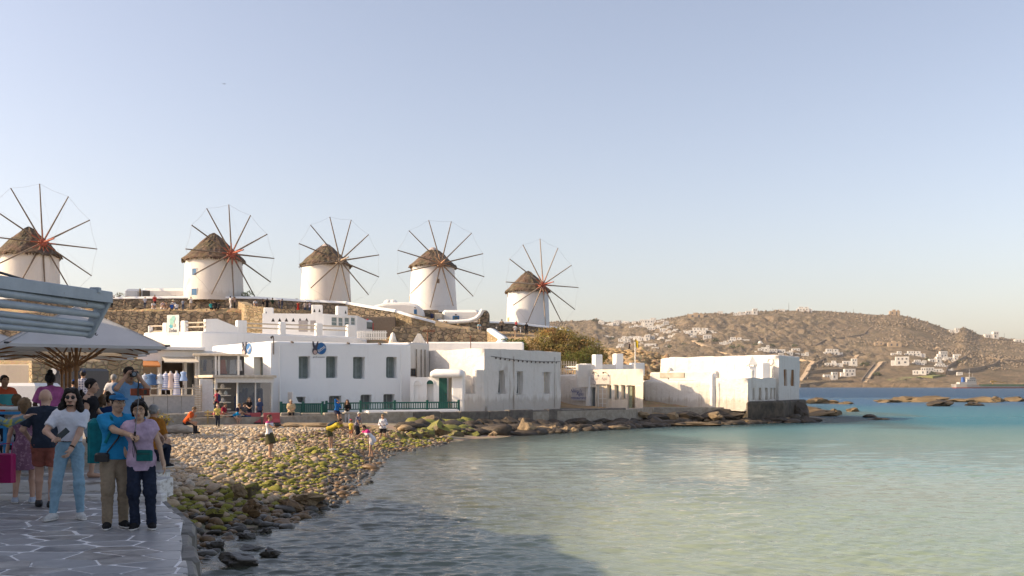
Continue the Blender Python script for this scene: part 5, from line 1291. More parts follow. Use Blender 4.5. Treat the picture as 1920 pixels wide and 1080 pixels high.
# ================================================================== HOUSES ON THE FAR HILL
hw_m = mat('far_white', (.64, .62, .59), (.52, .49, .45), rough=.8, bumps=0, scale=.4); hs_m = mat('far_stone', (.40, .30, .20), (.30, .22, .15), rough=.9, bumps=0, scale=.5)
hk_m = mat('far_window', (.06, .07, .09), rough=.5, bumps=0); hb_m = mat('far_blue', (.05, .12, .25), rough=.5, bumps=0)
def house_tpl(kind):
 if kind == 'cube': return [(-5, 0, 0, 5, 7, 4)], [(-3.6, 1.2, 1.1, 2.4), (-.7, .1, .9, 2.4), (2.4, 1.2, 1.1, 2.4)]
 if kind == 'step': return [(-7, 0, 0, 2, 7, 3.6), (2, -1, 0, 8, 6, 6.2)], [(-5.4, 1.0, 1.2, 2.3), (-2.4, .1, 1.1, 2.5), (3.2, 3.8, 1.2, 5.2), (5.6, 3.8, 1.2, 5.2), (3.6, .3, 1.4, 2.4)]
 if kind == 'long': return [(-12, 0, 0, 4, 7, 3.5), (4, .6, 0, 12, 7, 3.0), (-3, 2, 3.5, 3, 7, 6.4)], [(-10, 1, 1.5, 2.4), (-6.5, .1, 1.2, 2.5), (-2.5, 1, 1.5, 2.4), (6, 1, 1.3, 2.2), (-1.6, 4.2, 1.1, 5.4)]
 if kind == 'tall': return [(-5, 0, 0, 5, 7, 6.6), (-8, 1, 0, -5, 7, 3.4)], [(-3.4, 4, 1.1, 5.4), (-.6, 4, 1.1, 5.4), (2.4, 4, 1.1, 5.4), (-3, .2, 1.2, 2.5), (1.2, 1, 1.6, 2.5)]
 if kind == 'terr': return [(-9, 0, 0, 9, 8, 3.2), (-6, 3, 3.2, 1, 8, 6.2), (2.5, 2.5, 3.2, 8, 8, 5.8), (9, 1, 0, 13, 7, 2.6)], [(-7, .2, 1.4, 2.5), (-3.6, .9, 1.4, 2.4), (.6, .2, 1.4, 2.5), (4.6, .9, 1.6, 2.4), (-4.4, 4, 1.1, 5.4), (-1.6, 4, 1.1, 5.4), (4, 3.9, 1.4, 5.1)]
 if kind == 'ruin': return [(-5, 0, 0, 5, 6, 3.0), (-2, 1, 3.0, 1, 5, 4.2), (2.5, 0, 3, 4, 3, 3.8)], [(-3, .4, 1.2, 2.0), (1.2, .1, 1.2, 2.3)]
 if kind == 'dome': return [(-3, 0, 0, 3, 6, 3.4)], [(-.6, .1, 1.1, 2.2)]
TPL = {}
def far_house(label, u, v, w, kind, rz=0, m=None, sy=1.0, cat='house', name='far_house'):
 p = hill_at(u, v)
 key = (kind, m.name if m else '')
 if key not in TPL:
  bxs, wins = house_tpl(kind)
  q = MB()
  for b in bxs: q.bbox(b[:3], b[3:], .12); q.box((b[0] + .02, b[1] + .02, -6), (b[3] - .02, b[4] - .02, .0))
  if kind == 'dome': q.lathe([(2.6, 3.3), (2.3, 4.4), (1.4, 5.3), (.1, 5.7)], (0, 3, 0), 16)
  me = q.mesh('wall'); me.materials.append(m or hw_m)
  ws = []
  for x, z, ww_, z1 in wins:
   y = min([b[1] for b in bxs if b[0] - .1 <= x and x + ww_ <= b[3] + .1 and b[2] <= z + .01 and z1 <= b[5] + .1] or [0])
   q = MB(); q.box((x, y - .06, z), (x + ww_, y + .1, z1)); mw = q.mesh('window'); mw.materials.append(hk_m); ws.append(mw)
  TPL[key] = (me, ws, max(b[3] for b in bxs) - min(b[0] for b in bxs))
 me, ws, width = TPL[key]
 s = 1.08 * (w / FPX * p.y) / width
 t = thing(name, label, cat, p + Vector((0, -2.0, 1.6)), R(rz) + R(-14), 'houses across the bay' if m is None else 'stone ruins across the bay')
 t.scale = (s, s, s * sy)
 link('wall', me, t)
 for k, mw in enumerate(ws): link('window', mw, t)
 return t
HH = [
 ('large white villa standing out high on the slope above the sea, with stepped roof', 1559, 668, 32, 'terr', 5, 1.25),
 ('long white house with upper room, second row above the sea, below the large villa', 1563, 687, 30, 'long', 0), ('white house with raised end block, right of the long house in the second row', 1592, 685, 24, 'step', 0),
 ('small white stepped house nearest the sea, left of a similar one', 1556, 711, 23, 'step', 8, 1.1), ('small white two storey house nearest the sea, right of a similar one', 1593, 707, 24, 'tall', 6, 1.0),
 ('white block house left of the wide cream villa at mid slope', 1679, 668, 17, 'step', 0), ('wide cream villa at mid slope above the solitary white block', 1712, 669, 33, 'terr', 0, .9), ('solitary white two storey block beside a low wall at mid slope', 1691, 685, 29, 'tall', -4, .9),
 ('white gabled house standing highest in the right hand cluster', 1769, 671, 16, 'tall', 10, 1.2), ('small white house with dark bays at the left of the right hand cluster', 1725, 686, 14, 'cube', 0), ('white house with square upper room in the middle of the right hand cluster', 1752, 681, 20, 'step', 5, 1.2), ('broad white house at the core of the right hand cluster', 1762, 690, 22, 'terr', 4), 
 ('white house at the top right corner of the right hand cluster by the wall', 1785, 676, 17, 'step', 4), ('little white house at the far right end of the cluster above the slanting wall', 1794, 671, 12, 'cube', 0), ('white house stepping down toward the green strip by the shore', 1722, 703, 22, 'step', -8, 1.2), ('tall white house lowest in the right hand cluster, facing the sea', 1742, 702, 20, 'tall', 4, 1.0), ('flat roofed annex with yellowish awning, right of the lowest tall house', 1757, 699, 16, 'cube', 0, .8),
 ('white house group under the rocky knoll on the right ridge', 1788, 624, 16, 'step', 0), ('white house on the right shoulder of the ridge', 1858, 635, 22, 'step', 6, 1.2), ('long pale house at the extreme right of the ridge', 1913, 643, 18, 'cube', 0, .7),
 ('white house crowning the ridge, largest on the skyline', 1505, 584, 26, 'terr', 0, 1.0), ('small white house on the skyline left of the mast', 1466, 584, 10, 'cube', 0, .6), ('white villa below the skyline with a flat upper storey', 1408, 590, 20, 'step', 4, 1.1), ('pale wide villa beside the stepped villa under the skyline', 1386, 591, 22, 'long', 0, .8), ('tiny white house alone on the skyline left of the villas', 1350, 588, 9, 'cube', 0, .7),
 ('white villa with two upper blocks amid green shrubs above the sea house roof', 1378, 644, 30, 'terr', 3, 1.1), ('white house with pergola left of the two block villa', 1359, 646, 20, 'long', 0, .9), ('white house right of the two block villa in the shrubs', 1396, 645, 16, 'cube', 3), ('little white domed chapel right of the two block villa', 1425, 650, 9, 'dome', 0, 1.0, 'chapel'),
 ('beige row house with arcade behind the sea house roof, left of its row', 1430, 665, 23, 'tall', 0, .8), ('beige row house in the middle of the arcade row behind the sea house', 1449, 664, 18, 'tall', 0, .8), ('beige end house of the arcade row behind the sea house', 1464, 664, 14, 'cube', 0, 1.2), ('white house with blue tint at the right end behind the tall sea house', 1492, 663, 18, 'tall', 4, .8), ('cream house partly hidden behind the sea house corner', 1508, 668, 13, 'step', 0, 1.0),
 ('wide white hotel block in the upper row of the middle village', 1310, 626, 42, 'terr', 0, .8), ('white house at the right end of the upper hotel row', 1326, 637, 14, 'cube', 5, 1.3), ('long white house with a dark porch in the upper hotel row', 1286, 631, 36, 'long', 0, .9), ('white flat house left of the long porch house', 1264, 626, 24, 'long', 0, .8), ('white house above the hotel row near the field wall', 1247, 622, 20, 'step', 0, .9),
 ('white house with tall block in the left upper cluster', 1216, 614, 22, 'tall', 3, 1.1), ('low white house left of the tall block in the left upper cluster', 1192, 616, 24, 'long', 3, .9), ('wide white house right of the tall block in the left upper cluster', 1232, 615, 20, 'long', 0, .9), ('white tower house on the skyline of the left upper cluster', 1224, 606, 12, 'tall', 0, 1.3), ('pale houses on the skyline left of the tower house', 1205, 606, 20, 'terr', 0, .9), ('low pale house on the skyline right of the tower house', 1242, 605, 20, 'long', 0, .7),
 ('small white house at the left end of the skyline by a dark bush', 1127, 609, 10, 'cube', 0, 1.3), ('long pale house next to the leftmost skyline house', 1147, 612, 22, 'long', 0, .9), ('pale stone-coloured house behind the leftmost skyline houses', 1156, 609, 12, 'tall', 0, .9), ('small pale house in the gap of the left skyline', 1175, 608, 9, 'cube', 0, 1.0),
 ('long white terrace wall house alone on the left slope', 1136, 634, 26, 'long', 0, .5), ('white house at the left of the lower village above the rocky knoll', 1168, 641, 18, 'step', 0, 1.0), ('white house behind the walker on the rocky knoll', 1184, 637, 20, 'terr', 0, .9), ('white house right of the walker in the lower village', 1207, 640, 20, 'step', 0, 1.2), ('white block at the right of the lower village', 1221, 638, 14, 'tall', 0, .9), ('flat grey-white house in the lower village above the yellow flag', 1203, 648, 20, 'long', 0, .8), ('grey shed-like house right of the yellow flag', 1219, 652, 20, 'cube', 0, .7), ('small white house at the foot of the lower village', 1228, 656, 12, 'cube', 0, .7), ('white house at the right edge of the lower village by the field', 1253, 643, 10, 'cube', 0, 1.0)]
for h in HH:
 lab, u, v, w, kind = h[:5]
 far_house(lab, u, v, w, kind, h[5] if len(h) > 5 else 0, None, h[6] if len(h) > 6 else 1.0, h[7] if len(h) > 7 else 'house', 'chapel' if 'chapel' in lab else 'far_house')
far_house('square stone ruin crowning the right hand summit', 1677, 591, 17, 'ruin', 0, hs_m, 1.2, 'ruin', 'stone_ruin'); far_house('flat stone building on the left skyline at the head of the field wall', 1305, 597, 26, 'ruin', 0, hs_m, .8, 'ruin', 'stone_ruin')
far_house('tumbled stone house above the white block at mid slope', 1677, 651, 22, 'ruin', 0, hs_m, 1.0, 'ruin', 'stone_ruin'); far_house('roofless stone hut with two openings left of the tumbled stone house', 1648, 648, 16, 'ruin', 0, hs_m, .9, 'ruin', 'stone_ruin')
far_house('small stone hut above the right hand cluster', 1758, 657, 8, 'dome', 0, hs_m, .7, 'ruin', 'stone_ruin')
for u, v0, v1, lb in ((1479, 568, 583, 'tall thin mast on the skyline beside the crowning white house'), (1420, 578, 588, 'short mast beside the stepped villa under the skyline'), (1449, 578, 585, 'short pole on the skyline between the villas'), (1883, 624, 637, 'faint pole on the right shoulder of the ridge'), (1600, 579, 588, 'thin pole on the skyline left of the summit ruin')):
 p = hill_at(u, v1); q = MB(); q.tube((0, 0, -2), (0, 0, (v1 - v0) / FPX * p.y), .45 if u == 1479 else .25, .25, 6); o = q.build('mast', M['iron']); o.location = p; meta(o, lb, 'mast')
rg = random.Random(31)
for lb, n, (u0, u1, v0, v1) in (('small white house in the dense hamlet along the left ridge', 16, (1122, 1262, 603, 624)), ('small white house in the crowded lower village behind the rocky knoll', 13, (1158, 1262, 631, 655)), ('small white house packed into the row of hotels on the middle slope', 12, (1236, 1340, 617, 640)), ('small white house packed into the right hand hillside cluster', 11, (1716, 1800, 671, 704)), ('small white house in the strip of buildings behind the sea house roof', 7, (1425, 1512, 655, 670))):
 for k in range(n): far_house(lb, u0 + (u1 - u0) * (k + rg.random()) / n, rg.uniform(v0, v1), rg.uniform(7, 15), rg.choice(('cube', 'step', 'tall', 'long')), rg.uniform(-12, 12), None, rg.uniform(.8, 1.2))
def hill_strip(name, label, pts, h, w, m, kind=None, cat='wall'):
 q = MB(); P = []
 for (u0, v0), (u1, v1) in zip(pts, pts[1:]):
  n = max(2, int(math.hypot(u1 - u0, v1 - v0) / 4))
  for k in range(n): P.append(hill_at(u0 + (u1 - u0) * k / n, v0 + (v1 - v0) * k / n))
 P.append(hill_at(*pts[-1]))
 for i in range(len(P)): P[i] = P[i] + Vector((0, 0, 2.2))
 for a, b in zip(P, P[1:]):
  d = (b - a); sd = Vector((-d.y, d.x, 0)).normalized() * w
  vs = [a - sd, b - sd, b + sd, a + sd]; up = Vector((0, 0, h))
  q.add([v - Vector((0, 0, 4)) for v in vs] + [v + up for v in vs], [(4, 5, 6, 7), (0, 1, 5, 4), (2, 3, 7, 6), (1, 2, 6, 5), (3, 0, 4, 7)])
 o = q.build(name, m); tri_fix(o)
 return meta(o, label, None if kind else cat, None if kind else 'dry stone walls on the far hill', kind)
tr = mat('pale_track', (.52, .39, .25), (.43, .31, .19), rough=.95, bumps=0, scale=.1); dw = mat('field_wall', (.24, .18, .125), (.15, .115, .085), rough=.95, bumps=0, scale=.3)
hill_strip('dirt_track', 'pale track climbing straight up from the shore', [(1621, 719), (1632, 703), (1644, 690), (1652, 681), (1660, 680)], .3, 3.2, tr, 'structure')
hill_strip('dirt_track', 'pale track beside the large villa', [(1602, 674), (1612, 663)], .3, 3.0, tr, 'structure')
hill_strip('dirt_track', 'dusty track winding down left of the sea house', [(1500, 716), (1510, 704), (1517, 690), (1525, 680), (1500, 676)], .3, 3.0, tr, 'structure')
hill_strip('dirt_track', 'pale track descending through the shrubs', [(1298, 640), (1320, 650), (1345, 661), (1380, 668)], .3, 4.0, tr, 'structure')
for lb, pts, h in (('long field wall rising to the left skyline ruin', [(1272, 612), (1300, 610), (1325, 605), (1350, 598)], 2.4), ('kinked field wall crossing the middle slope', [(1333, 619), (1362, 632), (1395, 631), (1435, 636), (1437, 644), (1500, 645)], 2.0), ('dark field wall running down the middle of the far hill', [(1528, 652), (1545, 642), (1590, 635), (1620, 630), (1632, 617)], 2.2),
                   ('shore wall along the foot of the slope', [(1500, 726), (1545, 721), (1600, 719), (1616, 719)], 2.0), ('field wall below the long white houses', [(1512, 700), (1560, 697), (1625, 694)], 1.6), ('slanting wall right of the cluster of white houses', [(1772, 702), (1778, 690), (1800, 677), (1812, 671)], 2.2), ('long wall across the right hand slope', [(1774, 702), (1830, 694), (1862, 687), (1875, 678)], 2.0), ('pale wall across the top of the right hand field', [(1850, 673), (1880, 678), (1925, 681)], 1.8), ('terrace wall at the left of the rising track', [(1520, 690), (1545, 676), (1585, 668), (1600, 660)], 1.8), ('dark wall beside the rising track', [(1615, 719), (1627, 702), (1640, 686)], 2.4), ('short field wall beyond the pair of seaside houses', [(1514, 712), (1540, 712), (1556, 713)], 1.8)):
 hill_strip('field_wall', lb, pts, h, .6, dw)
def leaf_clump(name, n, rx, ry, rz, size, m, seed, ground=True):
 rg = np.random.RandomState(seed); p = rg.normal(0, 1, (n, 3)); p /= np.linalg.norm(p, axis=1)[:, None]; p *= (rg.uniform(.15, 1, n) ** .4)[:, None]
 lump = np.array([mnoise.noise(Vector(q * 1.7) + Vector((seed, 0, 0))) for q in p]); p *= (1 + .45 * lump)[:, None]
 p *= np.array([rx, ry, rz])
 if ground: p[:, 2] = np.abs(p[:, 2])
 a = rg.normal(0, 1, (n, 3)); a /= np.linalg.norm(a, axis=1)[:, None]; b = np.cross(a, rg.normal(0, 1, (n, 3))); b /= np.linalg.norm(b, axis=1)[:, None]
 s = size * rg.uniform(.6, 1.4, n)[:, None]
 V = np.stack([p - a * s, p + b * s * .5, p + a * s, p - b * s * .5], 1).reshape(-1, 3); Q = np.arange(n * 4).reshape(-1, 4)
 me = fast_mesh(name, V, Q, False); me.materials.append(m); return me
sh_m = mat('far_shrub', (.085, .10, .04), (.045, .055, .025), rough=.9, bumps=0, scale=.5)
cl = [leaf_clump('foliage', 170, 5, 4, 3.4, 1.1, sh_m, s) for s in (1, 2, 3)]
rg = random.Random(5)
for i, (u, v, s, lb) in enumerate([(1342, 641, 1.3, 'left of the pergola house'), (1372, 656, 1.6, 'below the two block villa, left'), (1387, 657, 1.9, 'below the two block villa, right'), (1403, 655, 1.5, 'below the house right of the two block villa'), (1416, 650, 1.3, 'beside the domed chapel'), (1355, 655, 1.2, 'just above the descending track'), (1314, 644, 1.4, 'at the head of the descending track'), (1148, 637, 1.2, 'at the end of the terrace wall house'), (1116, 604, 1.7, 'on the skyline left of the first small house'), (1256, 653, 1.2, 'at the right edge of the lower village'), (1282, 648, 1.2, 'above the field left of the track'), (1525, 662, 1.3, 'left of the large villa'), (1590, 661, 1.0, 'right of the large villa'), (1622, 686, 1.3, 'at the right end of the long white house'), (1645, 705, 1.4, 'beside the lower part of the straight track'), (1740, 678, 1.2, 'in the upper middle of the right hand cluster'), (1748, 704, 1.1, 'at the foot of the right hand cluster'), (1800, 680, .9, 'under the slanting wall'), (1700, 675, .9, 'between the cream villa and the solitary block'), (1448, 651, 1.2, 'above the arcade row'), (1490, 651, 1.2, 'above the house with blue tint'), (1235, 649, 1.1, 'in the middle of the lower village')]):
 p = hill_at(u, v); o = thing('dark_shrub', 'dark evergreen shrub ' + lb, 'shrub', p + Vector((0, 0, 1)), rg.uniform(0, 6), 'shrubs on the far hill'); o.scale = (s, s, s * rg.uniform(.8, 1.2)); link('foliage', cl[i % 3], o)
gm = mat('green_strip', (.17, .20, .055), (.20, .18, .075), rough=.95, bumps=0, scale=.06)
hill_strip('grass_strip', 'green grassy strip above the far shore', [(1668, 714), (1690, 711), (1712, 708)], -1.2, 12, gm, 'structure'); hill_strip('grass_strip', 'second green patch near the far shore', [(1735, 707), (1752, 704), (1763, 704)], -1.2, 10, gm, 'structure')
p = Vector((XU(1783, 1000), 1000, 0)); 
t = thing('cargo_ship', 'grey coaster with red waterline, white bridge and blue funnel at anchor', 'ship', p)
hull = [(0, .5, 4.4), (4, 3.2, 4.2), (14, 5.5, 3.9), (24, 6, 3.6), (27, 6, 2.3), (100, 6, 2.3), (112, 3, 3.6)]
def hull_band(z0, zs, m, name, k0=.85, k1=1.0):
 vs = []; fs = []
 for x, w, top in hull:
  x0 = x + (2.2 if x == 0 else 0)
  zt_ = min(zs, top) if zs else top
  vs += [(x0 if z0 <= 0 else x + (1.2 if x == 0 else 0), -w * k0, z0), (x + (0 if zs is None else (1.2 if x == 0 else 0)), -w * k1, zt_), (x + (0 if zs is None else (1.2 if x == 0 else 0)), w * k1, zt_), (x0 if z0 <= 0 else x + (1.2 if x == 0 else 0), w * k0, z0)]
 for i in range(len(hull) - 1):
  for j in range(3): fs.append((i * 4 + j, (i + 1) * 4 + j, (i + 1) * 4 + j + 1, i * 4 + j + 1))
 fs.append((0, 1, 2, 3)); n = (len(hull) - 1) * 4; fs.append((n + 3, n + 2, n + 1, n))
 o = link(name, np_mesh(name, vs, fs), t, m); tri_fix(o); return o
hull_band(-1, .9, mat('hull_red', (.30, .05, .04), rough=.6, bumps=0), 'hull_bottom', .84, .90); hull_band(.88, None, mat('hull_grey', (.40, .37, .33), (.32, .29, .26), rough=.6, bumps=0, scale=.3), 'hull', .90, 1.0)
sw = mat('ship_white', (.46, .44, .41), rough=.5, bumps=0); gd = mat('ship_green', (.05, .12, .07), rough=.6, bumps=0)
def sb_(name, a, b, m, bev=.2): q = MB(); q.bbox(a, b, bev); return q.build(name, m, t)
sb_('deck_house', (7, -4, 3.8), (24, 4, 6.2), sw); sb_('bridge', (14, -4.2, 6.2), (23.5, 4.2, 9.2), sw); sb_('wheelhouse', (16.5, -4.4, 9.2), (22.5, 4.4, 11.2), sw)
o = sb_('window_band', (16.4, -4.43, 9.9), (22.6, 4.43, 10.6), M['glass_dark'], .01)
for k in range(4): sb_('window', (15 + k * 2.1, -4.24, 7.4), (16.0 + k * 2.1, -4.15, 8.2), M['glass_dark'], .01)
q = MB(); q.tube((12, 0, 6), (12, 0, 11), 1.7, 1.5, 16); q.build('funnel', mat('funnel_blue', (.02, .10, .36), rough=.5, bumps=0), t)
q = MB(); q.tube((18.5, 0, 11), (18.5, 0, 19.5), .28, .15, 6); q.tube((18.5, -2, 15), (18.5, 2, 15), .12, .12, 5); q.tube((22, 1, 11), (22, 1, 15), .15, .1, 5); q.build('mast', sw, t)
sb_('hatch_cover', (30, -4.6, 2.3), (96, 4.6, 4.0), gd); sb_('hatch_coaming', (28.5, -5.2, 2.2), (98, 5.2, 3.0), gd)
q = MB(); q.tube((42, 0, 4), (42, 0, 8.2), .5, .4, 8); q.box((40, -.6, 6), (45.5, .6, 7.6)); q.tube((45, 0, 7), (56, 0, 5.2), .3, .2, 6); q.build('deck_crane', mat('crane_ochre', (.36, .22, .05), rough=.6, bumps=0), t)
# ================================================================== PLANTS, ROCKS, BEACH STONES
def bush(name, label, cat, u, Y, zb, parts, size, m, n, seed, trunk=None):
 t = thing(name, label, cat, (XU(u, Y), Y, zb))
 V = []; 
 rg = np.random.RandomState(seed)
 for k, (dx, dy, dz, rx, ry, rz) in enumerate(parts):
  me = leaf_clump('tmp', int(n * rx * rz), rx, ry, rz, size, m, seed + k, False)
  co = np.empty(len(me.vertices) * 3, np.float32); me.vertices.foreach_get('co', co); V.append(co.reshape(-1, 3) + np.array([dx, dy, dz])); bpy.data.meshes.remove(me)
 V = np.concatenate(V); me = fast_mesh('crown', V, np.arange(len(V)).reshape(-1, 4), False); me.materials.append(m); link('crown', me, t)
 q = MB()
 for k, (dx, dy, dz, rx, ry, rz) in enumerate(parts):
  q.tube((dx * .25, dy * .2, -.3), (dx * .7, dy * .6, dz * .55), .12, .07, 6); q.tube((dx * .7, dy * .6, dz * .55), (dx, dy, dz + rz * .3), .07, .025, 5)
  q.tube((dx * .7, dy * .6, dz * .55), (dx + rx * .6, dy - .2, dz), .04, .02, 5); q.tube((dx * .7, dy * .6, dz * .55), (dx - rx * .6, dy, dz + rz * .2), .04, .02, 5)
 q.build('trunk' if trunk is None else trunk, mat('bark', (.16, .12, .08), rough=.9), t)
 return t
def foliage_mat(name, a, b):
 m, N, L, P = new_mat(name); geo = N.new('ShaderNodeNewGeometry'); n = noise_node(N, L, .9, 3, .6, geo.outputs['Position'])
 r0 = ramp(N, L, geo.outputs['Random Per Island'], [(0, a), (1, b)]); c = mixc(N, L, .5, r0.outputs[0], n.outputs['Color'], 'OVERLAY'); L.new(c, P.inputs['Base Color'])
 P.inputs['Roughness'].default_value = .8; P.inputs['Specular IOR Level'].default_value = .15
 tr_ = N.new('ShaderNodeBsdfTranslucent'); L.new(c, tr_.inputs[0]); mx_ = N.new('ShaderNodeMixShader'); mx_.inputs[0].default_value = .3
 L.new(P.outputs[0], mx_.inputs[1]); L.new(tr_.outputs[0], mx_.inputs[2]); L.new(mx_.outputs[0], N['Material Output'].inputs[0]); MATS[name] = m; return m
tam = foliage_mat('tamarisk', (.24, .185, .07), (.40, .30, .11)); grn = foliage_mat('green_leaf', (.05, .10, .022), (.12, .17, .04)); tmg = foliage_mat('tamarisk_green', (.10, .11, .035), (.19, .19, .06))
bush('tamarisk_tree', 'large brownish green tamarisk spreading behind the weathered white house', 'tree', 1045, 100, ZV(684, 100), [(-2.2, 0, 1.5, 2.1, 1.5, 1.3), (-.6, .5, 2.7, 1.9, 1.4, 1.3), (.9, .3, 2.3, 2.0, 1.5, 1.4), (2.6, 0, 1.7, 1.9, 1.4, 1.2), (0, -.6, 1.0, 2.8, 1.3, 1.1), (3.8, .2, .9, 1.6, 1.3, 1.0), (-3.2, .2, .8, 1.3, 1, .9), (1.6, -.5, .6, 2.6, 1.0, .8)], .10, tam, 1000, 40)
bush('tamarisk_tree', 'darker olive tamarisk bush at the right, by the chimneys of the restaurant house', 'tree', 1096, 97, ZV(692, 97), [(-1.2, 0, .9, 1.4, 1.1, 1.0), (.2, .2, 1.3, 1.2, 1.1, 1.0), (1.0, 0, .6, 1.0, 1, .8)], .085, tmg, 700, 60)
bush('green_bush', 'low bright green bush on the bank below the stone coping', 'bush', 962, 98.5, ZV(652, 98.5), [(-.5, 0, .5, .8, .7, .55), (.5, .1, .45, .8, .6, .5), (1.0, 0, .2, .5, .5, .4)], .085, grn, 650, 70)
bush('green_bush', 'small yellow-green bush at the foot of the windmill with blue window', 'bush', 464, 113.5, ZV(560, 113.5), [(0, 0, .5, .7, .6, .45), (-.3, 0, .3, .5, .4, .4)], .08, grn, 500, 80)
bush('dry_shrub', 'tiny dry shrub on the skyline left of the long low building', 'bush', 225, 118, ZV(558, 118), [(0, 0, .35, .6, .5, .3)], .08, tam, 400, 82)
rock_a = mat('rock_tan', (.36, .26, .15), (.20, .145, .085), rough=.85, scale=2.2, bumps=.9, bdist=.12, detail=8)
rock_d = mat('rock_dark', (.085, .064, .043), (.034, .028, .022), rough=.7, scale=1.6, bumps=1.0, bdist=.15, detail=8)  # dark rock, deepened further to carry the shade under the quay wall
rock_o = mat('reef_ochre', (.22, .155, .08), (.085, .062, .036), rough=.8, scale=.9, bumps=1.0, bdist=.2, detail=8)
def moss_mat(name, a, b, mo=(.25, .235, .025), lo=.40, dark=(.09, .07, .045)):
 m, N, L, P = new_mat(name); tc = N.new('ShaderNodeTexCoord'); n = noise_node(N, L, 2.4, 6, .7, tc.outputs['Object']); n2 = noise_node(N, L, 14, 5, .7, tc.outputs['Object'])
 oi = N.new('ShaderNodeObjectInfo'); geo = N.new('ShaderNodeNewGeometry'); sx = N.new('ShaderNodeSeparateXYZ'); L.new(geo.outputs['Normal'], sx.inputs[0])
 r0 = ramp(N, L, n2.outputs['Fac'], [(.3, b), (.7, a)])
 k = math_n(N, L, 'MULTIPLY_ADD', sx.outputs[2], .45); L.new(n.outputs['Fac'], k.node.inputs[2])
 f = ramp(N, L, k, [(lo, (0, 0, 0)), (lo + .16, (1, 1, 1))])
 mc = mixc(N, L, n2.outputs['Fac'], tuple(x * .6 for x in mo), tuple(x * 1.35 for x in mo))
 L.new(mixc(N, L, f.outputs[0], r0.outputs[0], mc), P.inputs['Base Color']); P.inputs['Roughness'].default_value = .75; bump(N, L, P, n2.outputs['Fac'], .8, .05); MATS[name] = m; return m
moss = moss_mat('stone_moss', (.20, .16, .09), (.10, .08, .05)); moss2 = moss_mat('rock_moss', (.22, .17, .09), (.07, .055, .035), (.19, .19, .03), .66)
wetb = mat('stone_wet_brown', (.23, .145, .07), (.11, .07, .036), rough=.45, scale=5, bumps=.6, bdist=.04)
wetd = mat('stone_wet_dark', (.095, .085, .068), (.05, .045, .037), rough=.35, scale=5, bumps=.6, bdist=.04)
st_a = mat('stone_dry_tan', (.52, .40, .26), (.40, .30, .19), rough=.85, scale=5, bumps=.4, bdist=.03)
st_b = mat('stone_dry_grey', (.46, .395, .31), (.35, .30, .235), rough=.85, scale=5, bumps=.4, bdist=.03)
st_c = mat('stone_dry_warm', (.44, .335, .23), (.33, .245, .16), rough=.85, scale=5, bumps=.4, bdist=.03)
st_w = mat('stone_pale', (.62, .55, .45), (.50, .44, .355), rough=.85, scale=5, bumps=.3, bdist=.02)
BM = [st_a, st_b, st_c, st_w, moss, wetb, wetd]
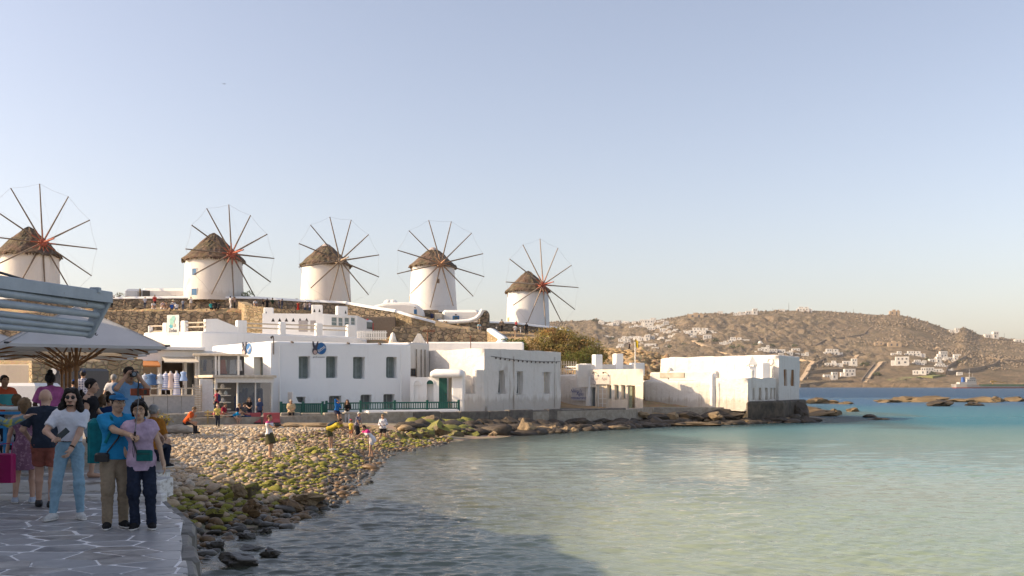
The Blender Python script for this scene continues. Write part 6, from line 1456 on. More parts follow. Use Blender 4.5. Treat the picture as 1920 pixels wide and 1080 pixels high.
def beach_stones():
 rg = np.random.RandomState(77); r2 = random.Random(77)
 shp = [rock_mesh('stone', 100 + i, 2, r2.uniform(.5, .75), .22, 3, True, (1, r2.uniform(.65, .95), 1)) for i in range(9)]
 S = []
 tries = 0
 cell = {}
 while tries < 60000 and len(S) < 7600:
  tries += 1
  y = 15.5 + (rg.rand() ** 1.25) * 43; x = rg.uniform(-19, -3.5)
  if x < edge_x(y) + .12 and y < 52: continue
  if y > 52 and (x < -18.5): continue
  d = float(shore_dist(np.array([x]), np.array([y]))[0])
  if d < -0.9 or (d < 0 and rg.rand() < .45): continue
  if y > 54 + (x + 16) * .4 and d > 6: continue
  band = vnoise(np.array([x]), np.array([y]), 3.0, 8)[0]
  s = np.exp(rg.normal(-1.62, .36)) * (1.25 if d < 2.5 else 1.0)
  if y > 27: s *= 0.72
  s = min(s, .62)
  ck = (int(x / .5), int(y / .5)); ok = True
  for ax_ in (-1, 0, 1):
   for ay_ in (-1, 0, 1):
    for (px_, py_, ps) in cell.get((ck[0] + ax_, ck[1] + ay_), ()):
     if (px_ - x) ** 2 + (py_ - y) ** 2 < (.36 * (ps + s)) ** 2: ok = False; break
  if not ok: continue
  cell.setdefault(ck, []).append((x, y, s))
  dd = d + 1.1 * band
  near = y < 24.5
  if dd < .35: k = 6 if rg.rand() < .55 else 5
  elif dd < 1.5: k = rg.choice([5, 4, 6, 2], p=[.28, .48, .14, .10])
  elif dd < 2.9: k = rg.choice([4, 5, 0, 2], p=[.54, .12, .17, .17])
  elif dd < 3.6: k = rg.choice([4, 0, 1, 2], p=[.16, .36, .22, .26])
  else: k = rg.choice([0, 1, 2, 3], p=[.38, .24, .24, .14])
  if y > 44 and 1.5 < d < 6: k = rg.choice([5, 2, 4], p=[.5, .3, .2])
  S.append((x, y, s, k, d))
 S.sort(key=lambda q: -q[2] / q[1])
 labs = {0: 'rounded tan stone', 1: 'rounded grey stone', 2: 'rounded warm brown stone', 3: 'pale smooth stone', 4: 'green algae coated stone', 5: 'wet brown stone', 6: 'dark wet stone'}
 grp = {0: 'tan beach stones', 1: 'grey beach stones', 2: 'warm brown beach stones', 3: 'pale beach stones', 4: 'green algae stones', 5: 'wet brown stones', 6: 'dark wet stones'}
 mesh_k = {}
 for (x, y, s, k, d) in S[:300]:
  i = r2.randrange(9)
  if (i, k) not in mesh_k:
   me = shp[i].copy(); me.materials.append(BM[k]); mesh_k[(i, k)] = me
  o = link('beach_stone', mesh_k[(i, k)], None, None, (x, y, bz(x, y) + s * .16), (r2.uniform(-.25, .25), r2.uniform(-.25, .25), r2.uniform(0, 6.28)), (s * r2.uniform(.95, 1.45), s, s * r2.uniform(.8, 1.15)))
  zl = 'close to the pier corner' if y < 20 else 'just beyond the pier' if y < 23 else 'level with the tan slab' if y < 27 else 'in the middle of the beach' if y < 31 else 'toward the photographing woman'
  meta(o, ('big ' if s > .36 else 'small ' if s < .25 else '') + labs[k] + ', ' + zl, 'stone', grp[k])
 tv = [np.array([v.co[:] for v in m_.vertices]) for m_ in shp]; tf = [np.array([p.vertices[:] for p in m_.polygons]) for m_ in shp]
 VV = []; FF = []; MI = []; off = 0
 zz = beach_z(np.array([q[0] for q in S]), np.array([q[1] for q in S]))
 for j, (x, y, s, k, d) in enumerate(S[300:]):
  i = j % 9; a = rg.uniform(0, 6.28); p = tv[i] * np.array([s * rg.uniform(.95, 1.45), s, s * rg.uniform(.8, 1.15)])
  tx = rg.uniform(-.3, .3); q = p.copy(); q[:, 2] = p[:, 2] + tx * p[:, 0] * .7; q[:, 0] = p[:, 0] * math.cos(a) - p[:, 1] * math.sin(a); q[:, 1] = p[:, 0] * math.sin(a) + p[:, 1] * math.cos(a)
  VV.append(q + np.array([x, y, zz[300 + j] + s * .14])); FF.append(tf[i] + off); MI += [k] * len(tf[i]); off += len(q)
 me = fast_mesh('pebbles', np.concatenate(VV), np.concatenate(FF), True)
 for m_ in BM: me.materials.append(m_)
 me.polygons.foreach_set('material_index', np.array(MI, dtype=np.int32))
 o = link('pebbles', me); meta(o, 'mass of smaller rounded pebbles covering the beach', 'pebbles', kind='stuff')
beach_stones()
def rock(label, u, vb, w, h, m, seed, z0=0.0, dep=.8, sub=3, cat='rock', name='shore_rock', rough=.8, cuts=7, Y=None, rz=0, group=None):
 Y = Y or (CAMZ - z0) * FPX / (vb - CV); s = Y / FPX
 me = rock_mesh(name, seed, sub, 1.0, rough, cuts, sub < 2); me.materials.append(m)
 zs = [v.co.z for v in me.vertices]; xs = [v.co.x for v in me.vertices]
 hx = max(xs) - min(xs); hz = max(zs) - min(zs)
 o = link(name, me, None, None, (XU(u, Y), Y + w * s * dep * .3, z0 + h * s * .32), (0, 0, rz), (w * s / hx, w * s * dep / hx, h * s * 1.45 / hz))
 return meta(o, label, cat, group)
rock('large angular dark rock in the shallows, biggest near the pier', 442, 1064, 82, 26, wetd, 201, 0); rock('dark pointed rock in the water just off the pier', 402, 1030, 38, 16, wetd, 202); rock('dark rock in the shallows right of the large angular one', 507, 1045, 44, 17, wetd, 203)
rock('low dark rock between the pier and the pointed one', 376, 1043, 40, 9, wetd, 204); rock('low rock behind the large angular one in the shallows', 466, 1035, 46, 11, wetd, 205); rock('small wave-washed rock right of the pebbles', 498, 1000, 28, 10, wetd, 206); rock('dark rock at the water edge below the mossy stones', 461, 1010, 36, 11, wetd, 207); rock('flat dark rock at the foot of the pier', 440, 996, 46, 9, wetd, 208); rock('small dark rock close to the pier corner', 362, 1008, 28, 12, wetd, 209)
rock('broad tan slab lying at the waterline, lit by the sun', 575, 943, 76, 20, rock_a, 211, 0.15, .7); rock('dark brown boulder in front of the tan slab', 545, 958, 52, 22, wetb, 212, 0.05); rock('dark rounded rock on the right of the tan slab', 596, 951, 30, 14, wetd, 213); rock('bright green mossy rock in the shade by the pier', 402, 968, 40, 14, moss, 214, .25); rock('big brown weed-covered boulder in front of the pebbles', 470, 958, 40, 26, wetb, 215, .3); rock('block-shaped tan boulder among the mossy stones', 444, 925, 34, 22, rock_a, 216, .5); rock('mossy boulder with a flat face beside the tan block', 470, 922, 30, 20, moss, 217, .5); rock('low wet rock off the beach in the sunlit water', 690, 905, 18, 5, wetd, 218); rock('little rock breaking the water far off the beach point', 640, 925, 16, 6, wetd, 219); rock('low rock awash in the shallows further out', 790, 1040, 90, 5, wetd, 220, -.02)
rock('long smooth grey slab on which the man in orange sits', 337, 812, 58, 16, M['concrete'], 231, .95, .5, rough=.12, cuts=3); rock('flat tan rock ledge at the head of the beach below the red barriers', 600, 803, 170, 9, rock_a, 232, .75, .3, Y=57); rock('flat ledge behind the bending man', 690, 806, 110, 9, rock_a, 233, .6, .3, Y=57.5); rock('low tan ledge in front of the seated old man', 520, 800, 110, 7, rock_a, 234, .8, .3, Y=56)
rock('mossy boulder heap left end, nearest the standing white woman', 752, 828, 40, 18, moss2, 241, .1); rock('yellow-green mossy rock second from the sandy patch', 775, 826, 34, 16, moss2, 242, .1); rock('mossy dark rock in the middle of the green heap', 800, 824, 38, 22, moss2, 243, .1); rock('broad mossy rock behind the green heap', 820, 815, 50, 26, moss2, 244, .3); rock('sunlit angular rock with moss at the water edge', 853, 822, 34, 17, moss2, 245, .0); rock('mossy rock right of the angular one', 893, 820, 28, 11, moss2, 246, 0)
rock('tan boulder resting high against the quay wall', 808, 792, 28, 16, rock_a, 247, .7, Y=63); rock('small sharp sunlit rock at the water edge', 925, 819, 18, 11, rock_a, 248); rock('biggest sunlit boulder of the shore under the weathered house', 986, 815, 40, 30, rock_a, 249, 0, .9); rock('pointed sunlit rock right of the biggest boulder', 1035, 811, 26, 15, rock_a, 250); rock('slanting rock at the waterline, second from the pointed one', 1062, 811, 22, 11, rock_a, 251); rock('small pale triangular rock right of the slanting one', 1078, 810, 16, 9, rock_a, 252); rock('round topped boulder under the quay wall', 1052, 800, 32, 16, rock_a, 253, .3, Y=73)
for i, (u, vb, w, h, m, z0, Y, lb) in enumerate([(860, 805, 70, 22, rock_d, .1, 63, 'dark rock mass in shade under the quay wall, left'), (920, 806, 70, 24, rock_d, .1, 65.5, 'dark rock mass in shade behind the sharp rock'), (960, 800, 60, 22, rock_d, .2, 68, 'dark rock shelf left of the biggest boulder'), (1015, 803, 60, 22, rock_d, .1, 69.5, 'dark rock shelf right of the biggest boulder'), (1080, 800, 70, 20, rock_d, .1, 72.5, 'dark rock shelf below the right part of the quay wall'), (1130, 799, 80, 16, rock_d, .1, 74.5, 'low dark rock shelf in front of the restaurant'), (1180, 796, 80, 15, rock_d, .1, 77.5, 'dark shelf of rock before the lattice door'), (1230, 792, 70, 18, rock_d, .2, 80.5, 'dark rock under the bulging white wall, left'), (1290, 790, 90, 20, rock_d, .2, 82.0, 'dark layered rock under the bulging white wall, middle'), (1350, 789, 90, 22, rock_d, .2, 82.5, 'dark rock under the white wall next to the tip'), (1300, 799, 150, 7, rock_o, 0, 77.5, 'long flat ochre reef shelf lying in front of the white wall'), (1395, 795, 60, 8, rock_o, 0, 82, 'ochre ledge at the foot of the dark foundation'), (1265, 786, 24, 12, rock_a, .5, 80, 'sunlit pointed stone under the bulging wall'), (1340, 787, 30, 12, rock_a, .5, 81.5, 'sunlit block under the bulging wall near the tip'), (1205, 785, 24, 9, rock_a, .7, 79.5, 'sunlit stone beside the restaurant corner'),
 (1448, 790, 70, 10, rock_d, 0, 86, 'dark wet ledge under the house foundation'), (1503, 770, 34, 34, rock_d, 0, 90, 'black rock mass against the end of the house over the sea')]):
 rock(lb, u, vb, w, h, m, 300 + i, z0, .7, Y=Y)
for i, (u, vb, w, h, lb) in enumerate([(1545, 780, 70, 14, 'ochre reef rock just right of the sea house, in front'), (1525, 777, 60, 18, 'ochre rock touching the black rock mass'), (1567, 778, 30, 12, 'rounded ochre rock at the end of the first reef'), (1603, 772, 24, 9, 'small ochre rock standing alone between the reefs'), (1532, 757, 44, 12, 'brown reef block behind the first reef'), (1560, 757, 44, 8, 'low brown reef behind the first reef'), (1590, 758, 30, 6, 'low reef fragment near the lone small rock'), (1633, 783, 24, 7, 'dark round rock awash in open water'),
 (1672, 755, 50, 7, 'long flat reef, leftmost part'), (1712, 754, 70, 12, 'long flat reef, middle hump'), (1752, 752, 60, 11, 'long flat reef, right hump'), (1769, 762, 52, 14, 'dark domed boulder in front of the long reef'), (1800, 754, 50, 6, 'low reef right of the domed boulder'), (1832, 761, 36, 7, 'small dark rock below the right reef'), (1848, 755, 60, 12, 'broad ochre reef on the right'), (1875, 754, 30, 9, 'tail of the broad right reef'), (1905, 753, 40, 10, 'rock at the right edge of the picture, by the open sea'), (1655, 787, 40, 3, 'ochre shelf barely awash in front of the round rock')]):
 rock(lb, u, vb, w, h, rock_d if 'dark' in lb else rock_o, 400 + i, 0, .8, group=None)
def mound_rocks():
 rg = np.random.RandomState(9); r2 = random.Random(4)
 shp = [rock_mesh('tmp', 500 + i, 1, .7, .35, 4, False) for i in range(5)]
 tv = [np.array([v.co[:] for v in m_.vertices]) for m_ in shp]; tf = [np.array([p.vertices[:] for p in m_.polygons]) for m_ in shp]
 VV = []; FF = []; off = 0
 for j in range(2600):
  if j < 1700: u = rg.uniform(1095, 1262); y = rg.uniform(90, 120)
  else: u = rg.uniform(100, 1100); y = rg.uniform(98, 140)
  z = mz(u, y)
  s = rg.uniform(.2, .9) if u > 1095 else rg.uniform(.1, .4)
  x = XU(u, y); a = rg.uniform(0, 6.28); i = j % 5; p = tv[i] * np.array([s * rg.uniform(1, 1.8), s, s * rg.uniform(.6, 1)]); q = p.copy(); q[:, 0] = p[:, 0] * math.cos(a) - p[:, 1] * math.sin(a); q[:, 1] = p[:, 0] * math.sin(a) + p[:, 1] * math.cos(a)
  VV.append(q + np.array([x, y, z + .1])); FF.append(tf[i] + off); off += len(q)
 me = fast_mesh('mound_rubble', np.concatenate(VV), np.concatenate(FF), False)
 o = link('mound_rubble', me, None, mat('rubble_rock', (.44, .31, .17), (.27, .19, .10), rough=.95, scale=1.2, bumps=.5)); meta(o, 'loose rubble on the earth mound and the sunlit knoll', 'rubble', kind='stuff')
mound_rocks()
def shore_rubble():
 rg = np.random.RandomState(19); shp = [rock_mesh('tmp', 600 + i, 2, .75, .5, 6, False) for i in range(6)]
 tv = [np.array([v.co[:] for v in m_.vertices]) for m_ in shp]; tf = [np.array([p.vertices[:] for p in m_.polygons]) for m_ in shp]
 VV = []; FF = []; MI = []; off = 0; n = 0
 q0 = [(775, 65.0), (862, 67.0), (1000, 71.0), (1128, 75.5), (1174, 77.2), (1338, 85.2), (1402, 84.0), (1505, 90)]
 while n < 950:
  i0 = rg.randint(0, 7); k = rg.rand(); a, b = q0[i0], q0[i0 + 1]; u = a[0] + (b[0] - a[0]) * k; Yw = a[1] + (b[1] - a[1]) * k; x = XU(u, Yw); y = Yw - .3 - rg.rand() * 6
  sd = float(shore_dist(np.array([x]), np.array([y]))[0])
  if sd < -1.2: continue
  s = np.exp(rg.normal(-.45, .5)); s = min(s, 1.9); z = .05 + .13 * max(0, sd) + rg.uniform(-.1, .1); ang = rg.uniform(0, 6.28); i = n % 6
  p = tv[i] * np.array([s * rg.uniform(1, 1.6), s, s * rg.uniform(.5, .9)]); q = p.copy(); q[:, 0] = p[:, 0] * math.cos(ang) - p[:, 1] * math.sin(ang); q[:, 1] = p[:, 0] * math.sin(ang) + p[:, 1] * math.cos(ang)
  VV.append(q + np.array([x, y, z])); FF.append(tf[i] + off); off += len(q)
  mi = 1 if (u < 905 and rg.rand() < .40) else (2 if rg.rand() < .09 else 0); MI += [mi] * len(tf[i]); n += 1
 me = fast_mesh('shore_rubble', np.concatenate(VV), np.concatenate(FF), False)
 for m_ in (rock_d, moss2, rock_a): me.materials.append(m_)
 me.polygons.foreach_set('material_index', np.array(MI, dtype=np.int32)); o = link('shore_rubble', me); meta(o, 'jumble of dark broken rock between the quay wall and the water', 'rubble', kind='stuff')
shore_rubble()
# ================================================================== STREET THINGS
for lb, u0, u1 in (('left red plastic road barrier, faded, next to the bench', 457, 491), ('right red plastic road barrier beside the old man on the wall', 493, 527)):
 Y = 59.6; f = Fac(pl(u0, Y), pl(u1, Y + .3)); zb = .86; h = .68; t = thing('road_barrier', lb, 'barrier', (f.p0.x, f.p0.y, zb), 0, 'red plastic barriers'); T = on(t, f); rm = mat('barrier_red', (.42, .075, .085), (.36, .07, .075), rough=.5, bumps=0, scale=1.5)
 q = MB(); L_ = f.L - .04
 prof = [(-.27, 0), (.27, 0), (.27, .12), (.13, .3), (.11, h), (-.11, h), (-.13, .3), (-.27, .12)]
 vs = [T @ Vector((x + (0.0 if z < .3 else .03 * (1 if x == 0 else -1)), y, zb + z)) for x in (0, L_) for y, z in prof]
 q.add(vs, [tuple(range(7, -1, -1)), tuple(range(8, 16))] + [(i, (i + 1) % 8, 8 + (i + 1) % 8, 8 + i) for i in range(8)]); o = q.build('shell', rm, t, bev=.03); tri_fix(o)
 for k in range(2): q = MB(); x = L_ * (k + .5) / 2; q.box((x - .2, -.285, zb), (x + .2, -.262, zb + .1), T); q.build('foot_slot', M['dark_void'], t)
f = Fac(pl(410, 58.6), pl(455, 59.4)); t = thing('bench', 'low plank bench on concrete feet crowded with a seated family', 'bench', (f.p0.x, f.p0.y, 1.0)); T = on(t, f)
for y in (-.2, .02, .24): q = MB(); q.box((0, y - .09, 1.38), (f.L, y + .09, 1.43), T); q.build('plank', M['cream_wood'], t)
for x in (.15, f.L - .35): q = MB(); q.box((x, -.25, .85), (x + .2, .3, 1.375), T); q.build('foot', M['concrete'], t)
q = MB(); T2 = frame_mx((XU(398, 57.8), 57.8, 0), (1, 0)); q.box((-.3, -.05, .95), (-.22, .03, 1.75), T2); q.box((-.33, -.4, 1.6), (.45, .1, 1.68), T2); q.box((-.33, -.4, 1.42), (.45, .1, 1.48), T2); o = q.build('wooden_rail', mat('yellow_wood', (.42, .32, .14), rough=.7)); meta(o, 'short weathered yellowish wooden rail at the left end of the bench', 'rail')
bush('flower_clump', 'little clump of yellow flowers at the end of the kerb wall', 'plant', 303, 50, 1.25, [(0, 0, .3, .45, .3, .3), (.3, 0, .15, .3, .3, .2)], .05, foliage_mat('yellow_flower', (.20, .20, .03), (.55, .42, .03)), 900, 90)
q = thing('flag_pole', 'slim white pole with a yellow flag on the restaurant roof', 'flag', (XU(1191, 85), 85, ZV(682, 85)))
b_ = MB(); b_.tube((0, 0, -.5), (0, 0, ZV(641, 85) - ZV(682, 85)), .05, .035, 6); b_.build('pole', M['white_paint'], q)
vs = []; h_ = ZV(641, 85) - ZV(682, 85)
for i in range(5):
 for z in (0, -.62): vs.append((i * .07, .05 * math.sin(i * 1.5), h_ + z + .28 - i * .07))
b_ = MB(); b_.add(vs, [(i * 2, i * 2 + 1, i * 2 + 3, i * 2 + 2) for i in range(4)]); b_.add([(x, y + .012, z) for x, y, z in vs], [(i * 2 + 2, i * 2 + 3, i * 2 + 1, i * 2) for i in range(4)]); b_.build('flag', mat('flag_yellow', (.62, .42, .02), rough=.8, bumps=0), q)
for lb, u0, u1, Y, v in (('row of short stakes along the bank behind the weathered house', 975, 1052, 88, 661), ('row of short stakes behind the roof of the restaurant wing', 1053, 1086, 88, 681)):
 t = thing('stake_fence', lb, 'fence', (XU(u0, Y), Y, ZV(v, Y))); n = int((u1 - u0) / 4.5); b_ = MB(); b_.box((-.04, -.04, -1.2), (.04, .04, .22)); me = b_.mesh('stake'); me.materials.append(M['cream_wood'])
 for k in range(n): link('stake', me, t, loc=(XU(u0 + k * 4.5, Y) - XU(u0, Y), 0, -.012 * k))
 b_ = MB(); b_.box((0, .05, -.12), (XU(u1, Y) - XU(u0, Y), .09, -.06)); b_.build('rail', M['cream_wood'], t)
def parasol(label, u, Y, zrim, half, rise, rot, seed, full=True):
 zb = TERR_Z; t = thing('parasol', label, 'parasol', (XU(u, Y), Y, zb), rot, 'large square parasols over the terrace')
 cm = M.get('canvas')
 if cm is None:
  cm, N, L, P = new_mat('canvas'); tc = N.new('ShaderNodeTexCoord'); n = noise_node(N, L, 1.5, 5, .6, tc.outputs['Object']); c = ramp(N, L, n.outputs['Fac'], [(.3, (.56, .55, .54)), (.7, (.66, .65, .64))]); L.new(c.outputs[0], P.inputs['Base Color']); P.inputs['Roughness'].default_value = .85
  tl = N.new('ShaderNodeBsdfTranslucent'); tl.inputs[0].default_value = (.62, .52, .40, 1); mx_ = N.new('ShaderNodeMixShader'); mx_.inputs[0].default_value = .22; L.new(P.outputs[0], mx_.inputs[1]); L.new(tl.outputs[0], mx_.inputs[2]); L.new(mx_.outputs[0], N['Material Output'].inputs[0]); MATS['canvas'] = cm
 hz = zrim - zb; n = 8; V = []; F = []
 cs = [Vector((half * sx, half * sy, hz)) for sx, sy in ((-1, -1), (1, -1), (1, 1), (-1, 1))]; apex = Vector((0, 0, hz + rise))
 q = MB()
 for k in range(4):
  a, b = cs[k], cs[(k + 1) % 4]; rows = []
  for i in range(n + 1):
   for j in range(n + 1):
    s = i / n; e = a.lerp(b, j / n); sag = 4 * (j / n) * (1 - j / n)
    p = apex.lerp(e, s); p.z -= .05 * math.sin(math.pi * s) * sag; p = p - Vector((e.x, e.y, 0)) * .03 * sag * s
    rows.append(p)
  q.add(rows, [(i * (n + 1) + j, (i + 1) * (n + 1) + j, (i + 1) * (n + 1) + j + 1, i * (n + 1) + j + 1) for i in range(n) for j in range(n)], True)
  val = []
  for j in range(n + 1):
   p = rows[n * (n + 1) + j]; val += [p, p - Vector((0, 0, .05))]
  q.add(val, [(2 * j, 2 * j + 1, 2 * j + 3, 2 * j + 2) for j in range(n)])
 q.build('canopy', cm, t)
 for k in range(4): q = MB(); q.path([apex.lerp(cs[k], j / 6) + Vector((0, 0, .006)) for j in range(7)], .009, 5); q.build('seam', mat('seam_tape', (.42, .42, .42), rough=.9), t)
 q = MB(); q.tube((0, 0, 0), (0, 0, hz + rise - .1), .034, .03, 10); q.build('pole', M['teak'], t)
 q = MB(); q.tube((0, 0, hz - .42), (0, 0, hz - .28), .055, .055, 10); q.build('runner', M['teak'], t)
 for k in range(8):
  d = cs[k // 2] if k % 2 == 0 else (cs[k // 2] + cs[(k // 2 + 1) % 4]) / 2; d = Vector((d.x, d.y, 0))
  end = Vector((d.x, d.y, hz)) * .985; end.z = hz + .01 - (.08 if k % 2 else .0); a = Vector((0, 0, hz + rise - .16)); mid = a.lerp(end, .5); mid.z -= .14
  q = MB(); q.path([a, mid, end], .017, 6); rb = q.build('rib', M['teak'], t)
  q = MB(); q.tube((d.x * .02, d.y * .02, hz - .34), mid, .014, .014, 6); q.build('strut', M['teak'], rb)
  if k % 2 == 0: q = MB(); q.tube(end, end + d.normalized() * .09, .02, .016, 6); q.build('tip', M['black_plastic'], rb)
 q = MB(); q.bbox((-.28, -.28, 0), (.28, .28, .10), .03); q.build('base', M['concrete'], t)
parasol('nearest large parasol, its broad blue-grey canopy spreading under the pipe frame', 143, 17.6, ZV(651, 17.6), 1.24, .72, R(45) - .2, 1)
parasol('second parasol behind the nearest one, rim just below it', 131, 20.2, ZV(658, 20.2), 1.36, .58, R(45) - .16, 2)
parasol('third parasol in the row, mostly hidden by the second', 124, 22.8, ZV(665, 22.8), 1.38, .56, R(45) - .12, 3)
parasol('farthest parasol of the row with only its right tip showing', 116, 25.4, ZV(671, 25.4), 1.36, .56, R(45) - .10, 4)
parasol('parasol at the left edge of the picture, partly out of view', -45, 22.5, ZV(662, 22.5), 1.3, .6, R(45), 5)
t = thing('pipe_frame', 'grey-blue painted frame of thick pipes with a rusty corner, jutting in at upper left', 'frame', (-4.6, 8.0, 3.2))
pg, N, L, P = new_mat('grey_blue_paint'); tc = N.new('ShaderNodeTexCoord'); n = noise_node(N, L, 3, 6, .7, tc.outputs['Object']); n2 = noise_node(N, L, 9, 6, .7, tc.outputs['Object'])
c = ramp(N, L, n.outputs['Fac'], [(.3, (.30, .34, .38)), (.7, (.42, .47, .51))]); f = ramp(N, L, n2.outputs['Fac'], [(.66, (0, 0, 0)), (.72, (1, 1, 1))]); L.new(mixc(N, L, f.outputs[0], c.outputs[0], (.14, .075, .045)), P.inputs['Base Color']); P.inputs['Roughness'].default_value = .5; bump(N, L, P, n2.outputs['Fac'], .15, .01)
a = W(203, 557, 9.4); b = W(168, 622, 9.4); og = t.location
dirL = (W(0, 531, 7.9) - W(203, 557, 9.4)).normalized()
dn = (b - a)
ends = [(0.0, .045, W(0, 529, 8.0)), (.27, .034, W(0, 549, 8.0)), (.52, .034, W(0, 569, 8.0)), (.78, .026, W(0, 588, 8.0)), (.93, .026, W(0, 600, 8.0)), (1.08, .026, W(0, 612, 8.0))]
for k, (s, r_, e) in enumerate(ends):
 p = a + dn * s; d = (e - p); far = p + d * 2.6
 q = MB()
 if k == 0:
  x = d.normalized(); up = Vector((0, 0, 1)); y = up.cross(x).normalized(); z = x.cross(y)
  Mx = Matrix.Identity(4)
  for i, c_ in enumerate((x, y, z)): Mx.col[i][:3] = c_
  Mx.col[3][:3] = p - og; q.bbox((-.02, -.04, -.055), ((far - p).length, .04, .05), .008, Mx); q.build('beam', pg, t)
 else:
  q.tube(p - og, far - og, r_, r_, 14); q.build('pipe', pg, t)
q = MB(); x = dn.normalized(); y = Vector((0, 1, 0)); z = x.cross(y).normalized(); Mx = Matrix.Identity(4)
for i, c_ in enumerate((x, y, z)): Mx.col[i][:3] = c_
Mx.col[3][:3] = a - og; q.bbox((.03, -.03, -.055), (dn.length * 1.05, .03, .045), .006, Mx); q.build('end_bar', pg, t)
q = MB(); e = a + dn * 1.04; q.ball(e - og, .05, 12); q.tube(e - og, e - og - dn * .12, .046, .045, 12); q.build('elbow', pg, t)
q = MB(); q.bbox((-.045, -.03, .0), (.045, .03, .05), .006, Matrix.Translation(W(179, 549, 9.2) - og)); q.build('bracket', pg, t)
q = MB(); q.tube(a - og + Vector((-.07, -.042, .01)), a - og + Vector((-.07, -.047, .01)), .022, .022, 10); q.build('rust_patch', M['rust'], t)
q = MB(); pts = [W(u, v, Y) - og for u, v, Y in ((-60, 500, 7.6), (0, 511, 8.0), (50, 526, 8.4), (110, 538, 8.8), (165, 543, 9.15))]; q.path(pts, .012, 6); q.build('cable', M['black_plastic'], t)
q = MB(); p = W(181, 624, 9.4) - og; q.path([p + Vector((.0, 0, .0)), p + Vector((-.015, 0, -.012)), p + Vector((-.005, 0, -.024)), p + Vector((.012, 0, -.018))], .004, 5); q.build('hook', M['iron'], t)
for lb, fp, z1 in (('tall white waterfront house on the left just outside the picture', [(-30, 4.0), (-6.4, 4.0), (-6.4, 9.9), (-30, 9.9)], 8.0), ('white waterfront house with a low roof, left outside the picture', [(-30, 9.92), (-9.5, 9.92), (-9.5, 17.2), (-30, 17.2)], 5.7), ('lower white waterfront house beside the terrace, left outside the picture', [(-44, 17.22), (-10.8, 17.22), (-10.8, 20.4), (-14.0, 20.4), (-14.0, 25.6), (-44, 25.6)], 6.0)):  # unseen houses; footprints and heights set to throw the pier and parasol shade
 h_, _ = house('unseen_waterfront_house', lb, 'house', fp, 0.5, z1, {}, M['whitewash'], .1)
t = thing('market_van', 'big white flat-sided van parked behind the crowd at the left', 'van', (XU(15, 38), 38, TERR_Z))
q = MB(); q.bbox((-3.2, 0, .4), (XU(72, 38) - XU(15, 38), 2.0, ZV(718, 38) - TERR_Z), .12); q.build('body', pm, t); 
for x in (-2.4, .3): q = MB(); q.tube((x, -.02, .36), (x, .22, .36), .36, .36, 16); q.build('wheel', M['black_plastic'], t)
t = thing('parked_pickup', 'dark canvas-topped small truck with round white lamp behind the parasol poles', 'truck', (XU(100, 44), 44, TERR_Z)); q = MB(); q.bbox((-.2, 0, .5), (1.2, 3.2, ZV(690, 44) - TERR_Z), .1); q.build('body', mat('truck_dark', (.05, .05, .055), rough=.5), t)
q = MB(); q.tube((.0, -.05, ZV(697, 44) - TERR_Z), (.0, .0, ZV(697, 44) - TERR_Z), .15, .15, 14); q.build('headlight', M['white_paint'], t)
for x in (.1, .95): q = MB(); q.tube((x, .3, .3), (x + .18, .3, .3), .3, .3, 12); q.build('wheel', M['black_plastic'], t)
ribbon_wall('stone_wall', 'sunlit tan rubble wall behind the crowd under the parasols', [(60, 58, 676, 1.5), (150, 60, 676, 1.5), (268, 62, 672, 1.5)], .5, M['stone_tan'], None, seed=12)
q = MB(); q.bbox((XU(-60, 62), 62.5, 1.2), (XU(120, 62), 63, ZV(683, 62)), .05); o = q.build('pale_wall', M['plaster_beige']); meta(o, 'pale plastered garden wall behind the white van at far left', 'wall')
t = thing('white_counter', 'narrow white serving counter at the left edge behind the girl', 'counter', (-9.2, 16.9, TERR_Z)); 
q = MB(); q.bbox((-.6, 0, ZV(768, 16.9) - TERR_Z), (1.35, .6, ZV(763, 16.9) - TERR_Z), .02); q.build('counter_top', M['white_paint'], t)
for x in (-.5, 1.25): q = MB(); q.box((x, .05, 0), (x + .07, .12, ZV(768, 16.9) - TERR_Z), None); q.build('leg', M['white_paint'], t)
t = thing('blue_rack', 'bright blue wooden display rack with little white goods behind the magenta bag', 'rack', (XU(8, 16.6), 16.6, TERR_Z)); bl = mat('rack_blue', (.02, .22, .48), rough=.5)
for x in (-.5, -.02, .34): q = MB(); q.box((x, 0, 0), (x + .06, .06, ZV(797, 16.6) - TERR_Z)); q.build('upright', bl, t)
for z in (.15, .42, .70, .93): q = MB(); q.box((-.5, -.02, z), (.4, .35, z + .04)); q.build('shelf', bl, t)
for k in range(12):
 q = MB(); q.lathe([(.01, 0), (.05, 0), (.06, .08), (.035, .14), (.01, .14)], (-.4 + (k % 4) * .22, .12, (.19, .46, .74)[k // 4]), 10); q.build('ware', mat('ware_white', (.6, .6, .62), rough=.4), t)
t = thing('gull', 'tiny gull gliding high on the left of the clear sky', 'bird', W(420, 158, 60)); t.scale = (.3, .3, .3); q = MB()
q.add([(-.5, .1, .1), (-.2, .0, .18), (0, -.05, .06), (.2, 0, .18), (.5, .1, .08), (.2, .16, .16), (0, .12, .05), (-.2, .16, .16)], [(0, 1, 7), (1, 2, 6, 7), (2, 3, 5, 6), (3, 4, 5)]); q.build('wing', M['iron'], t); q = MB(); q.ball((0, .05, .05), .08, 8, (.8, 2.6, .8)); q.build('body', M['iron'], t)
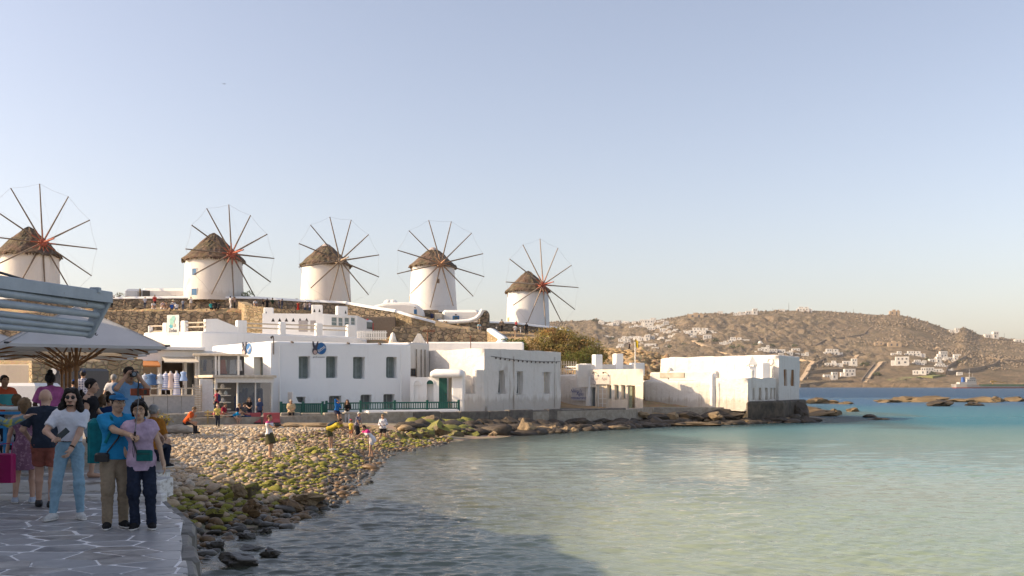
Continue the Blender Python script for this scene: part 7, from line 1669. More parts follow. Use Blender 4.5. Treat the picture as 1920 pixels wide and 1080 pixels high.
# ================================================================== PEOPLE
def surface_nets(d, org, res):
 s = d < 0
 nx, ny, nz = d.shape
 cnt = np.zeros((nx - 1, ny - 1, nz - 1), np.int8)
 for a in (0, 1):
  for b in (0, 1):
   for c in (0, 1): cnt += s[a:nx - 1 + a, b:ny - 1 + b, c:nz - 1 + c]
 I, J, K = np.nonzero((cnt > 0) & (cnt < 8))
 n = len(I); P = np.zeros((n, 3)); W_ = np.zeros(n)
 cor = {(a, b, c): d[I + a, J + b, K + c] for a in (0, 1) for b in (0, 1) for c in (0, 1)}
 for ax in range(3):
  for u in (0, 1):
   for v in (0, 1):
    a = [0, 0, 0]; o = [q for q in range(3) if q != ax]; a[o[0]] = u; a[o[1]] = v; b = list(a); b[ax] = 1
    da, db = cor[tuple(a)], cor[tuple(b)]; m = (da < 0) != (db < 0)
    t = np.where(m, da / np.where(m, da - db, 1), 0)
    p = np.zeros((n, 3)); p[:, o[0]] = u; p[:, o[1]] = v; p[:, ax] = t
    P += p * m[:, None]; W_ += m
 P = (P / W_[:, None] + np.stack([I, J, K], 1)) * res + org
 vid = np.full((nx - 1, ny - 1, nz - 1), -1, np.int32); vid[I, J, K] = np.arange(n)
 Q = []
 for ax in range(3):
  o = [q for q in range(3) if q != ax]
  sl0 = [slice(None)] * 3; sl1 = [slice(None)] * 3; sl0[ax] = slice(0, -1); sl1[ax] = slice(1, None)
  A = s[tuple(sl0)]; B = s[tuple(sl1)]
  E = np.nonzero(A != B); ok = (E[o[0]] > 0) & (E[o[1]] > 0) & (E[o[0]] < d.shape[o[0]] - 1) & (E[o[1]] < d.shape[o[1]] - 1)
  E = [e[ok] for e in E]; inside = A[tuple(E)]
  def g(du, dv):
   q = [E[0].copy(), E[1].copy(), E[2].copy()]; q[o[0]] -= du; q[o[1]] -= dv; return vid[tuple(q)]
  q = np.stack([g(1, 1), g(0, 1), g(0, 0), g(1, 0)], 1)
  flip = inside if ax != 1 else ~inside
  q = np.where(flip[:, None], q, q[:, ::-1]); Q.append(q)
 return P, np.concatenate(Q)
def sdf_mesh(name, prims, res, cuts=(), wrinkle=0, seed=0, sub=()):
 lo = np.full(3, 1e9); hi = -lo
 for p in prims:
  if 'c' in p: r = max(p['rad']); lo = np.minimum(lo, p['c'] - np.array([r] * 3)); hi = np.maximum(hi, p['c'] + np.array([r] * 3))
  else:
   for q, r in ((p['a'], p['ra']), (p['b'], p['rb'])): lo = np.minimum(lo, np.array(q) - r); hi = np.maximum(hi, np.array(q) + r)
 lo = lo - 3 * res - .02; hi = hi + 3 * res + .02
 N_ = np.ceil((hi - lo) / res).astype(int) + 1
 D = np.full(N_, .25, np.float32)
 ax = [lo[i] + np.arange(N_[i]) * res for i in range(3)]
 def dist(p, X, Y, Z):
  if 'c' in p:
   c = np.array(p['c']); R_ = np.array(p.get('rot', Matrix.Identity(3))); x, y, z = X - c[0], Y - c[1], Z - c[2]
   q = [(R_[0][i] * x + R_[1][i] * y + R_[2][i] * z) / p['rad'][i] for i in range(3)]
   l = np.sqrt(q[0] ** 2 + q[1] ** 2 + q[2] ** 2); d = (l - 1) * min(p['rad']) * (.5 + .5 * min(1.0, sorted(p['rad'])[1] / max(p['rad'])))
  else:
   a = np.array(p['a'], float); b = np.array(p['b'], float); ab = b - a; l2 = max(1e-9, ab @ ab)
   x, y, z = X - a[0], Y - a[1], Z - a[2]
   if 'flat' in p:
    n, f = p['flat']; n = np.array(n); dn = x * n[0] + y * n[1] + z * n[2]
    tm = np.clip((x * ab[0] + y * ab[1] + z * ab[2]) / l2, 0, 1); dn = dn - tm * (ab @ n)
    x = x + n[0] * dn * (f - 1); y = y + n[1] * dn * (f - 1); z = z + n[2] * dn * (f - 1)
   t = np.clip((x * ab[0] + y * ab[1] + z * ab[2]) / l2, 0, 1)
   d = np.sqrt((x - t * ab[0]) ** 2 + (y - t * ab[1]) ** 2 + (z - t * ab[2]) ** 2) - (p['ra'] + (p['rb'] - p['ra']) * t)
  for c, n in p.get('cut', ()): d = np.maximum(d, (X - c[0]) * n[0] + (Y - c[1]) * n[1] + (Z - c[2]) * n[2])
  return d
 for p in list(prims) + [dict(q, op='sub') for q in sub]:
  k = p.get('k', .03); pad = k + 2 * res + .02
  if 'c' in p: r = max(p['rad']) + pad; l = np.array(p['c']) - r; h = np.array(p['c']) + r
  else: r = max(p['ra'], p['rb']) + pad; l = np.minimum(p['a'], p['b']) - r; h = np.maximum(p['a'], p['b']) + r
  i0 = np.clip(np.floor((l - lo) / res).astype(int), 0, N_ - 1); i1 = np.clip(np.ceil((h - lo) / res).astype(int) + 1, 1, N_)
  if (i1 <= i0).any(): continue
  sl = tuple(slice(i0[i], i1[i]) for i in range(3))
  X = ax[0][sl[0]][:, None, None]; Y = ax[1][sl[1]][None, :, None]; Z = ax[2][sl[2]][None, None, :]
  d2 = dist(p, X, Y, Z).astype(np.float32); d1 = D[sl]
  if p.get('op') == 'sub': D[sl] = np.maximum(d1, -d2)
  else:
   hh = np.clip(.5 + .5 * (d1 - d2) / k, 0, 1); D[sl] = d1 * (1 - hh) + d2 * hh - k * hh * (1 - hh)
 X = ax[0][:, None, None]; Y = ax[1][None, :, None]; Z = ax[2][None, None, :]
 if wrinkle:
  D = D + wrinkle * (np.sin(X * 31 + 9 * np.sin(Z * 13 + seed) + seed) * np.sin(Z * 38 + 6 * np.sin(X * 17 + Y * 11)) + .6 * np.sin(Z * 21 + X * 40 + Y * 33 + seed * 2)).astype(np.float32)
 for c, n in cuts: D = np.maximum(D, ((X - c[0]) * n[0] + (Y - c[1]) * n[1] + (Z - c[2]) * n[2]).astype(np.float32))
 D[0] = D[-1] = .1; D[:, 0] = D[:, -1] = .1; D[:, :, 0] = D[:, :, -1] = .1
 V, Q = surface_nets(D, lo, res)
 return fast_mesh(name, V, Q, True)
def ik(a, t, l1, l2, hint):
 a = Vector(a); t = Vector(t); d = t - a; L_ = d.length
 if L_ > (l1 + l2) * .995: d *= (l1 + l2) * .995 / L_; L_ = (l1 + l2) * .995
 t = a + d; u = d.normalized(); h = Vector(hint); h = (h - u * h.dot(u)).normalized()
 c = (l1 * l1 + L_ * L_ - l2 * l2) / (2 * L_); s = math.sqrt(max(0, l1 * l1 - c * c))
 return a + u * c + h * s, t
CL = {}
def cloth(c, rough=.9, amp=.17):
 k = tuple(round(x, 3) for x in c)
 if k not in CL: CL[k] = mat('cloth_%d' % len(CL), c, tuple(x * (1 - amp * 2) for x in c), rough=rough, scale=9, bumps=.45, bdist=.012, spec=.15, detail=6)
 return CL[k]
def skin(c):
 k = ('skin',) + tuple(c)
 if k not in CL:
  m = mat('skin_%d' % len(CL), c, (c[0] * .86, c[1] * .8, c[2] * .76), rough=.5, scale=9, bumps=.05, bdist=.004, spec=.35); 
  m.node_tree.nodes['Principled BSDF'].inputs['Subsurface Weight'].default_value = 0.0
  CL[k] = m
 return CL[k]
def band_mat(name, stops, axis=2, scale=1.0, off=0.0):
 m, N, L, P = new_mat(name); tc = N.new('ShaderNodeTexCoord'); sx = N.new('ShaderNodeSeparateXYZ'); L.new(tc.outputs['Object'], sx.inputs[0])
 v = math_n(N, L, 'MULTIPLY_ADD', sx.outputs[axis], scale); v.node.inputs[2].default_value = off
 r_ = ramp(N, L, v, stops); r_.color_ramp.interpolation = 'CONSTANT'; L.new(r_.outputs[0], P.inputs['Base Color']); P.inputs['Roughness'].default_value = .85; return m
def print_mat(name, base, spot, scale=14, thr=.56):
 m, N, L, P = new_mat(name); tc = N.new('ShaderNodeTexCoord'); n = noise_node(N, L, scale, 3, .6, tc.outputs['Object'])
 r_ = ramp(N, L, n.outputs['Fac'], [(thr - .03, base), (thr + .03, spot)]); L.new(r_.outputs[0], P.inputs['Base Color']); P.inputs['Roughness'].default_value = .85; return m
HAIR = {'black': (.018, .015, .014), 'dark': (.035, .024, .018), 'brown': (.10, .06, .035), 'light': (.22, .14, .075), 'blonde': (.36, .25, .12), 'grey': (.36, .35, .34), 'white': (.6, .58, .55)}
SKIN = {'light': (.56, .36, .265), 'tan': (.44, .265, .175), 'olive': (.47, .30, .21), 'asian': (.52, .345, .235), 'dark': (.085, .048, .032)}
class Fig:
 def __init__(s, h=1.72, build=1.0, head=1.0, hip=(0, 0, 0), lean=0, side=0, twist=0, lhand=None, rhand=None, lelb=(0.5, .6, -.4), relb=(-.5, .6, -.4), lfoot=None, rfoot=None, lknee=(0.1, -1, 0), rknee=(-.1, -1, 0), hyaw=0, hpitch=0, hroll=0, ftl=12, ftr=12, female=False):
  k = s.k = h / 1.75; s.h = h; s.b = build; s.female = female; s.hs = head
  s.hipc = Vector((0, 0, .93 * k)) + Vector(hip) * k
  s.Rt = Matrix.Rotation(R(twist), 3, 'Z') @ Matrix.Rotation(R(side), 3, 'Y') @ Matrix.Rotation(R(lean), 3, 'X')
  T = lambda x, y, z: s.hipc + s.Rt @ (Vector((x, y, z)) * k)
  s.T = T
  sw = (.172 if not female else .150) * (0.5 + .5 * build)
  s.waist = T(0, 0, .14); s.chest = T(0, -.005, .33); s.neck0 = T(0, .012, .50); s.sh = {1: T(sw, .01, .465), -1: T(-sw, .01, .465)}
  Rh = s.Rt @ Matrix.Rotation(R(hyaw), 3, 'Z') @ Matrix.Rotation(R(hpitch - lean * .6), 3, 'X') @ Matrix.Rotation(R(hroll), 3, 'Y'); s.Rh = Rh
  s.neck1 = s.neck0 + s.Rt @ Vector((0, -.02, .075)) * k
  s.hc = s.neck1 + Rh @ Vector((0, -.012, .095)) * k * head
  s.hip = {1: s.hipc + s.Rt.to_3x3() @ Vector((.088, 0, -.02)) * k, -1: s.hipc + s.Rt @ Vector((-.088, 0, -.02)) * k}
  lf = Vector(lfoot or (.10, 0.0, .085)) * k; rf = Vector(rfoot or (-.10, .0, .085)) * k
  s.knee = {}; s.ank = {}
  for sd, f, kh in ((1, lf, lknee), (-1, rf, rknee)): s.knee[sd], s.ank[sd] = ik(s.hip[sd], f, .425 * k, .415 * k, kh)
  s.elb = {}; s.wr = {}
  d = {1: lhand, -1: rhand}
  for sd, eh in ((1, lelb), (-1, relb)):
   t = d[sd]
   t = s.sh[sd] + s.Rt @ Vector((sd * .10, -.02, -.52)) * k if t is None else Vector(t) * k
   s.elb[sd], s.wr[sd] = ik(s.sh[sd], t, .285 * k, .255 * k, s.Rt @ Vector(eh))
  s.ft = {1: R(ftl), -1: R(-ftr)}
  s.face = Rh @ Vector((0, -1, 0))
 def A(s, v): return np.array(v[:])
 def cap(s, a, b, ra, rb, k=.03, **kw): return dict(a=s.A(a), b=s.A(b), ra=ra * s.k, rb=rb * s.k, k=k * s.k, **kw)
 def torso(s, e=0.0, k=.05):
  b = s.b; f = s.Rt @ Vector((0, 1, 0)); fl = (s.A(f), 1.42)
  T = s.T
  w = .118 if s.female else .132
  P = [s.cap(T(-.055 * b, 0, .0), T(.055 * b, 0, .0), .112 * b + e, .112 * b + e, k), s.cap(T(0, .0, .02), T(0, .0, .16), .128 * b + e, w * b + e, k, flat=(fl[0], 1.25)),
             s.cap(T(0, 0, .16), T(0, -.008, .36), w * b + e, .158 * (0.4 + .6 * b) + e, k, flat=fl), s.cap(T(-.10, .0, .40), T(.10, .0, .40), .098 + e, .098 + e, k, flat=(fl[0], 1.08)),
             s.cap(T(-.115, .012, .455), T(.115, .012, .455), .058 + e, .058 + e, k), s.cap(T(0, .012, .46), s.neck0, .075 + e, .058 + e * .5, k)]
  if s.female: P += [s.cap(T(-.062, -.072, .325), T(-.062, -.08, .325), .05 + e * .6, .05 + e * .6, k * 1.3), s.cap(T(.062, -.072, .325), T(.062, -.08, .325), .05 + e * .6, .05 + e * .6, k * 1.3)]
  return P
 def arm(s, sd, e=0.0, t1=1.0, upper=True, t2=1.0):
  r = .049 if not s.female else .042
  P = [s.cap(s.sh[sd], s.sh[sd].lerp(s.elb[sd], t1), r + e, r * (1 - .16 * t1) + e, .03)]
  if not upper: P.append(s.cap(s.elb[sd], s.elb[sd].lerp(s.wr[sd], t2), r * .86 + e, r * (.86 - .30 * t2) + e, .02))
  return P
 def leg(s, sd, e=0.0, shin=True, t1=1.0, t2=1.0, flare=0.0):
  r = .083 if not s.female else .080; b = .4 + .6 * s.b
  P = [s.cap(s.hip[sd], s.hip[sd].lerp(s.knee[sd], t1), r * b + e, (r - (r - .056) * t1) * b + e + flare * t1, .03)]
  if shin:
   c = s.knee[sd].lerp(s.ank[sd], .3); d = (s.ank[sd] - s.knee[sd]).normalized(); bk = d.cross(Vector((1, 0, 0))); bk = (bk if bk.y > 0 else -bk) * .018 * s.k
   P += [s.cap(s.knee[sd], c + bk, .055 + e, .054 + e, .025), s.cap(c + bk, s.knee[sd].lerp(s.ank[sd], t2), .054 + e, .054 - .018 * t2 + e + flare, .025)]
  return P
 def hand(s, sd, fingers=True, curl=.5, palm=None, dirv=None):
  k = s.k; w = s.wr[sd]; d = (Vector(dirv).normalized() if dirv else (w - s.elb[sd]).normalized())
  pn = Vector(palm) if palm else s.Rt @ Vector((-sd, 0, 0)); pn = (pn - d * pn.dot(d)).normalized(); lat = d.cross(pn)      # palm normal, across the knuckles
  fw = s.Rt @ Vector((0, -1, 0))
  if lat.dot(fw) < 0: lat = -lat
  P = [s.cap(w - d * .02 * k, w + d * .03 * k, .027, .028, .02), s.cap(w + d * .03 * k - lat * .022 * k, w + d * .085 * k - lat * .026 * k, .019, .016, .014), s.cap(w + d * .03 * k + lat * .018 * k, w + d * .085 * k + lat * .026 * k, .019, .016, .014)]
  if not fingers: P.append(s.cap(w + d * .08 * k, w + d * .15 * k + pn * .03 * k, .026, .016, .02, flat=(s.A(pn), 1.4))); P.append(s.cap(w + d * .03 * k + lat * .03 * k, w + d * .08 * k + lat * .05 * k + pn * .02 * k, .012, .009, .01)); return P
  for i, (o, l) in enumerate(((.033, .068), (.012, .078), (-.010, .073), (-.031, .058))):
   b0 = w + (d * .088 + lat * o) * k; c1 = curl; d1 = (d * math.cos(c1) + pn * math.sin(c1)); m = b0 + d1 * l * .5 * k; c2 = curl * 2.1; d2 = (d * math.cos(c2) + pn * math.sin(c2)); e = m + d2 * l * .5 * k
   P += [s.cap(b0, m, .0098, .0092, .004), s.cap(m, e, .0092, .0078, .004)]
  t0 = w + (d * .03 + lat * .03) * k; t1 = t0 + (d * .035 + lat * .03 + pn * .014) * k; t2 = t1 + (d * .03 + lat * .006 + pn * .012) * k
  P += [s.cap(t0, t1, .0135, .0115, .008), s.cap(t1, t2, .0112, .009, .004)]
  return P
 def headp(s, nose=True):
  k = s.k * s.hs; H = lambda x, y, z: s.hc + s.Rh @ Vector((x, y, z)) * k
  P = [dict(c=s.A(H(0, .012, .028)), rad=(.079 * k, .099 * k, .094 * k), rot=s.Rh, k=.02), dict(c=s.A(H(0, -.022, -.035)), rad=(.060 * k, .072 * k, .082 * k), rot=s.Rh, k=.03), dict(c=s.A(H(0, -.052, -.088)), rad=(.034 * k, .034 * k, .028 * k), rot=s.Rh, k=.03)]
  q = lambda a, b, ra, rb, kk: dict(a=s.A(a), b=s.A(b), ra=ra * k, rb=rb * k, k=kk)
  P += [s.cap(s.neck0, s.neck1 + (s.hc - s.neck1) * .35, .056 if not s.female else .048, .052 if not s.female else .045, .025)]
  if nose:
   P += [q(H(0, -.094, .012), H(0, -.117, -.028), .010, .0155, .012), q(H(-.012, -.100, -.03), H(.012, -.100, -.03), .010, .010, .008), q(H(-.04, -.083, .028), H(.04, -.083, .028), .013, .013, .016), q(H(-.018, -.092, -.064), H(.018, -.092, -.064), .009, .009, .012)]
   for e in (-1, 1): P += [q(H(e * .080, .012, .018), H(e * .084, .018, -.026), .017, .011, .006), q(H(e * .045, -.068, -.022), H(e * .05, -.05, -.022), .022, .022, .02)]
  return P
def make_person(label, loc, yaw, F, sk='light', top=None, bottom=None, shoes=None, hair='short', hcol='dark', hat=None, res=.02, fine=False, group=None, lc=.45, rc=.45, lp=None, rp=None, ld=None, rd=None, sleeve=.62, lsleeve=None, topkind='tee', botkind='trousers', seed=1, glasses=None, bag=None, bare_legs=False, belt=None, topz=None, loose=.012, tuck=False):
 t = thing('person', label, 'person', loc, R(yaw) + math.atan2(-loc[0], loc[1]), group); k = F.k
 sm_ = skin(SKIN[sk]); H = lambda x, y, z: F.hc + F.Rh @ Vector((x, y, z)) * k * F.hs
 P = F.torso() + F.headp(res < .03)
 for sd, c, pl_, dd in ((1, lc, lp, ld), (-1, rc, rp, rd)):
  P += F.arm(sd, upper=False) + F.leg(sd) + F.hand(sd, fine, c, pl_, dd)
  f = Matrix.Rotation(F.ft[sd], 3, 'Z') @ Vector((0, -1, 0)); an = F.ank[sd]; toe = Vector((an.x, an.y, an.z)) + f * .15 * k - Vector((0, 0, .052 * k))
  P += [F.cap(an - f * .03 * k - Vector((0, 0, .04 * k)), toe, .040, .026, .03)]
 me = sdf_mesh('body', P, res); me.materials.append(sm_); body = link('body', me, t)
 up = F.Rt @ Vector((0, 0, 1)); A = F.A
 if top is not None:
  e = loose; Q = F.torso(e)
  hem = topz if topz is not None else (-.06 if topkind != 'crop' else .1)
  cuts = [(A(F.T(0, 0, hem)), A(-up))]
  if hem < 0: Q.append(F.cap(F.T(0, 0, .12), F.T(0, 0, hem - .12), .122 * F.b + e, (.182 if F.female else .15) * F.b + e, .05, flat=(A(F.Rt @ Vector((0, 1, 0))), 1.42 if F.female else 1.25)))
  if topkind in ('tee', 'shirt', 'long'):
   for sd in (1, -1):
    sl = {'tee': sleeve, 'shirt': sleeve, 'long': 1.0}[topkind]; a = F.sh[sd]; b = a.lerp(F.elb[sd], sl); d = (F.elb[sd] - a).normalized()
    if topkind == 'long':
     L_ = F.arm(sd, e + .004, 1.0, False, .97)
     dd = (F.wr[sd] - F.elb[sd]).normalized(); L_[-1]['cut'] = [(A(F.elb[sd].lerp(F.wr[sd], .96)), A(dd))]
     Q += L_
    else:
     q = F.cap(a, b + d * .05 * k, .047 + e, .045 + e * 1.5, .03); q['cut'] = [(A(b), A(d))]; Q.append(q)
  elif topkind == 'tank':
   Q = [q for i, q in enumerate(F.torso(e * .7)) if i not in (4, 5)]; fr = F.Rt @ Vector((0, -1, 0))
   for sd in (1, -1): Q.append(F.cap(F.T(sd * .075, -.07, .40), F.T(sd * .075, .0, .505), .022, .02, .02)); Q.append(F.cap(F.T(sd * .075, .0, .505), F.T(sd * .075, .08, .40), .02, .022, .02))
  sub = [dict(a=A(F.neck0 + up * .02 * k + F.Rt @ Vector((0, -.05, 0)) * k), b=A(F.neck0 + up * .2 * k), ra=.062 * k, rb=.08 * k, k=0.01)] if topkind != 'tank' else []
  if topkind == 'tee' or topkind == 'long' or topkind == 'shirt': pass
  me = sdf_mesh('top', Q, max(res * 1.0, .008), cuts, .0035 if res < .03 else 0, seed, sub); me.materials.append(top); link('shirt' if topkind != 'dress' else 'dress', me, t)
 if bottom is not None:
  e = .014; wz = .10 if not tuck else .13; cuts = [(A(F.T(0, 0, wz)), A(up))]
  Q = F.torso(.010)[:2]
  if botkind in ('trousers', 'jeans', 'slack'):
   fl = {'trousers': .006, 'jeans': -.004, 'slack': .02}[botkind]; ee = {'trousers': .018, 'jeans': .013, 'slack': .012}[botkind]
   for sd in (1, -1):
    L_ = F.leg(sd, ee, True, 1, 1.0, fl); d = (F.ank[sd] - F.knee[sd]).normalized(); L_[-1]['b'] = A(F.ank[sd] + d * .02 * k); L_[-1]['cut'] = [(A(F.ank[sd] + d * (-.01 if botkind == 'jeans' else .025) * k), A(d))]; Q += L_
  elif botkind == 'shorts':
   for sd in (1, -1):
    d = (F.knee[sd] - F.hip[sd]).normalized(); q = F.cap(F.hip[sd], F.hip[sd].lerp(F.knee[sd], .95), .105 * (.4 + .6 * F.b), .088, .03); q['cut'] = [(A(F.hip[sd].lerp(F.knee[sd], .74 if not bare_legs else .42)), A(d))]; Q.append(q)
  elif botkind == 'skirt':
   mid = (F.knee[1] + F.knee[-1]) / 2; hp = F.hipc; end = hp.lerp(mid, .80); sp = (F.knee[1] - F.knee[-1]).length / 2
   q = F.cap(F.T(0, 0, .06), end + (mid - hp) * .2, .135, .205 + sp * .3, .04); q['cut'] = [(A(end), A((mid - hp).normalized()))]; Q.append(q)
   for sd in (1, -1): q = F.cap(F.hip[sd], F.hip[sd].lerp(F.knee[sd], .9), .10, .11, .04); q['cut'] = [(A(end), A((mid - hp).normalized()))]; Q.append(q)
  me = sdf_mesh('bottom', Q, max(res, .008), cuts, .004 if res < .03 else 0, seed + 3); me.materials.append(bottom); link({'skirt': 'skirt', 'shorts': 'shorts'}.get(botkind, 'trousers'), me, t)
 if belt is not None:
  Q = [dict(q) for q in F.torso(.017)[:2]]; me = sdf_mesh('belt', Q, max(res, .008), [(A(F.T(0, 0, .125)), A(up)), (A(F.T(0, 0, .092)), A(-up))]); me.materials.append(belt); link('belt', me, t)
 if shoes is not None:
  for sd in (1, -1):
   f = Matrix.Rotation(F.ft[sd], 3, 'Z') @ Vector((0, -1, 0)); an = F.ank[sd]; z0 = an.z - .085 * k
   Q = [F.cap(an - f * .035 * k - Vector((0, 0, .045 * k)), an + f * .06 * k - Vector((0, 0, .045 * k)), .049, .050, .03), F.cap(an + f * .06 * k - Vector((0, 0, .05 * k)), an + f * .155 * k - Vector((0, 0, .058 * k)), .047, .037, .03), F.cap(an, an - Vector((0, 0, .03 * k)), .046, .048, .02)]
   me = sdf_mesh('shoe', Q, max(res * .8, .008), [((0, 0, z0 + .002), (0, 0, -1)), ((0, 0, an.z + .012), (0, 0, 1))]); me.materials.append(shoes); sh_ = link('shoe', me, t)
   if fine:
    Q2 = [dict(q) for q in Q]; 
    for q in Q2: q['ra'] += .004; q['rb'] += .004
    me = sdf_mesh('sole', Q2, .009, [((0, 0, z0), (0, 0, -1)), ((0, 0, z0 + .022), (0, 0, 1))]); me.materials.append(M['white_paint'] if shoes != M['black_plastic'] else M['black_plastic']); link('sole', me, sh_)
 kk = k * F.hs; hm = cloth(HAIR[hcol], .55, .25)
 if hair != 'bald':
  g = {'short': .010, 'crop': .005, 'long': .016, 'bob': .018, 'bun': .010, 'curly': .026}[hair]
  Q = [dict(c=A(H(0, .016, .034)), rad=((.080 + g) * kk, (.100 + g) * kk, (.094 + g) * kk), rot=F.Rh, k=.02)]
  cut = []
  front = F.Rh @ Vector((0, -1, -.62)).normalized(); cut.append((A(H(0, -.052 if hair != 'short' else -.046, .040)), A(front)))
  if hair in ('short', 'crop', 'bun'): low = F.Rh @ Vector((0, -.45, -1)).normalized(); cut.append((A(H(0, .03, -.045)), A(low)))
  for q in Q: q['cut'] = cut
  if hair == 'bob':
   for e in (-1, 1): Q.append(dict(a=A(H(e * .074, .005, .03)), b=A(H(e * .074, .012, -.06)), ra=.030 * kk, rb=.026 * kk, k=.03))
   Q.append(dict(a=A(H(0, .075, .02)), b=A(H(0, .07, -.085)), ra=.062 * kk, rb=.05 * kk, k=.03)); Q.append(dict(a=A(H(-.055, -.068, .088)), b=A(H(.055, -.072, .085)), ra=.026 * kk, rb=.024 * kk, k=.02))
  if hair == 'long':
   for e in (-1, 1):
    Q.append(dict(a=A(H(e * .055, -.03, .105)), b=A(H(e * .085, .0, .0)), ra=.028 * kk, rb=.034 * kk, k=.03)); Q.append(dict(a=A(H(e * .085, .0, .0)), b=A(H(e * .115, -.005, -.13)), ra=.034 * kk, rb=.046 * kk, k=.03)); Q.append(dict(a=A(H(e * .115, -.005, -.13)), b=A(H(e * .120, -.025, -.235)), ra=.046 * kk, rb=.022 * kk, k=.03))
   Q.append(dict(a=A(H(0, .08, .02)), b=A(H(0, .085, -.18)), ra=.075 * kk, rb=.075 * kk, k=.04))
  if hair == 'bun':
   Q.append(dict(c=A(H(0, .05, .145)), rad=(.05 * kk, .05 * kk, .045 * kk), rot=F.Rh, k=.02)); Q.append(dict(a=A(H(0, .08, .02)), b=A(H(0, .085, -.03)), ra=.045 * kk, rb=.03 * kk, k=.03))
  me = sdf_mesh('hair', Q, max(res * .8, .008), [], .004 if res < .03 else 0, seed); me.materials.append(hm); link('hair', me, t)
 if hat:
  kind, c = hat; cm_ = cloth(c)
  Q = [dict(c=A(H(0, .012, .045)), rad=(.094 * kk, .113 * kk, .092 * kk), rot=F.Rh, k=.02, cut=[(A(H(0, 0, .048)), A(F.Rh @ Vector((0, .12, -1)).normalized()))])]
  if kind == 'cap': Q.append(dict(a=A(H(-.025, -.105, .056)), b=A(H(.025, -.105, .056)), ra=.062 * kk, rb=.062 * kk, k=.012, flat=(A(F.Rh @ Vector((0, -.15, 1)).normalized()), 7.0)))
  if kind == 'sun': Q.append(dict(c=A(H(0, .0, .055)), rad=(.19 * kk, .20 * kk, .016 * kk), rot=F.Rh, k=.02))
  me = sdf_mesh('hat', Q, max(res * .7, .007)); me.materials.append(cm_); link('cap' if kind == 'cap' else 'sun_hat', me, t)
 if fine:
  ey = cloth((.62, .6, .57), .3, 0); ir = cloth((.02, .014, .01), .25, 0); lp_ = cloth((.34, .12, .10), .45, .05)
  def bl(name, c, r, sc, m, par=body):
   q = MB(); q.ball(c, r * kk, 10, sc, F.Rh.to_3x3()); return q.build(name, m, par)
  for e in (-1, 1):
   if glasses != 'sun':
    o = bl('eye', H(e * .030, -.0865, .014), .0125, (1.15, .55, .62), ey); bl('iris', H(e * .030, -.0925, .014), .0062, (1, .5, 1), ir, t)
   q = MB(); q.path([H(e * .014, -.0955, .033), H(e * .032, -.0955, .038), H(e * .050, -.086, .031)], .0042 * kk, 5); q.build('eyebrow', hm, body)
  bl('lips', H(0, -.0985, -.062), .021, (1.0, .34, .36), lp_)
 if glasses and (fine or glasses == 'sun'):
  gl = M['black_plastic'] if glasses == 'sun' else M['iron']; q = MB()
  if glasses == 'sun':
   for e in (-1, 1): q.ball(H(e * .032, -.098, .012), .026 * kk, 12, (1, .28, .92), F.Rh.to_3x3())
  else:
   for e in (-1, 1):
    ring = [H(e * .031 + .022 * math.cos(a), -.101, .012 + .016 * math.sin(a)) for a in np.linspace(0, 2 * math.pi, 13)]; q.path(ring, .0022 * kk, 4)
  q.path([H(-.012, -.106, .02), H(.012, -.106, .02)], .003 * kk, 4)
  for e in (-1, 1): q.path([H(e * .056, -.094, .02), H(e * .083, -.03, .022), H(e * .084, .01, .018)], .003 * kk, 4)
  q.build('sunglasses' if glasses == 'sun' else 'glasses', gl, t)
 if bag: 
  cm_ = cloth(bag); Q = [F.cap(F.T(0, .15, .12), F.T(0, .14, .38), .115, .10, .04, flat=(A(F.Rt @ Vector((0, 1, 0))), 1.2))]
  me = sdf_mesh('backpack', Q, max(res, .012), [], .003); me.materials.append(cm_); bp = link('backpack', me, t)
  q = MB()
  for e in (-1, 1): q.path([F.T(e * .09, .10, .46), F.T(e * .10, .0, .53), F.T(e * .10, -.10, .44), F.T(e * .115, -.13, .28), F.T(e * .15, 0, .1)], .018 * k, 6)
  q.build('strap', cm_, bp)
 t['_dummy'] = 0; del t['_dummy']
 return t
def wpt(t, F, v):
 return Matrix.Translation(t.location) @ Matrix.Rotation(t.rotation_euler.z, 4, 'Z') @ Vector(v)
FR = .0085
blue_polo = cloth((.02, .25, .50), .8, .08); khaki = cloth((.30, .235, .165), .85, .1); navy = cloth((.022, .030, .055)); lilac = cloth((.52, .39, .52)); white_tee = cloth((.66, .68, .74), .85, .05); jean = cloth((.26, .42, .54), .85, .12); salmon = cloth((.33, .115, .085)); tee_navy = cloth((.030, .040, .062)); black_s = cloth((.02, .02, .022)); white_sh = cloth((.66, .65, .63))
px1 = (XU(216, 12.4), 12.4, PIER_Z + .005)
F1 = Fig(1.70, 1.06, 1.0, lean=0, side=2, twist=14, rhand=(.14, -.42, 1.20), relb=(-.8, .2, -.7), lhand=(.55, .10, 1.16), lelb=(.5, .5, .2), lfoot=(.10, .02, .085), rfoot=(-.10, -.05, .085), hyaw=10, hpitch=2, hroll=-3)
p1 = make_person('man in bright blue polo, blue cap and khaki trousers holding up a selfie stick', px1, 6, F1, 'asian', blue_polo, khaki, black_s, 'short', 'black', ('cap', (.03, .16, .34)), FR, True, glasses='clear', sleeve=.78, topkind='shirt', rc=1.0, lc=.5, seed=2, loose=.016, rp=(.0, 0.2, -1), topz=-.05)
F2 = Fig(1.60, 1.0, 1.04, female=True, lean=0, side=-2, lhand=(.30, -.02, .82), rhand=(-.2, .12, 1.0), hyaw=-3, hpitch=4, lfoot=(.13, -.02, .085), rfoot=(-.08, .0, .085))
px2 = (XU(265, 12.3), 12.3, PIER_Z + .005)
p2 = make_person('woman with short black hair in a lilac blouse and navy trousers beside the selfie man', px2, -4, F2, 'asian', lilac, navy, black_s, 'bob', 'black', None, FR, True, glasses='clear', sleeve=.34, topkind='tee', botkind='slack', seed=5, loose=.024, topz=-.14, lc=.35)
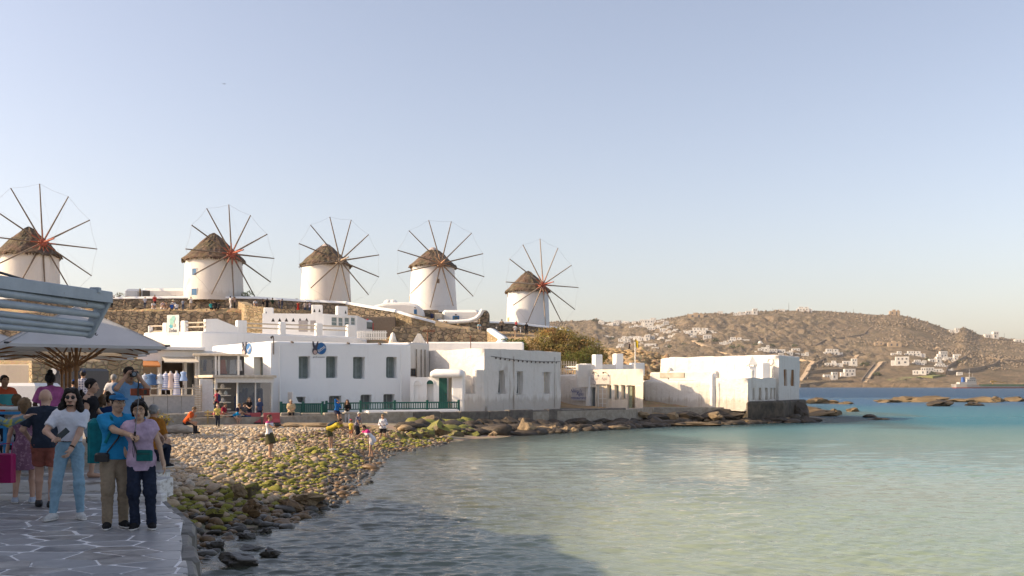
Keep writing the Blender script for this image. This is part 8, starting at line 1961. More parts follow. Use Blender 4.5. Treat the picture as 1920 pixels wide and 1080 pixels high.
px3 = (XU(131, 13.2), 13.2, PIER_Z + .005)
F3 = Fig(1.75, .92, 1.0, side=2, rhand=(-.16, -.30, 1.08), relb=(-.8, .5, -.3), lhand=(.02, -.24, .92), lelb=(.8, .3, -.3), lfoot=(.13, -.06, .085), rfoot=(-.20, -.08, .085), hyaw=-6, ftl=20, ftr=30)
p3 = make_person('man with long dark hair, sunglasses, white t-shirt and pale jeans', px3, -4, F3, 'light', white_tee, jean, white_sh, 'long', 'black', None, FR, True, glasses='sun', sleeve=.72, topkind='tee', botkind='jeans', belt=black_s, tuck=True, topz=.10, seed=8, loose=.016, rp=(.3, -1, .6), rc=.9, lc=.5)
q = MB()
for e in (-1, 1): pass
Hd = lambda x, y, z: F3.hc + F3.Rh @ Vector((x, y, z)) * F3.k
q.ball(Hd(0, -.070, -.092), .036, 10, (1.15, .75, .55)); q.path([Hd(-.028, -.104, -.046), Hd(0, -.110, -.042), Hd(.028, -.104, -.046)], .006, 6); q.build('beard', cloth((.06, .04, .03)), p3)
px4 = (XU(85, 14.5), 14.5, PIER_Z + .005)
F4 = Fig(1.74, 1.08, 1.0, lhand=(.26, -.2, 1.0), rhand=(-.22, -.26, 1.02), hyaw=-10, lfoot=(.11, -.10, .085), rfoot=(-.09, .06, .085))
p4 = make_person('bald man seen from behind in navy t-shirt and salmon shorts', px4, 168, F4, 'light', tee_navy, salmon, M['black_plastic'], 'bald', 'dark', None, FR, True, sleeve=.8, topkind='tee', botkind='shorts', seed=11, loose=.018)
px5 = (XU(46, 15.0), 15.0, PIER_Z + .005)
F5 = Fig(1.60, .94, 1.0, female=True, lhand=(.27, -.1, .88), rhand=(-.26, -.1, .86), lfoot=(.14, 0, .085), rfoot=(-.12, .02, .085))
p5 = make_person('girl seen from behind with light brown bob in a short purple sundress', px5, 172, F5, 'light', print_mat('dress_purple', (.20, .095, .16), (.34, .20, .27), 22), bpy.data.materials['dress_purple'], cloth((.5, .56, .66)), 'bob', 'light', None, .010, True, topkind='tank', botkind='skirt', seed=12)
px6 = (XU(94, 17.4), 17.4, TERR_Z)
F6 = Fig(1.66, 1.12, 1.0, female=True, lhand=(.2, -.3, 1.05), rhand=(-.2, -.3, 1.05))
make_person('woman with black hair in a high bun and pink shirt, seen from behind', px6, 178, F6, 'dark', cloth((.50, .14, .36)), navy, black_s, 'bun', 'black', None, .012, True, topkind='shirt', sleeve=.8, seed=13, loose=.02)
px7 = (XU(169, 15.92), 15.92, 1.722)
F7 = Fig(1.60, .92, 1.0, female=True, lhand=(.1, -.3, 1.0), rhand=(-.2, -.05, .85), lfoot=(.1, .02, .085), rfoot=(-.09, -.05, .085), hpitch=6)
make_person('woman with short dark hair in profile, black tank top and pale denim shorts', px7, 72, F7, 'olive', cloth((.016, .016, .02)), cloth((.34, .46, .56)), None, 'short', 'black', None, FR, True, topkind='tank', botkind='shorts', bare_legs=True, seed=14)
px8 = (XU(241, 16.95), 16.95, TERR_Z)
F8 = Fig(1.74, 1.22, 1.08, lhand=(.10, -.27, 1.58), rhand=(-.09, -.27, 1.57), lelb=(.7, -.2, -.9), relb=(-.7, -.2, -.9), lean=4, hyaw=8)
p8 = make_person('big man in light blue shirt taking a photo with a black camera', px8, 10, F8, 'tan', cloth((.20, .36, .56), .85, .06), navy, black_s, 'crop', 'dark', None, FR, True, topkind='shirt', sleeve=.85, seed=15, loose=.022, lc=1.1, rc=1.1, lp=(0, -.4, 1), rp=(1, -.3, .2))
def sit(h, build=1.0, seat=.45, lean=10, fem=False, **kw):
 k = h / 1.75
 d = dict(hip=(0, 0, seat / k + .09 - .93), lean=lean, lfoot=(.11, -.42, .085), rfoot=(-.11, -.40, .085), lhand=(.12, -.36, seat / k + .20), rhand=(-.10, -.36, seat / k + .20), female=fem); d.update(kw)
 return Fig(h, build, 1.0, **d)
make_person('grey haired man in mustard orange shirt sitting on the terrace edge behind the woman', (XU(281, 18.2), 18.2, TERR_Z - .12), 150, sit(1.72, 1.05, .32, 12), 'tan', cloth((.42, .17, .03)), navy, black_s, 'short', 'grey', None, .012, True, topkind='shirt', sleeve=.8, seed=16, loose=.02)
rug = band_mat('rugby_bands', [(0, (.50, .085, .03)), (.50, (.06, .36, .42)), (.615, (.50, .085, .03)), (.74, (.50, .085, .03))], 2, .5, 0.0)
make_person('man in orange and turquoise broad striped rugby shirt behind the white counter', (XU(8, 20.5), 20.5, TERR_Z), 20, Fig(1.64, 1.1, 1.0, lhand=(.2, -.3, 1.0), rhand=(-.16, -.34, 1.06)), 'tan', rug, navy, black_s, 'short', 'dark', None, .013, True, topkind='tee', sleeve=.8, seed=17, loose=.02)
px9 = (XU(-44, 13.7), 13.7, PIER_Z + .005)
make_person('person at the left edge reaching out an arm in a yellow flowered blue sleeve', px9, 0, Fig(1.70, 1.0, 1.0, lhand=(.62, -.10, 1.37), lelb=(0, .3, -.8), female=True), 'light', print_mat('floral', (.13, .22, .26), (.42, .38, .06), 16, .55), navy, black_s, 'long', 'brown', None, .011, True, topkind='long', seed=18, lc=.25, lp=(0, 0, -1))
t = thing('selfie_stick', 'thin selfie stick with a phone in a brown leather case held over the couple', 'selfie stick', wpt(p1, F1, F1.wr[-1])); og = t.location
hd = wpt(p1, F1, F1.wr[-1]) + Vector((.055, -.03, -.01)); tip = W(260.5, 743, 11.75)
q = MB(); q.tube(hd - og, tip - og, .0065, .005, 8); q.build('rod', M['grey_metal'], t)
d_ = (tip - hd).normalized(); q = MB(); q.tube(hd - d_ * .09 - og, hd + d_ * .07 - og, .015, .014, 10); q.build('grip', M['black_plastic'], t)
q = MB(); q.ball(tip - og + Vector((0, 0, .02)), .022, 12); q.build('ball_head', M['grey_metal'], t)
ph = W(261, 735, 11.74); q = MB(); q.bbox(tuple(ph - og + Vector((-.105, -.008, -.042))), tuple(ph - og + Vector((.125, .008, .042))), .008); cs_ = q.build('phone_case', cloth((.20, .055, .03), .6), t)
q = MB(); c = ph - og + Vector((.075, -.0115, 0)); q.bbox(tuple(c - Vector((.018, .003, .028))), tuple(c + Vector((.018, .003, .028))), .003); q.build('lens_block', M['black_plastic'], cs_)
q = MB(); q.cbox(ph - og + Vector((-.01, -.012, 0)), (.024, .006, .095)); q.build('clamp', M['black_plastic'], t)
q = MB(); pts = [hd - d_ * .09 - og + Vector(p) for p in ((0, 0, 0), (.012, -.01, -.09), (.0, -.01, -.19), (-.014, -.01, -.11), (-.003, 0, 0))]; q.path(pts, .003, 5); q.build('wrist_loop', M['black_plastic'], t)
def bagobj(name, label, cat, loc, size, m, rz=0, strap=None):
 t = thing(name, label, cat, loc, rz); x, y, z = size; q = MB(); q.bbox((-x / 2, -y / 2, -z / 2), (x / 2, y / 2, z / 2), min(size) * .25); q.build('pouch', m, t, bev=min(size) * .12)
 q = MB(); q.box((-x * .4, -y / 2 - .004, z * .12), (x * .4, -y / 2 + .001, z * .17)); q.build('zip', M['black_plastic'], t)
 if strap:
  q = MB(); q.path([Vector(p) - Vector(loc) for p in strap], .011, 6); q.build('strap', M['black_plastic'], t)
 return t
S2 = lambda v: wpt(p2, F2, v)
bagobj('waist_pouch', 'small teal pouch slung across the lilac blouse of the woman', 'bag', tuple(S2(F2.T(.055, -.175, .07))), (.20, .055, .135), cloth((.015, .13, .13)), R(-6), [S2(F2.T(-.04, -.17, .10)), S2(F2.T(-.09, -.165, .28)), S2(F2.T(-.095, -.12, .44)), S2(F2.T(-.09, 0, .525)), S2(F2.T(-.07, .1, .45))])
S1 = lambda v: wpt(p1, F1, v)
bagobj('camera_bag', 'black camera hanging at the left hip of the selfie man on a dark strap', 'camera', tuple(S1(F1.T(-.20, -.10, -.02))), (.17, .09, .11), M['black_plastic'], R(10), [S1(F1.T(-.16, -.14, .04)), S1(F1.T(-.04, -.185, .22)), S1(F1.T(.05, -.155, .40)), S1(F1.T(.08, -.06, .50)), S1(F1.T(.08, .02, .525))])
tq = cloth((.01, .17, .20))
t = thing('teal_backpack', 'teal backpack on the back of the selfie man, its strap over his shoulder', 'backpack', tuple(S1(F1.T(-.10, .20, .2)))); og = t.location; q = MB(); q.bbox((-.17, -.10, -.30), (.17, .12, .26), .06); q.build('pack', tq, t, bev=.03)
q = MB(); q.path([S1(F1.T(-.10, .12, .46)) - og, S1(F1.T(-.105, .0, .53)) - og, S1(F1.T(-.10, -.10, .47)) - og, S1(F1.T(-.11, -.165, .34)) - og, S1(F1.T(-.17, -.11, .16)) - og], .020, 6); q.build('strap', tq, t)
S3 = lambda v: wpt(p3, F3, v)
t = thing('phone', 'dark phone in the right hand of the long haired man', 'phone', tuple(S3(F3.wr[-1])), R(20)); q = MB(); q.bbox((-.037, -.005, 0), (.037, .005, .15), .004, Matrix.Translation((.05, -.05, .02)) @ Matrix.Rotation(R(48), 4, 'Y')); q.build('body', M['black_plastic'], t)
q = MB(); q.bbox((-.033, -.0065, .006), (.033, -.0048, .144), .0005, Matrix.Translation((.05, -.05, .02)) @ Matrix.Rotation(R(48), 4, 'Y')); q.build('screen', M['glass_dark'], t)
q = MB(); w_ = F3.wr[1]; d_ = (w_ - F3.elb[1]).normalized(); q.tube(w_ - d_ * .05, w_ - d_ * .025, .034, .033, 12); q.build('bracelet', cloth((.05, .03, .02)), p3)
S8 = lambda v: wpt(p8, F8, v)
Hh = lambda x, y, z: S8(F8.hc + F8.Rh @ Vector((x, y, z)) * F8.k * F8.hs)
t = thing('camera', 'black camera with long round lens held to the eye of the big man', 'camera', tuple(Hh(.035, -.13, .012)), R(12)); q = MB(); q.bbox((-.07, -.035, -.05), (.07, .035, .05), .012); q.bbox((-.03, -.03, .045), (.03, .03, .075), .008); q.build('body', M['black_plastic'], t)
q = MB(); q.tube((.02, -.03, 0), (.02, -.14, 0), .042, .046, 16); q.build('lens', M['black_plastic'], t); q = MB(); q.tube((.02, -.139, 0), (.02, -.143, 0), .034, .034, 16); q.build('front_glass', mat('lens_glass', (.18, .22, .26), rough=.1, bumps=0), t)
q = MB(); a = t.location; M2 = t.matrix_basis.copy(); pts = [Hh(.09, -.12, -.02), Hh(.10, -.14, -.16), Hh(.06, -.16, -.30)]; q.path([Matrix.Rotation(-R(12), 4, 'Z') @ (p - a) for p in pts], .012, 5); q.build('strap', M['black_plastic'], t)
t = thing('shopping_bag', 'large magenta carrier bag held low at the left edge of the picture', 'bag', (XU(8, 14.2), 14.2, ZV(905, 14.2))); mg = mat('magenta_bag', (.34, .008, .11), (.27, .006, .085), rough=.45, scale=4, bumps=.3, bdist=.02); zt_ = ZV(850, 14.2) - ZV(905, 14.2)
q = MB(); q.bbox((-.22, -.06, 0), (.145, .06, zt_), .02); q.build('bag_body', mg, t)
q = MB(); q.path([(-.1, 0, zt_ - .01), (-.06, 0, zt_ + .13), (.12, .0, zt_ + .15), (.10, 0, zt_ - .01)], .006, 5); q.build('handle', mg, t)
S7 = px7
def crowd(label, u, v0, Y, yaw, top, bot, hair='short', hcol='dark', hat=None, sk='tan', F=None, h=1.7, z=None, **kw):
 F = F or Fig(h, 1.0, 1.0); return make_person(label, (XU(u, Y), Y, TERR_Z if z is None else z), yaw, F, sk, top, bot, black_s, hair, hcol, hat, .022, False, seed=int(u), **kw)
plaid, N, L, P = new_mat('plaid'); tc = N.new('ShaderNodeTexCoord'); sx = N.new('ShaderNodeSeparateXYZ'); L.new(tc.outputs['Object'], sx.inputs[0])
a_ = math_n(N, L, 'SINE', math_n(N, L, 'MULTIPLY', sx.outputs[0], 75)); b_ = math_n(N, L, 'SINE', math_n(N, L, 'MULTIPLY', sx.outputs[2], 75)); r_ = ramp(N, L, math_n(N, L, 'ADD', a_, b_), [(.2, (.55, .52, .54)), (.6, (.12, .12, .2))]); L.new(r_.outputs[0], P.inputs['Base Color'])
wt = cloth((.70, .68, .68)); 
crowd('man in blue cap and blue shirt beyond the parasol poles', 138, 700, 31, 175, cloth((.28, .30, .36)), navy, hat=('cap', (.01, .07, .28)), h=1.62)
crowd('man in checked shirt seen from behind, right of the parasol poles', 156, 688, 34, 178, plaid, navy, hat=('cap', (.06, .07, .12)), h=1.95)
crowd('man in white t-shirt with grey hair walking away in the sun', 213, 696, 31, 170, wt, khaki, 'short', 'grey', h=1.78)
crowd('child in white with a magenta cap among the seated guests', 193, 733, 27, 180, wt, navy, hat=('cap', (.45, .01, .12)), F=sit(1.6, 1.0, .30, 8), z=TERR_Z - .05)
crowd('guest in a turquoise top sitting at a table in the shade', 187, 755, 20.5, 160, cloth((.01, .33, .38)), navy, 'bob', 'brown', F=sit(1.6, 1.0, .38, 10, True))
crowd('guest in navy sitting left of the selfie man, seen from behind', 209, 760, 19, 190, cloth((.012, .035, .12)), navy, 'short', 'dark', F=sit(1.7, 1.15, .40, 12))
crowd('person in orange shirt turning toward the hanging clothes', 264, 706, 50, 100, cloth((.55, .16, .06)), navy, 'short', 'dark', h=1.82)
crowd('light brown haired guest half hidden behind the girl', 30, 752, 19.5, 170, cloth((.4, .35, .3)), navy, 'bob', 'light', F=sit(1.62, 1.0, .42, 8, True))
crowd('dark haired guest low behind the long haired man', 152, 738, 24, 170, cloth((.3, .3, .3)), navy, 'bun', 'black', F=sit(1.6, 1.0, .45, 5, True))
crowd('sunlit brown haired guest seated beyond the turquoise top', 191, 752, 24, 150, cloth((.5, .42, .36)), navy, 'bob', 'light', F=sit(1.6, 1.0, .38, 5, True))
crowd('guest in pale clothes with dark hair in the sunny middle of the crowd', 203, 738, 26, 190, cloth((.55, .5, .48)), navy, 'short', 'dark', F=sit(1.65, 1.0, .42, 5))
crowd('woman in black standing by the stone wall behind the white shirted man', 205, 712, 36, 180, cloth((.03, .03, .035)), navy, 'long', 'brown', h=1.55, F=Fig(1.55, .95, female=True))
def bp(label, u, vf, yaw, F, z=None, Y=None, sk='tan', **kw):
 Y = Y or (CAMZ - z) * FPX / (vf - CV)
 kw.setdefault('res', .020 if Y < 48 else .026)
 return make_person(label, (XU(u, Y), Y, ZV(vf, Y) if z is None else z), yaw, F, sk, seed=int(u), **kw)
olive = cloth((.085, .08, .04)); yel = cloth((.55, .42, .05)); pinkv = cloth((.50, .03, .18)); white_p = cloth((.72, .70, .72))
pw = bp('woman in white and pink top and olive skirt taking a picture on the pebbles', 505, 861, 62, Fig(1.62, 1.02, 1.0, female=True, lhand=(.10, -.44, 1.30), rhand=(-.06, -.44, 1.30), lelb=(.5, 0, -1), relb=(-.5, 0, -1), lfoot=(.13, .05, .085), rfoot=(-.13, -.1, .085)), .52, 36.5, sk='tan', top=band_mat('vest_pink', [(0, (.70, .68, .70)), (.645, (.50, .03, .18))], 2, .5), bottom=olive, hair='short', hcol='brown', topkind='tee', sleeve=.25, botkind='skirt', loose=.015)
t = thing('camera', 'small dark camera in the hands of the woman on the pebbles', 'camera', (XU(519, 36.3), 36.3, ZV(797, 36.3))); q = MB(); q.bbox((-.07, -.04, -.045), (.07, .04, .045), .01); q.build('body', M['black_plastic'], t); q = MB(); q.tube((.06, 0, 0), (.15, .03, 0), .04, .04, 12); q.build('lens', M['black_plastic'], t)
ym = bp('man in yellow shirt and dark olive shorts bending over with a navy backpack', 622, 846, 72, Fig(1.70, 1.1, 1.0, lean=62, hip=(0, .12, 0), hpitch=-25, lhand=(.02, -.95, .80), rhand=(-.06, -.88, .72), lfoot=(.14, .02, .085), rfoot=(-.14, .02, .085)), .4, 42.5, sk='tan', top=yel, bottom=olive, hair='short', hcol='dark', topkind='tee', sleeve=.7, botkind='shorts', shoes=cloth((.6, .58, .55)), bag=(.03, .05, .085), loose=.02)
bp('woman in white with magenta collar stooping at the water edge, one arm stretched out', 695, 856, -70, Fig(1.55, 1.05, 1.0, female=True, lean=38, hip=(0, .06, 0), hpitch=10, rhand=(-.1, -.92, .92), lhand=(.14, -.16, .64), lfoot=(.10, -.10, .085), rfoot=(-.10, .14, .085)), .03, 43.7, sk='tan', top=band_mat('white_magenta', [(0, (.72, .70, .74)), (.60, (.72, .70, .74)), (.66, (.55, .02, .20))], 2, .5, .12), bottom=white_p, hair='short', hcol='dark', topkind='tee', sleeve=.6, botkind='shorts', loose=.03, topz=-.2)
bp('small child in yellow with a pink cap on the pebbles by the wall', 658, 826, 150, Fig(1.05, 1.05, 1.35, lhand=(.2, -.3, .9)), None, 50.5, sk='light', top=yel, bottom=cloth((.50, .2, .1)), hair='short', hcol='light', hat=('cap', (.62, .10, .16)), topkind='tee', botkind='shorts')
bp('white haired woman in patterned navy top by the child with the pink cap', 669, 826, 60, Fig(1.55, 1.05, 1.0, female=True, lean=14, lhand=(.05, -.35, .9), rhand=(-.1, -.3, .85)), None, 52.5, sk='tan', top=print_mat('navy_print', (.06, .06, .12), (.4, .36, .36), 20), bottom=cloth((.03, .03, .035)), hair='short', hcol='white', topkind='tee', sleeve=.5, botkind='slack')
bp('blonde woman in white and navy patterned shirt and black shorts standing by the mossy rocks', 718, 831, -12, Fig(1.58, 1.12, 1.0, female=True, lhand=(.16, -.26, 1.1), rhand=(-.12, -.28, 1.05), hpitch=18, lfoot=(.16, 0, .085), rfoot=(-.16, 0, .085)), None, 53.5, sk='tan', top=print_mat('white_navy', (.66, .64, .66), (.07, .09, .2), 9, .58), bottom=cloth((.025, .022, .025)), hair='short', hcol='blonde', topkind='long', botkind='shorts', loose=.02)
bp('man in bright orange t-shirt and black trousers sitting hunched on the grey slab', 349, 813, 78, sit(1.74, 1.08, .42, 32, rhand=(-.05, -.40, .78), lhand=(.10, -.36, .74), hpitch=12), None, 44.6, sk='tan', top=cloth((.68, .12, .03)), bottom=cloth((.025, .025, .03)), hair='short', hcol='light', topkind='tee', sleeve=.7, shoes=black_s, loose=.02)
bp('old man in cream shirt, cap and dark trousers sitting on the low wall', 546, 795, -8, sit(1.72, 1.15, .66, 10, lfoot=(.16, -.30, .085), rfoot=(-.10, -.32, .085), lhand=(.12, -.34, .86), rhand=(-.06, -.34, .86)), None, 61.8, sk='tan', top=cloth((.55, .42, .25)), bottom=cloth((.035, .03, .03)), hair='short', hcol='grey', hat=('cap', (.55, .48, .38)), topkind='shirt', sleeve=.9, shoes=black_s, loose=.03)
bp('woman in blue jacket with bare legs sitting on the wall end, hand to her face', 631, 793, 40, sit(1.68, 1.05, .68, 12, True, rhand=(-.05, -.25, 1.38), lhand=(.14, -.3, .95)), None, 62.6, sk='tan', top=cloth((.02, .16, .50)), bottom=cloth((.03, .03, .06)), hair='short', hcol='brown', topkind='long', botkind='shorts', shoes=cloth((.6, .6, .6)))
bp('woman in black top with long brown hair sitting by the blue jacketed woman', 651, 793, 0, sit(1.62, 1.0, .68, 14, True, rhand=(-.05, -.28, 1.28), lhand=(.1, -.3, .95)), None, 63.1, sk='tan', top=cloth((.02, .02, .022)), bottom=cloth((.58, .55, .52)), hair='long', hcol='brown', topkind='long', botkind='trousers', shoes=cloth((.5, .5, .5)))
pk = bp('woman in coral pink shirt with a backpack standing behind the bench', 407, 781, -120, Fig(1.72, .98, 1.0, female=True, lhand=(.2, -.1, .9), rhand=(-.24, -.05, .9)), None, 61.8, sk='tan', top=cloth((.62, .08, .13)), bottom=navy, hair='short', hcol='dark', topkind='tee', sleeve=.35, shoes=black_s, bag=(.03, .05, .12), glasses='sun')
bp('little boy in yellow t-shirt and dark trousers walking toward the camera', 408, 801, 8, Fig(1.28, 1.0, 1.28, lfoot=(.08, -.08, .085), rfoot=(-.08, .06, .085)), None, 55.0, sk='light', top=print_mat('yellow_print', (.58, .48, .12), (.05, .045, .03), 7, .62), bottom=cloth((.03, .035, .05)), hair='short', hcol='blonde', topkind='tee', shoes=black_s)
bp('woman in coral top leaning over at the left end of the bench', 400, 797, 70, sit(1.6, 1.0, .48, 48, True, lhand=(.1, -.5, .8), rhand=(-.1, -.5, .75)), None, 59.0, sk='tan', top=cloth((.58, .10, .09)), bottom=navy, hair='short', hcol='dark', topkind='tee')
bp('man in dark red t-shirt and olive cap sitting on the bench', 417, 797, 62, sit(1.72, 1.1, .48, 16), None, 58.8, sk='tan', top=cloth((.28, .02, .045)), bottom=khaki, hair='short', hcol='dark', hat=('cap', (.14, .12, .08)), topkind='tee', sleeve=.7, botkind='shorts', shoes=white_sh)
bp('boy in bright blue t-shirt bending forward on the bench', 437, 798, 64, sit(1.5, 1.0, .46, 60, lhand=(.1, -.55, .5), rhand=(-.1, -.55, .45)), None, 58.9, sk='light', top=cloth((.01, .30, .62)), bottom=navy, hair='short', hcol='light', topkind='tee', botkind='shorts', shoes=black_s)
bp('woman with tawny hair in dark top at the middle of the bench', 444, 797, 50, sit(1.66, 1.0, .48, 18, True), None, 59.4, sk='tan', top=cloth((.03, .03, .06)), bottom=cloth((.02, .06, .14)), hair='curly', hcol='light', topkind='tee', shoes=black_s)
bp('man in grey t-shirt, jeans and dark cap at the right end of the bench', 455, 797, 58, sit(1.76, 1.1, .48, 10), None, 59.6, sk='tan', top=cloth((.10, .095, .10)), bottom=cloth((.02, .07, .17)), hair='short', hcol='dark', hat=('cap', (.03, .03, .035)), topkind='tee', sleeve=.75, shoes=black_s)
bp('woman with long light hair in black t-shirt standing behind the left red barrier', 467, 792, 12, Fig(1.55, 1.0, 1.0, female=True, lhand=(.05, -.3, 1.05), rhand=(-.08, -.3, 1.02)), None, 61.5, sk='light', top=cloth((.018, .018, .02)), bottom=navy, hair='long', hcol='light', topkind='tee', sleeve=.8)
bp('bald man in blue t-shirt behind the red barriers', 487, 793, -150, Fig(1.55, 1.1, 1.0, lhand=(.2, -.15, .95), rhand=(-.25, -.05, .85)), None, 61.5, sk='tan', top=cloth((.05, .075, .16)), bottom=navy, hair='bald', topkind='tee', sleeve=.8)
def far_tpl(pose):
 F = {'stand': Fig(1.72), 'photo': Fig(1.72, lhand=(.12, -.30, 1.50), rhand=(-.1, -.30, 1.50), lelb=(.6, 0, -.9), relb=(-.6, 0, -.9)), 'walk': Fig(1.72, lfoot=(.08, -.3, .085), rfoot=(-.08, .28, .14), lhand=(.22, .15, .95), rhand=(-.22, -.25, 1.0)), 'sit': sit(1.72, 1.0, .12, 14, lfoot=(.12, -.45, .085), rfoot=(-.12, -.42, .085))}[pose]
 A = F.A; P = F.torso() + F.headp(False)
 for sd in (1, -1): P += F.arm(sd, upper=False) + F.leg(sd) + F.hand(sd, False)
 for sd in (1, -1): an = F.ank[sd]; P.append(F.cap(an - Vector((0, -.02, .04)), an + Vector((0, -.14, -.05)), .042, .032))
 r_ = .04; up = F.Rt @ Vector((0, 0, 1))
 body = sdf_mesh('body', P, r_)
 Q = F.torso(.02)
 for sd in (1, -1): Q.append(F.cap(F.sh[sd], F.sh[sd].lerp(F.elb[sd], .8), .07, .065))
 top = sdf_mesh('shirt', Q, r_, [(A(F.T(0, 0, -.04)), A(-up))])
 Q = F.torso(.015)[:2]
 for sd in (1, -1): Q += F.leg(sd, .02)
 bot = sdf_mesh('trousers', Q, r_, [(A(F.T(0, 0, .08)), A(up))])
 Q = F.torso(.015)[:2] + [F.cap(F.T(0, 0, .05), (F.knee[1] + F.ank[1] + F.knee[-1] + F.ank[-1]) / 4, .14, .27)]; skirt = sdf_mesh('skirt', Q, r_, [(A(F.T(0, 0, .08)), A(up))])
 Q = [dict(c=A(F.hc + Vector((0, .02, .03))), rad=(.10, .12, .11), rot=F.Rh, k=.02, cut=[(A(F.hc + F.Rh @ Vector((0, -.045, .03))), A(F.Rh @ Vector((0, -1, -.6)).normalized()))])]; hair = sdf_mesh('hair', Q, .03)
 hat = sdf_mesh('hat', [dict(c=A(F.hc + Vector((0, 0, .06))), rad=(.21, .21, .03), rot=F.Rh, k=.02), dict(c=A(F.hc + Vector((0, 0, .07))), rad=(.11, .12, .10), rot=F.Rh, k=.02, cut=[(A(F.hc + Vector((0, 0, .04))), (0, 0, -1))])], .03)
 out = dict(body=body, top=top, bot=bot, skirt=skirt, hair=hair, hat=hat)
 for m_ in out.values(): m_.materials.append(None)
 return out
FT = {p: far_tpl(p) for p in ('stand', 'photo', 'walk', 'sit')}
def ground_hit(u, v, y0=98, y1=150):
 y = y0
 while y < y1:
  if ZV(v, y) <= mz(u, y): return y
  y += .1
 return None
def far_person(label, u, v0, v1, pose, yaw, top, bot, sk='tan', hair='dark', hat=None, skirt=False, Y=None):
 Y = Y or ground_hit(u, v1) or 109.0
 Y = min(Y, 111.4) if u < 640 else min(Y, 134)
 h = (v1 - v0) / FPX * Y; s = h / (1.72 if pose != 'sit' else 1.02)
 z = mz(u, Y) + .12; z = max(z, ZV(v1, Y) - .3)
 t = thing('person', label, 'person', (XU(u, Y), Y, z), R(yaw) - math.atan2(XU(u, Y), Y)); t.scale = (s, s, s); T_ = FT[pose]
 for key, nm, m_ in (('body', 'body', skin(SKIN[sk])), ('top', 'shirt', cloth(top)), ('skirt' if skirt else 'bot', 'skirt' if skirt else 'trousers', cloth(bot)), ('hat' if hat else 'hair', 'hat' if hat else 'hair', cloth(hat or HAIR[hair]))):
  o = link(nm, T_[key], t); o.material_slots[0].link = 'OBJECT'; o.material_slots[0].material = m_
 return t
Wh, Bk, Nv, Rd, Tn, Gy = (.72, .70, .70), (.03, .03, .032), (.06, .08, .14), (.5, .06, .06), (.42, .31, .22), (.32, .33, .36)
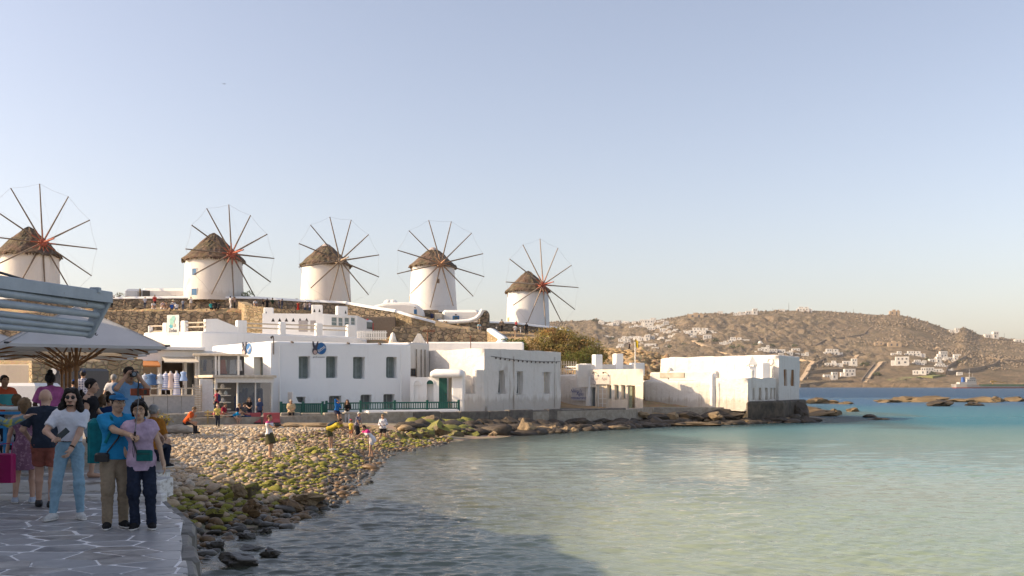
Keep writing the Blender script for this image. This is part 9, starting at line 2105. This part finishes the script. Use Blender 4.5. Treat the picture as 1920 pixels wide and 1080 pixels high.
FAR = [('man in black with a camera at the left end of the mill terrace', 209, 550, 578, 'photo', 60, Bk, Bk), ('person in brown standing alone right of the man in black on the terrace', 234, 563, 583, 'stand', -30, (.16, .13, .10), (.2, .17, .13)),
 ('man in white shirt, pale hat and dark trousers before the long low building', 272, 557, 579, 'stand', 180, (.55, .58, .68), Nv, 'tan', 'dark', (.6, .52, .4)), ('woman in red top before the upper stone wall', 290, 554, 580, 'photo', 0, Rd, Bk), ('person in white crouching in front of the woman in red', 287, 566, 583, 'sit', 20, Wh, Wh),
 ('man in pink and white sitting at the wall edge', 304, 566, 585, 'sit', 40, (.62, .46, .46), Wh), ('woman in brown sitting at the wall edge', 313, 569, 585, 'sit', -20, (.26, .18, .13), Tn), ('person in bright blue sitting with back to us', 322, 571, 585, 'sit', 180, (.03, .12, .45), Nv), ('woman in white with broad straw hat sitting on the wall', 325, 564, 583, 'sit', 0, Wh, Wh, 'tan', 'dark', (.62, .52, .36)), ('person in white shirt sitting with back to us, right of the blue one', 331, 570, 585, 'sit', 180, Wh, Nv),
 ('person in blue grey standing right of the seated row', 343, 564, 584, 'stand', 150, (.22, .25, .34), Nv), ('woman in white dress and dark hair standing with folded arms', 358, 559, 584, 'photo', 0, Wh, Tn), ('woman in teal sitting with back to us', 396, 570, 586, 'sit', 180, (.02, .25, .26), Bk, 'tan', 'brown'), ('woman in black sitting beside the teal one', 403, 568, 586, 'sit', 190, Bk, Bk), ('man in black at the right of the seated trio', 409, 570, 586, 'sit', 150, Bk, Bk),
 ('woman all in white standing beyond the seated trio', 432, 556, 580, 'stand', 120, Wh, Wh), ('woman in dusky pink beside the woman all in white', 440, 557, 580, 'photo', -110, (.45, .32, .28), Bk), ('person in white top sitting high by the green bush', 478, 555, 572, 'sit', 20, Wh, Gy), ('man in black top and pale trousers, leftmost of the dark group', 493, 555, 578, 'photo', 50, Bk, Tn), ('tall man in black in the dark group', 501, 554, 578, 'stand', 200, Bk, Bk), ('man in black with green sleeve and khaki trousers', 511, 553, 578, 'stand', -150, (.03, .05, .03), (.36, .30, .2)), ('person in navy, left of the pair', 523, 557, 578, 'stand', 90, Nv, Nv), ('person in dark blue, right of the pair', 529, 555, 578, 'photo', -80, (.05, .06, .1), Nv),
 ('woman in long red dress by the third windmill', 559, 560, 581, 'photo', 30, (.55, .05, .03), (.55, .05, .03), 'tan', 'dark', None, True), ('man in tan shirt and jeans by the third windmill', 572, 560, 584, 'stand', 170, (.5, .42, .38), Nv), ('man in white and purple top looking at his phone by the third windmill', 581, 560, 583, 'photo', -40, (.42, .38, .5), Nv),
 ('person in orange top walking along the sloping coping', 789, 597, 613, 'walk', 100, (.75, .14, .02), Wh), ('person in white top with dark hair further along the path', 813, 602, 614, 'stand', 120, Wh, Tn), ('man in aqua top sitting on the wall under the swept white curve', 898, 606, 621, 'sit', 10, (.35, .55, .62), Gy), ('person in black robe sitting right of the man in aqua', 911, 606, 620, 'sit', 0, Bk, Bk),
 ('child in white low on the slope below the rightmost windmill', 931, 613, 623, 'walk', 160, Wh, Nv), ('woman in tan top and black skirt walking up the slope', 941, 600, 625, 'walk', 170, Tn, Bk), ('person in red jacket at the foot of the rightmost windmill', 968, 597, 613, 'stand', 160, Rd, Bk, 'tan', 'dark', None, False, 133.5), ('man in white shirt and beige trousers climbing the slope', 966, 610, 633, 'walk', 175, Wh, Tn), ('person in blue grey with white skirt on the slope', 976, 613, 627, 'walk', 150, Gy, Wh), ('man in black on the rubble slope', 987, 606, 629, 'stand', 190, Bk, Bk), ('person in black walking on top of the sunlit rocky knoll', 1180, 638, 654.5, 'walk', -80, (.05, .04, .05), Bk, 'tan', 'dark', None, False, 112.4)]
for a in FAR: far_person(*a)
# ================================================================== THE AIR
q = MB(); q.box((-2900, -120, -6), (2900, 3300, 190)); hz = q.build('haze', bpy.data.materials.new('haze'))
hz.data.materials[0].use_nodes = True; N = hz.data.materials[0].node_tree.nodes; L = hz.data.materials[0].node_tree.links; N.remove(N['Principled BSDF'])
v_ = N.new('ShaderNodeVolumePrincipled'); v_.inputs['Color'].default_value = (.93, .92, .92, 1); v_.inputs['Density'].default_value = .00006; L.new(v_.outputs[0], N['Material Output'].inputs['Volume'])
meta(hz, 'thin warm sea haze over the bay', 'haze', kind='stuff')
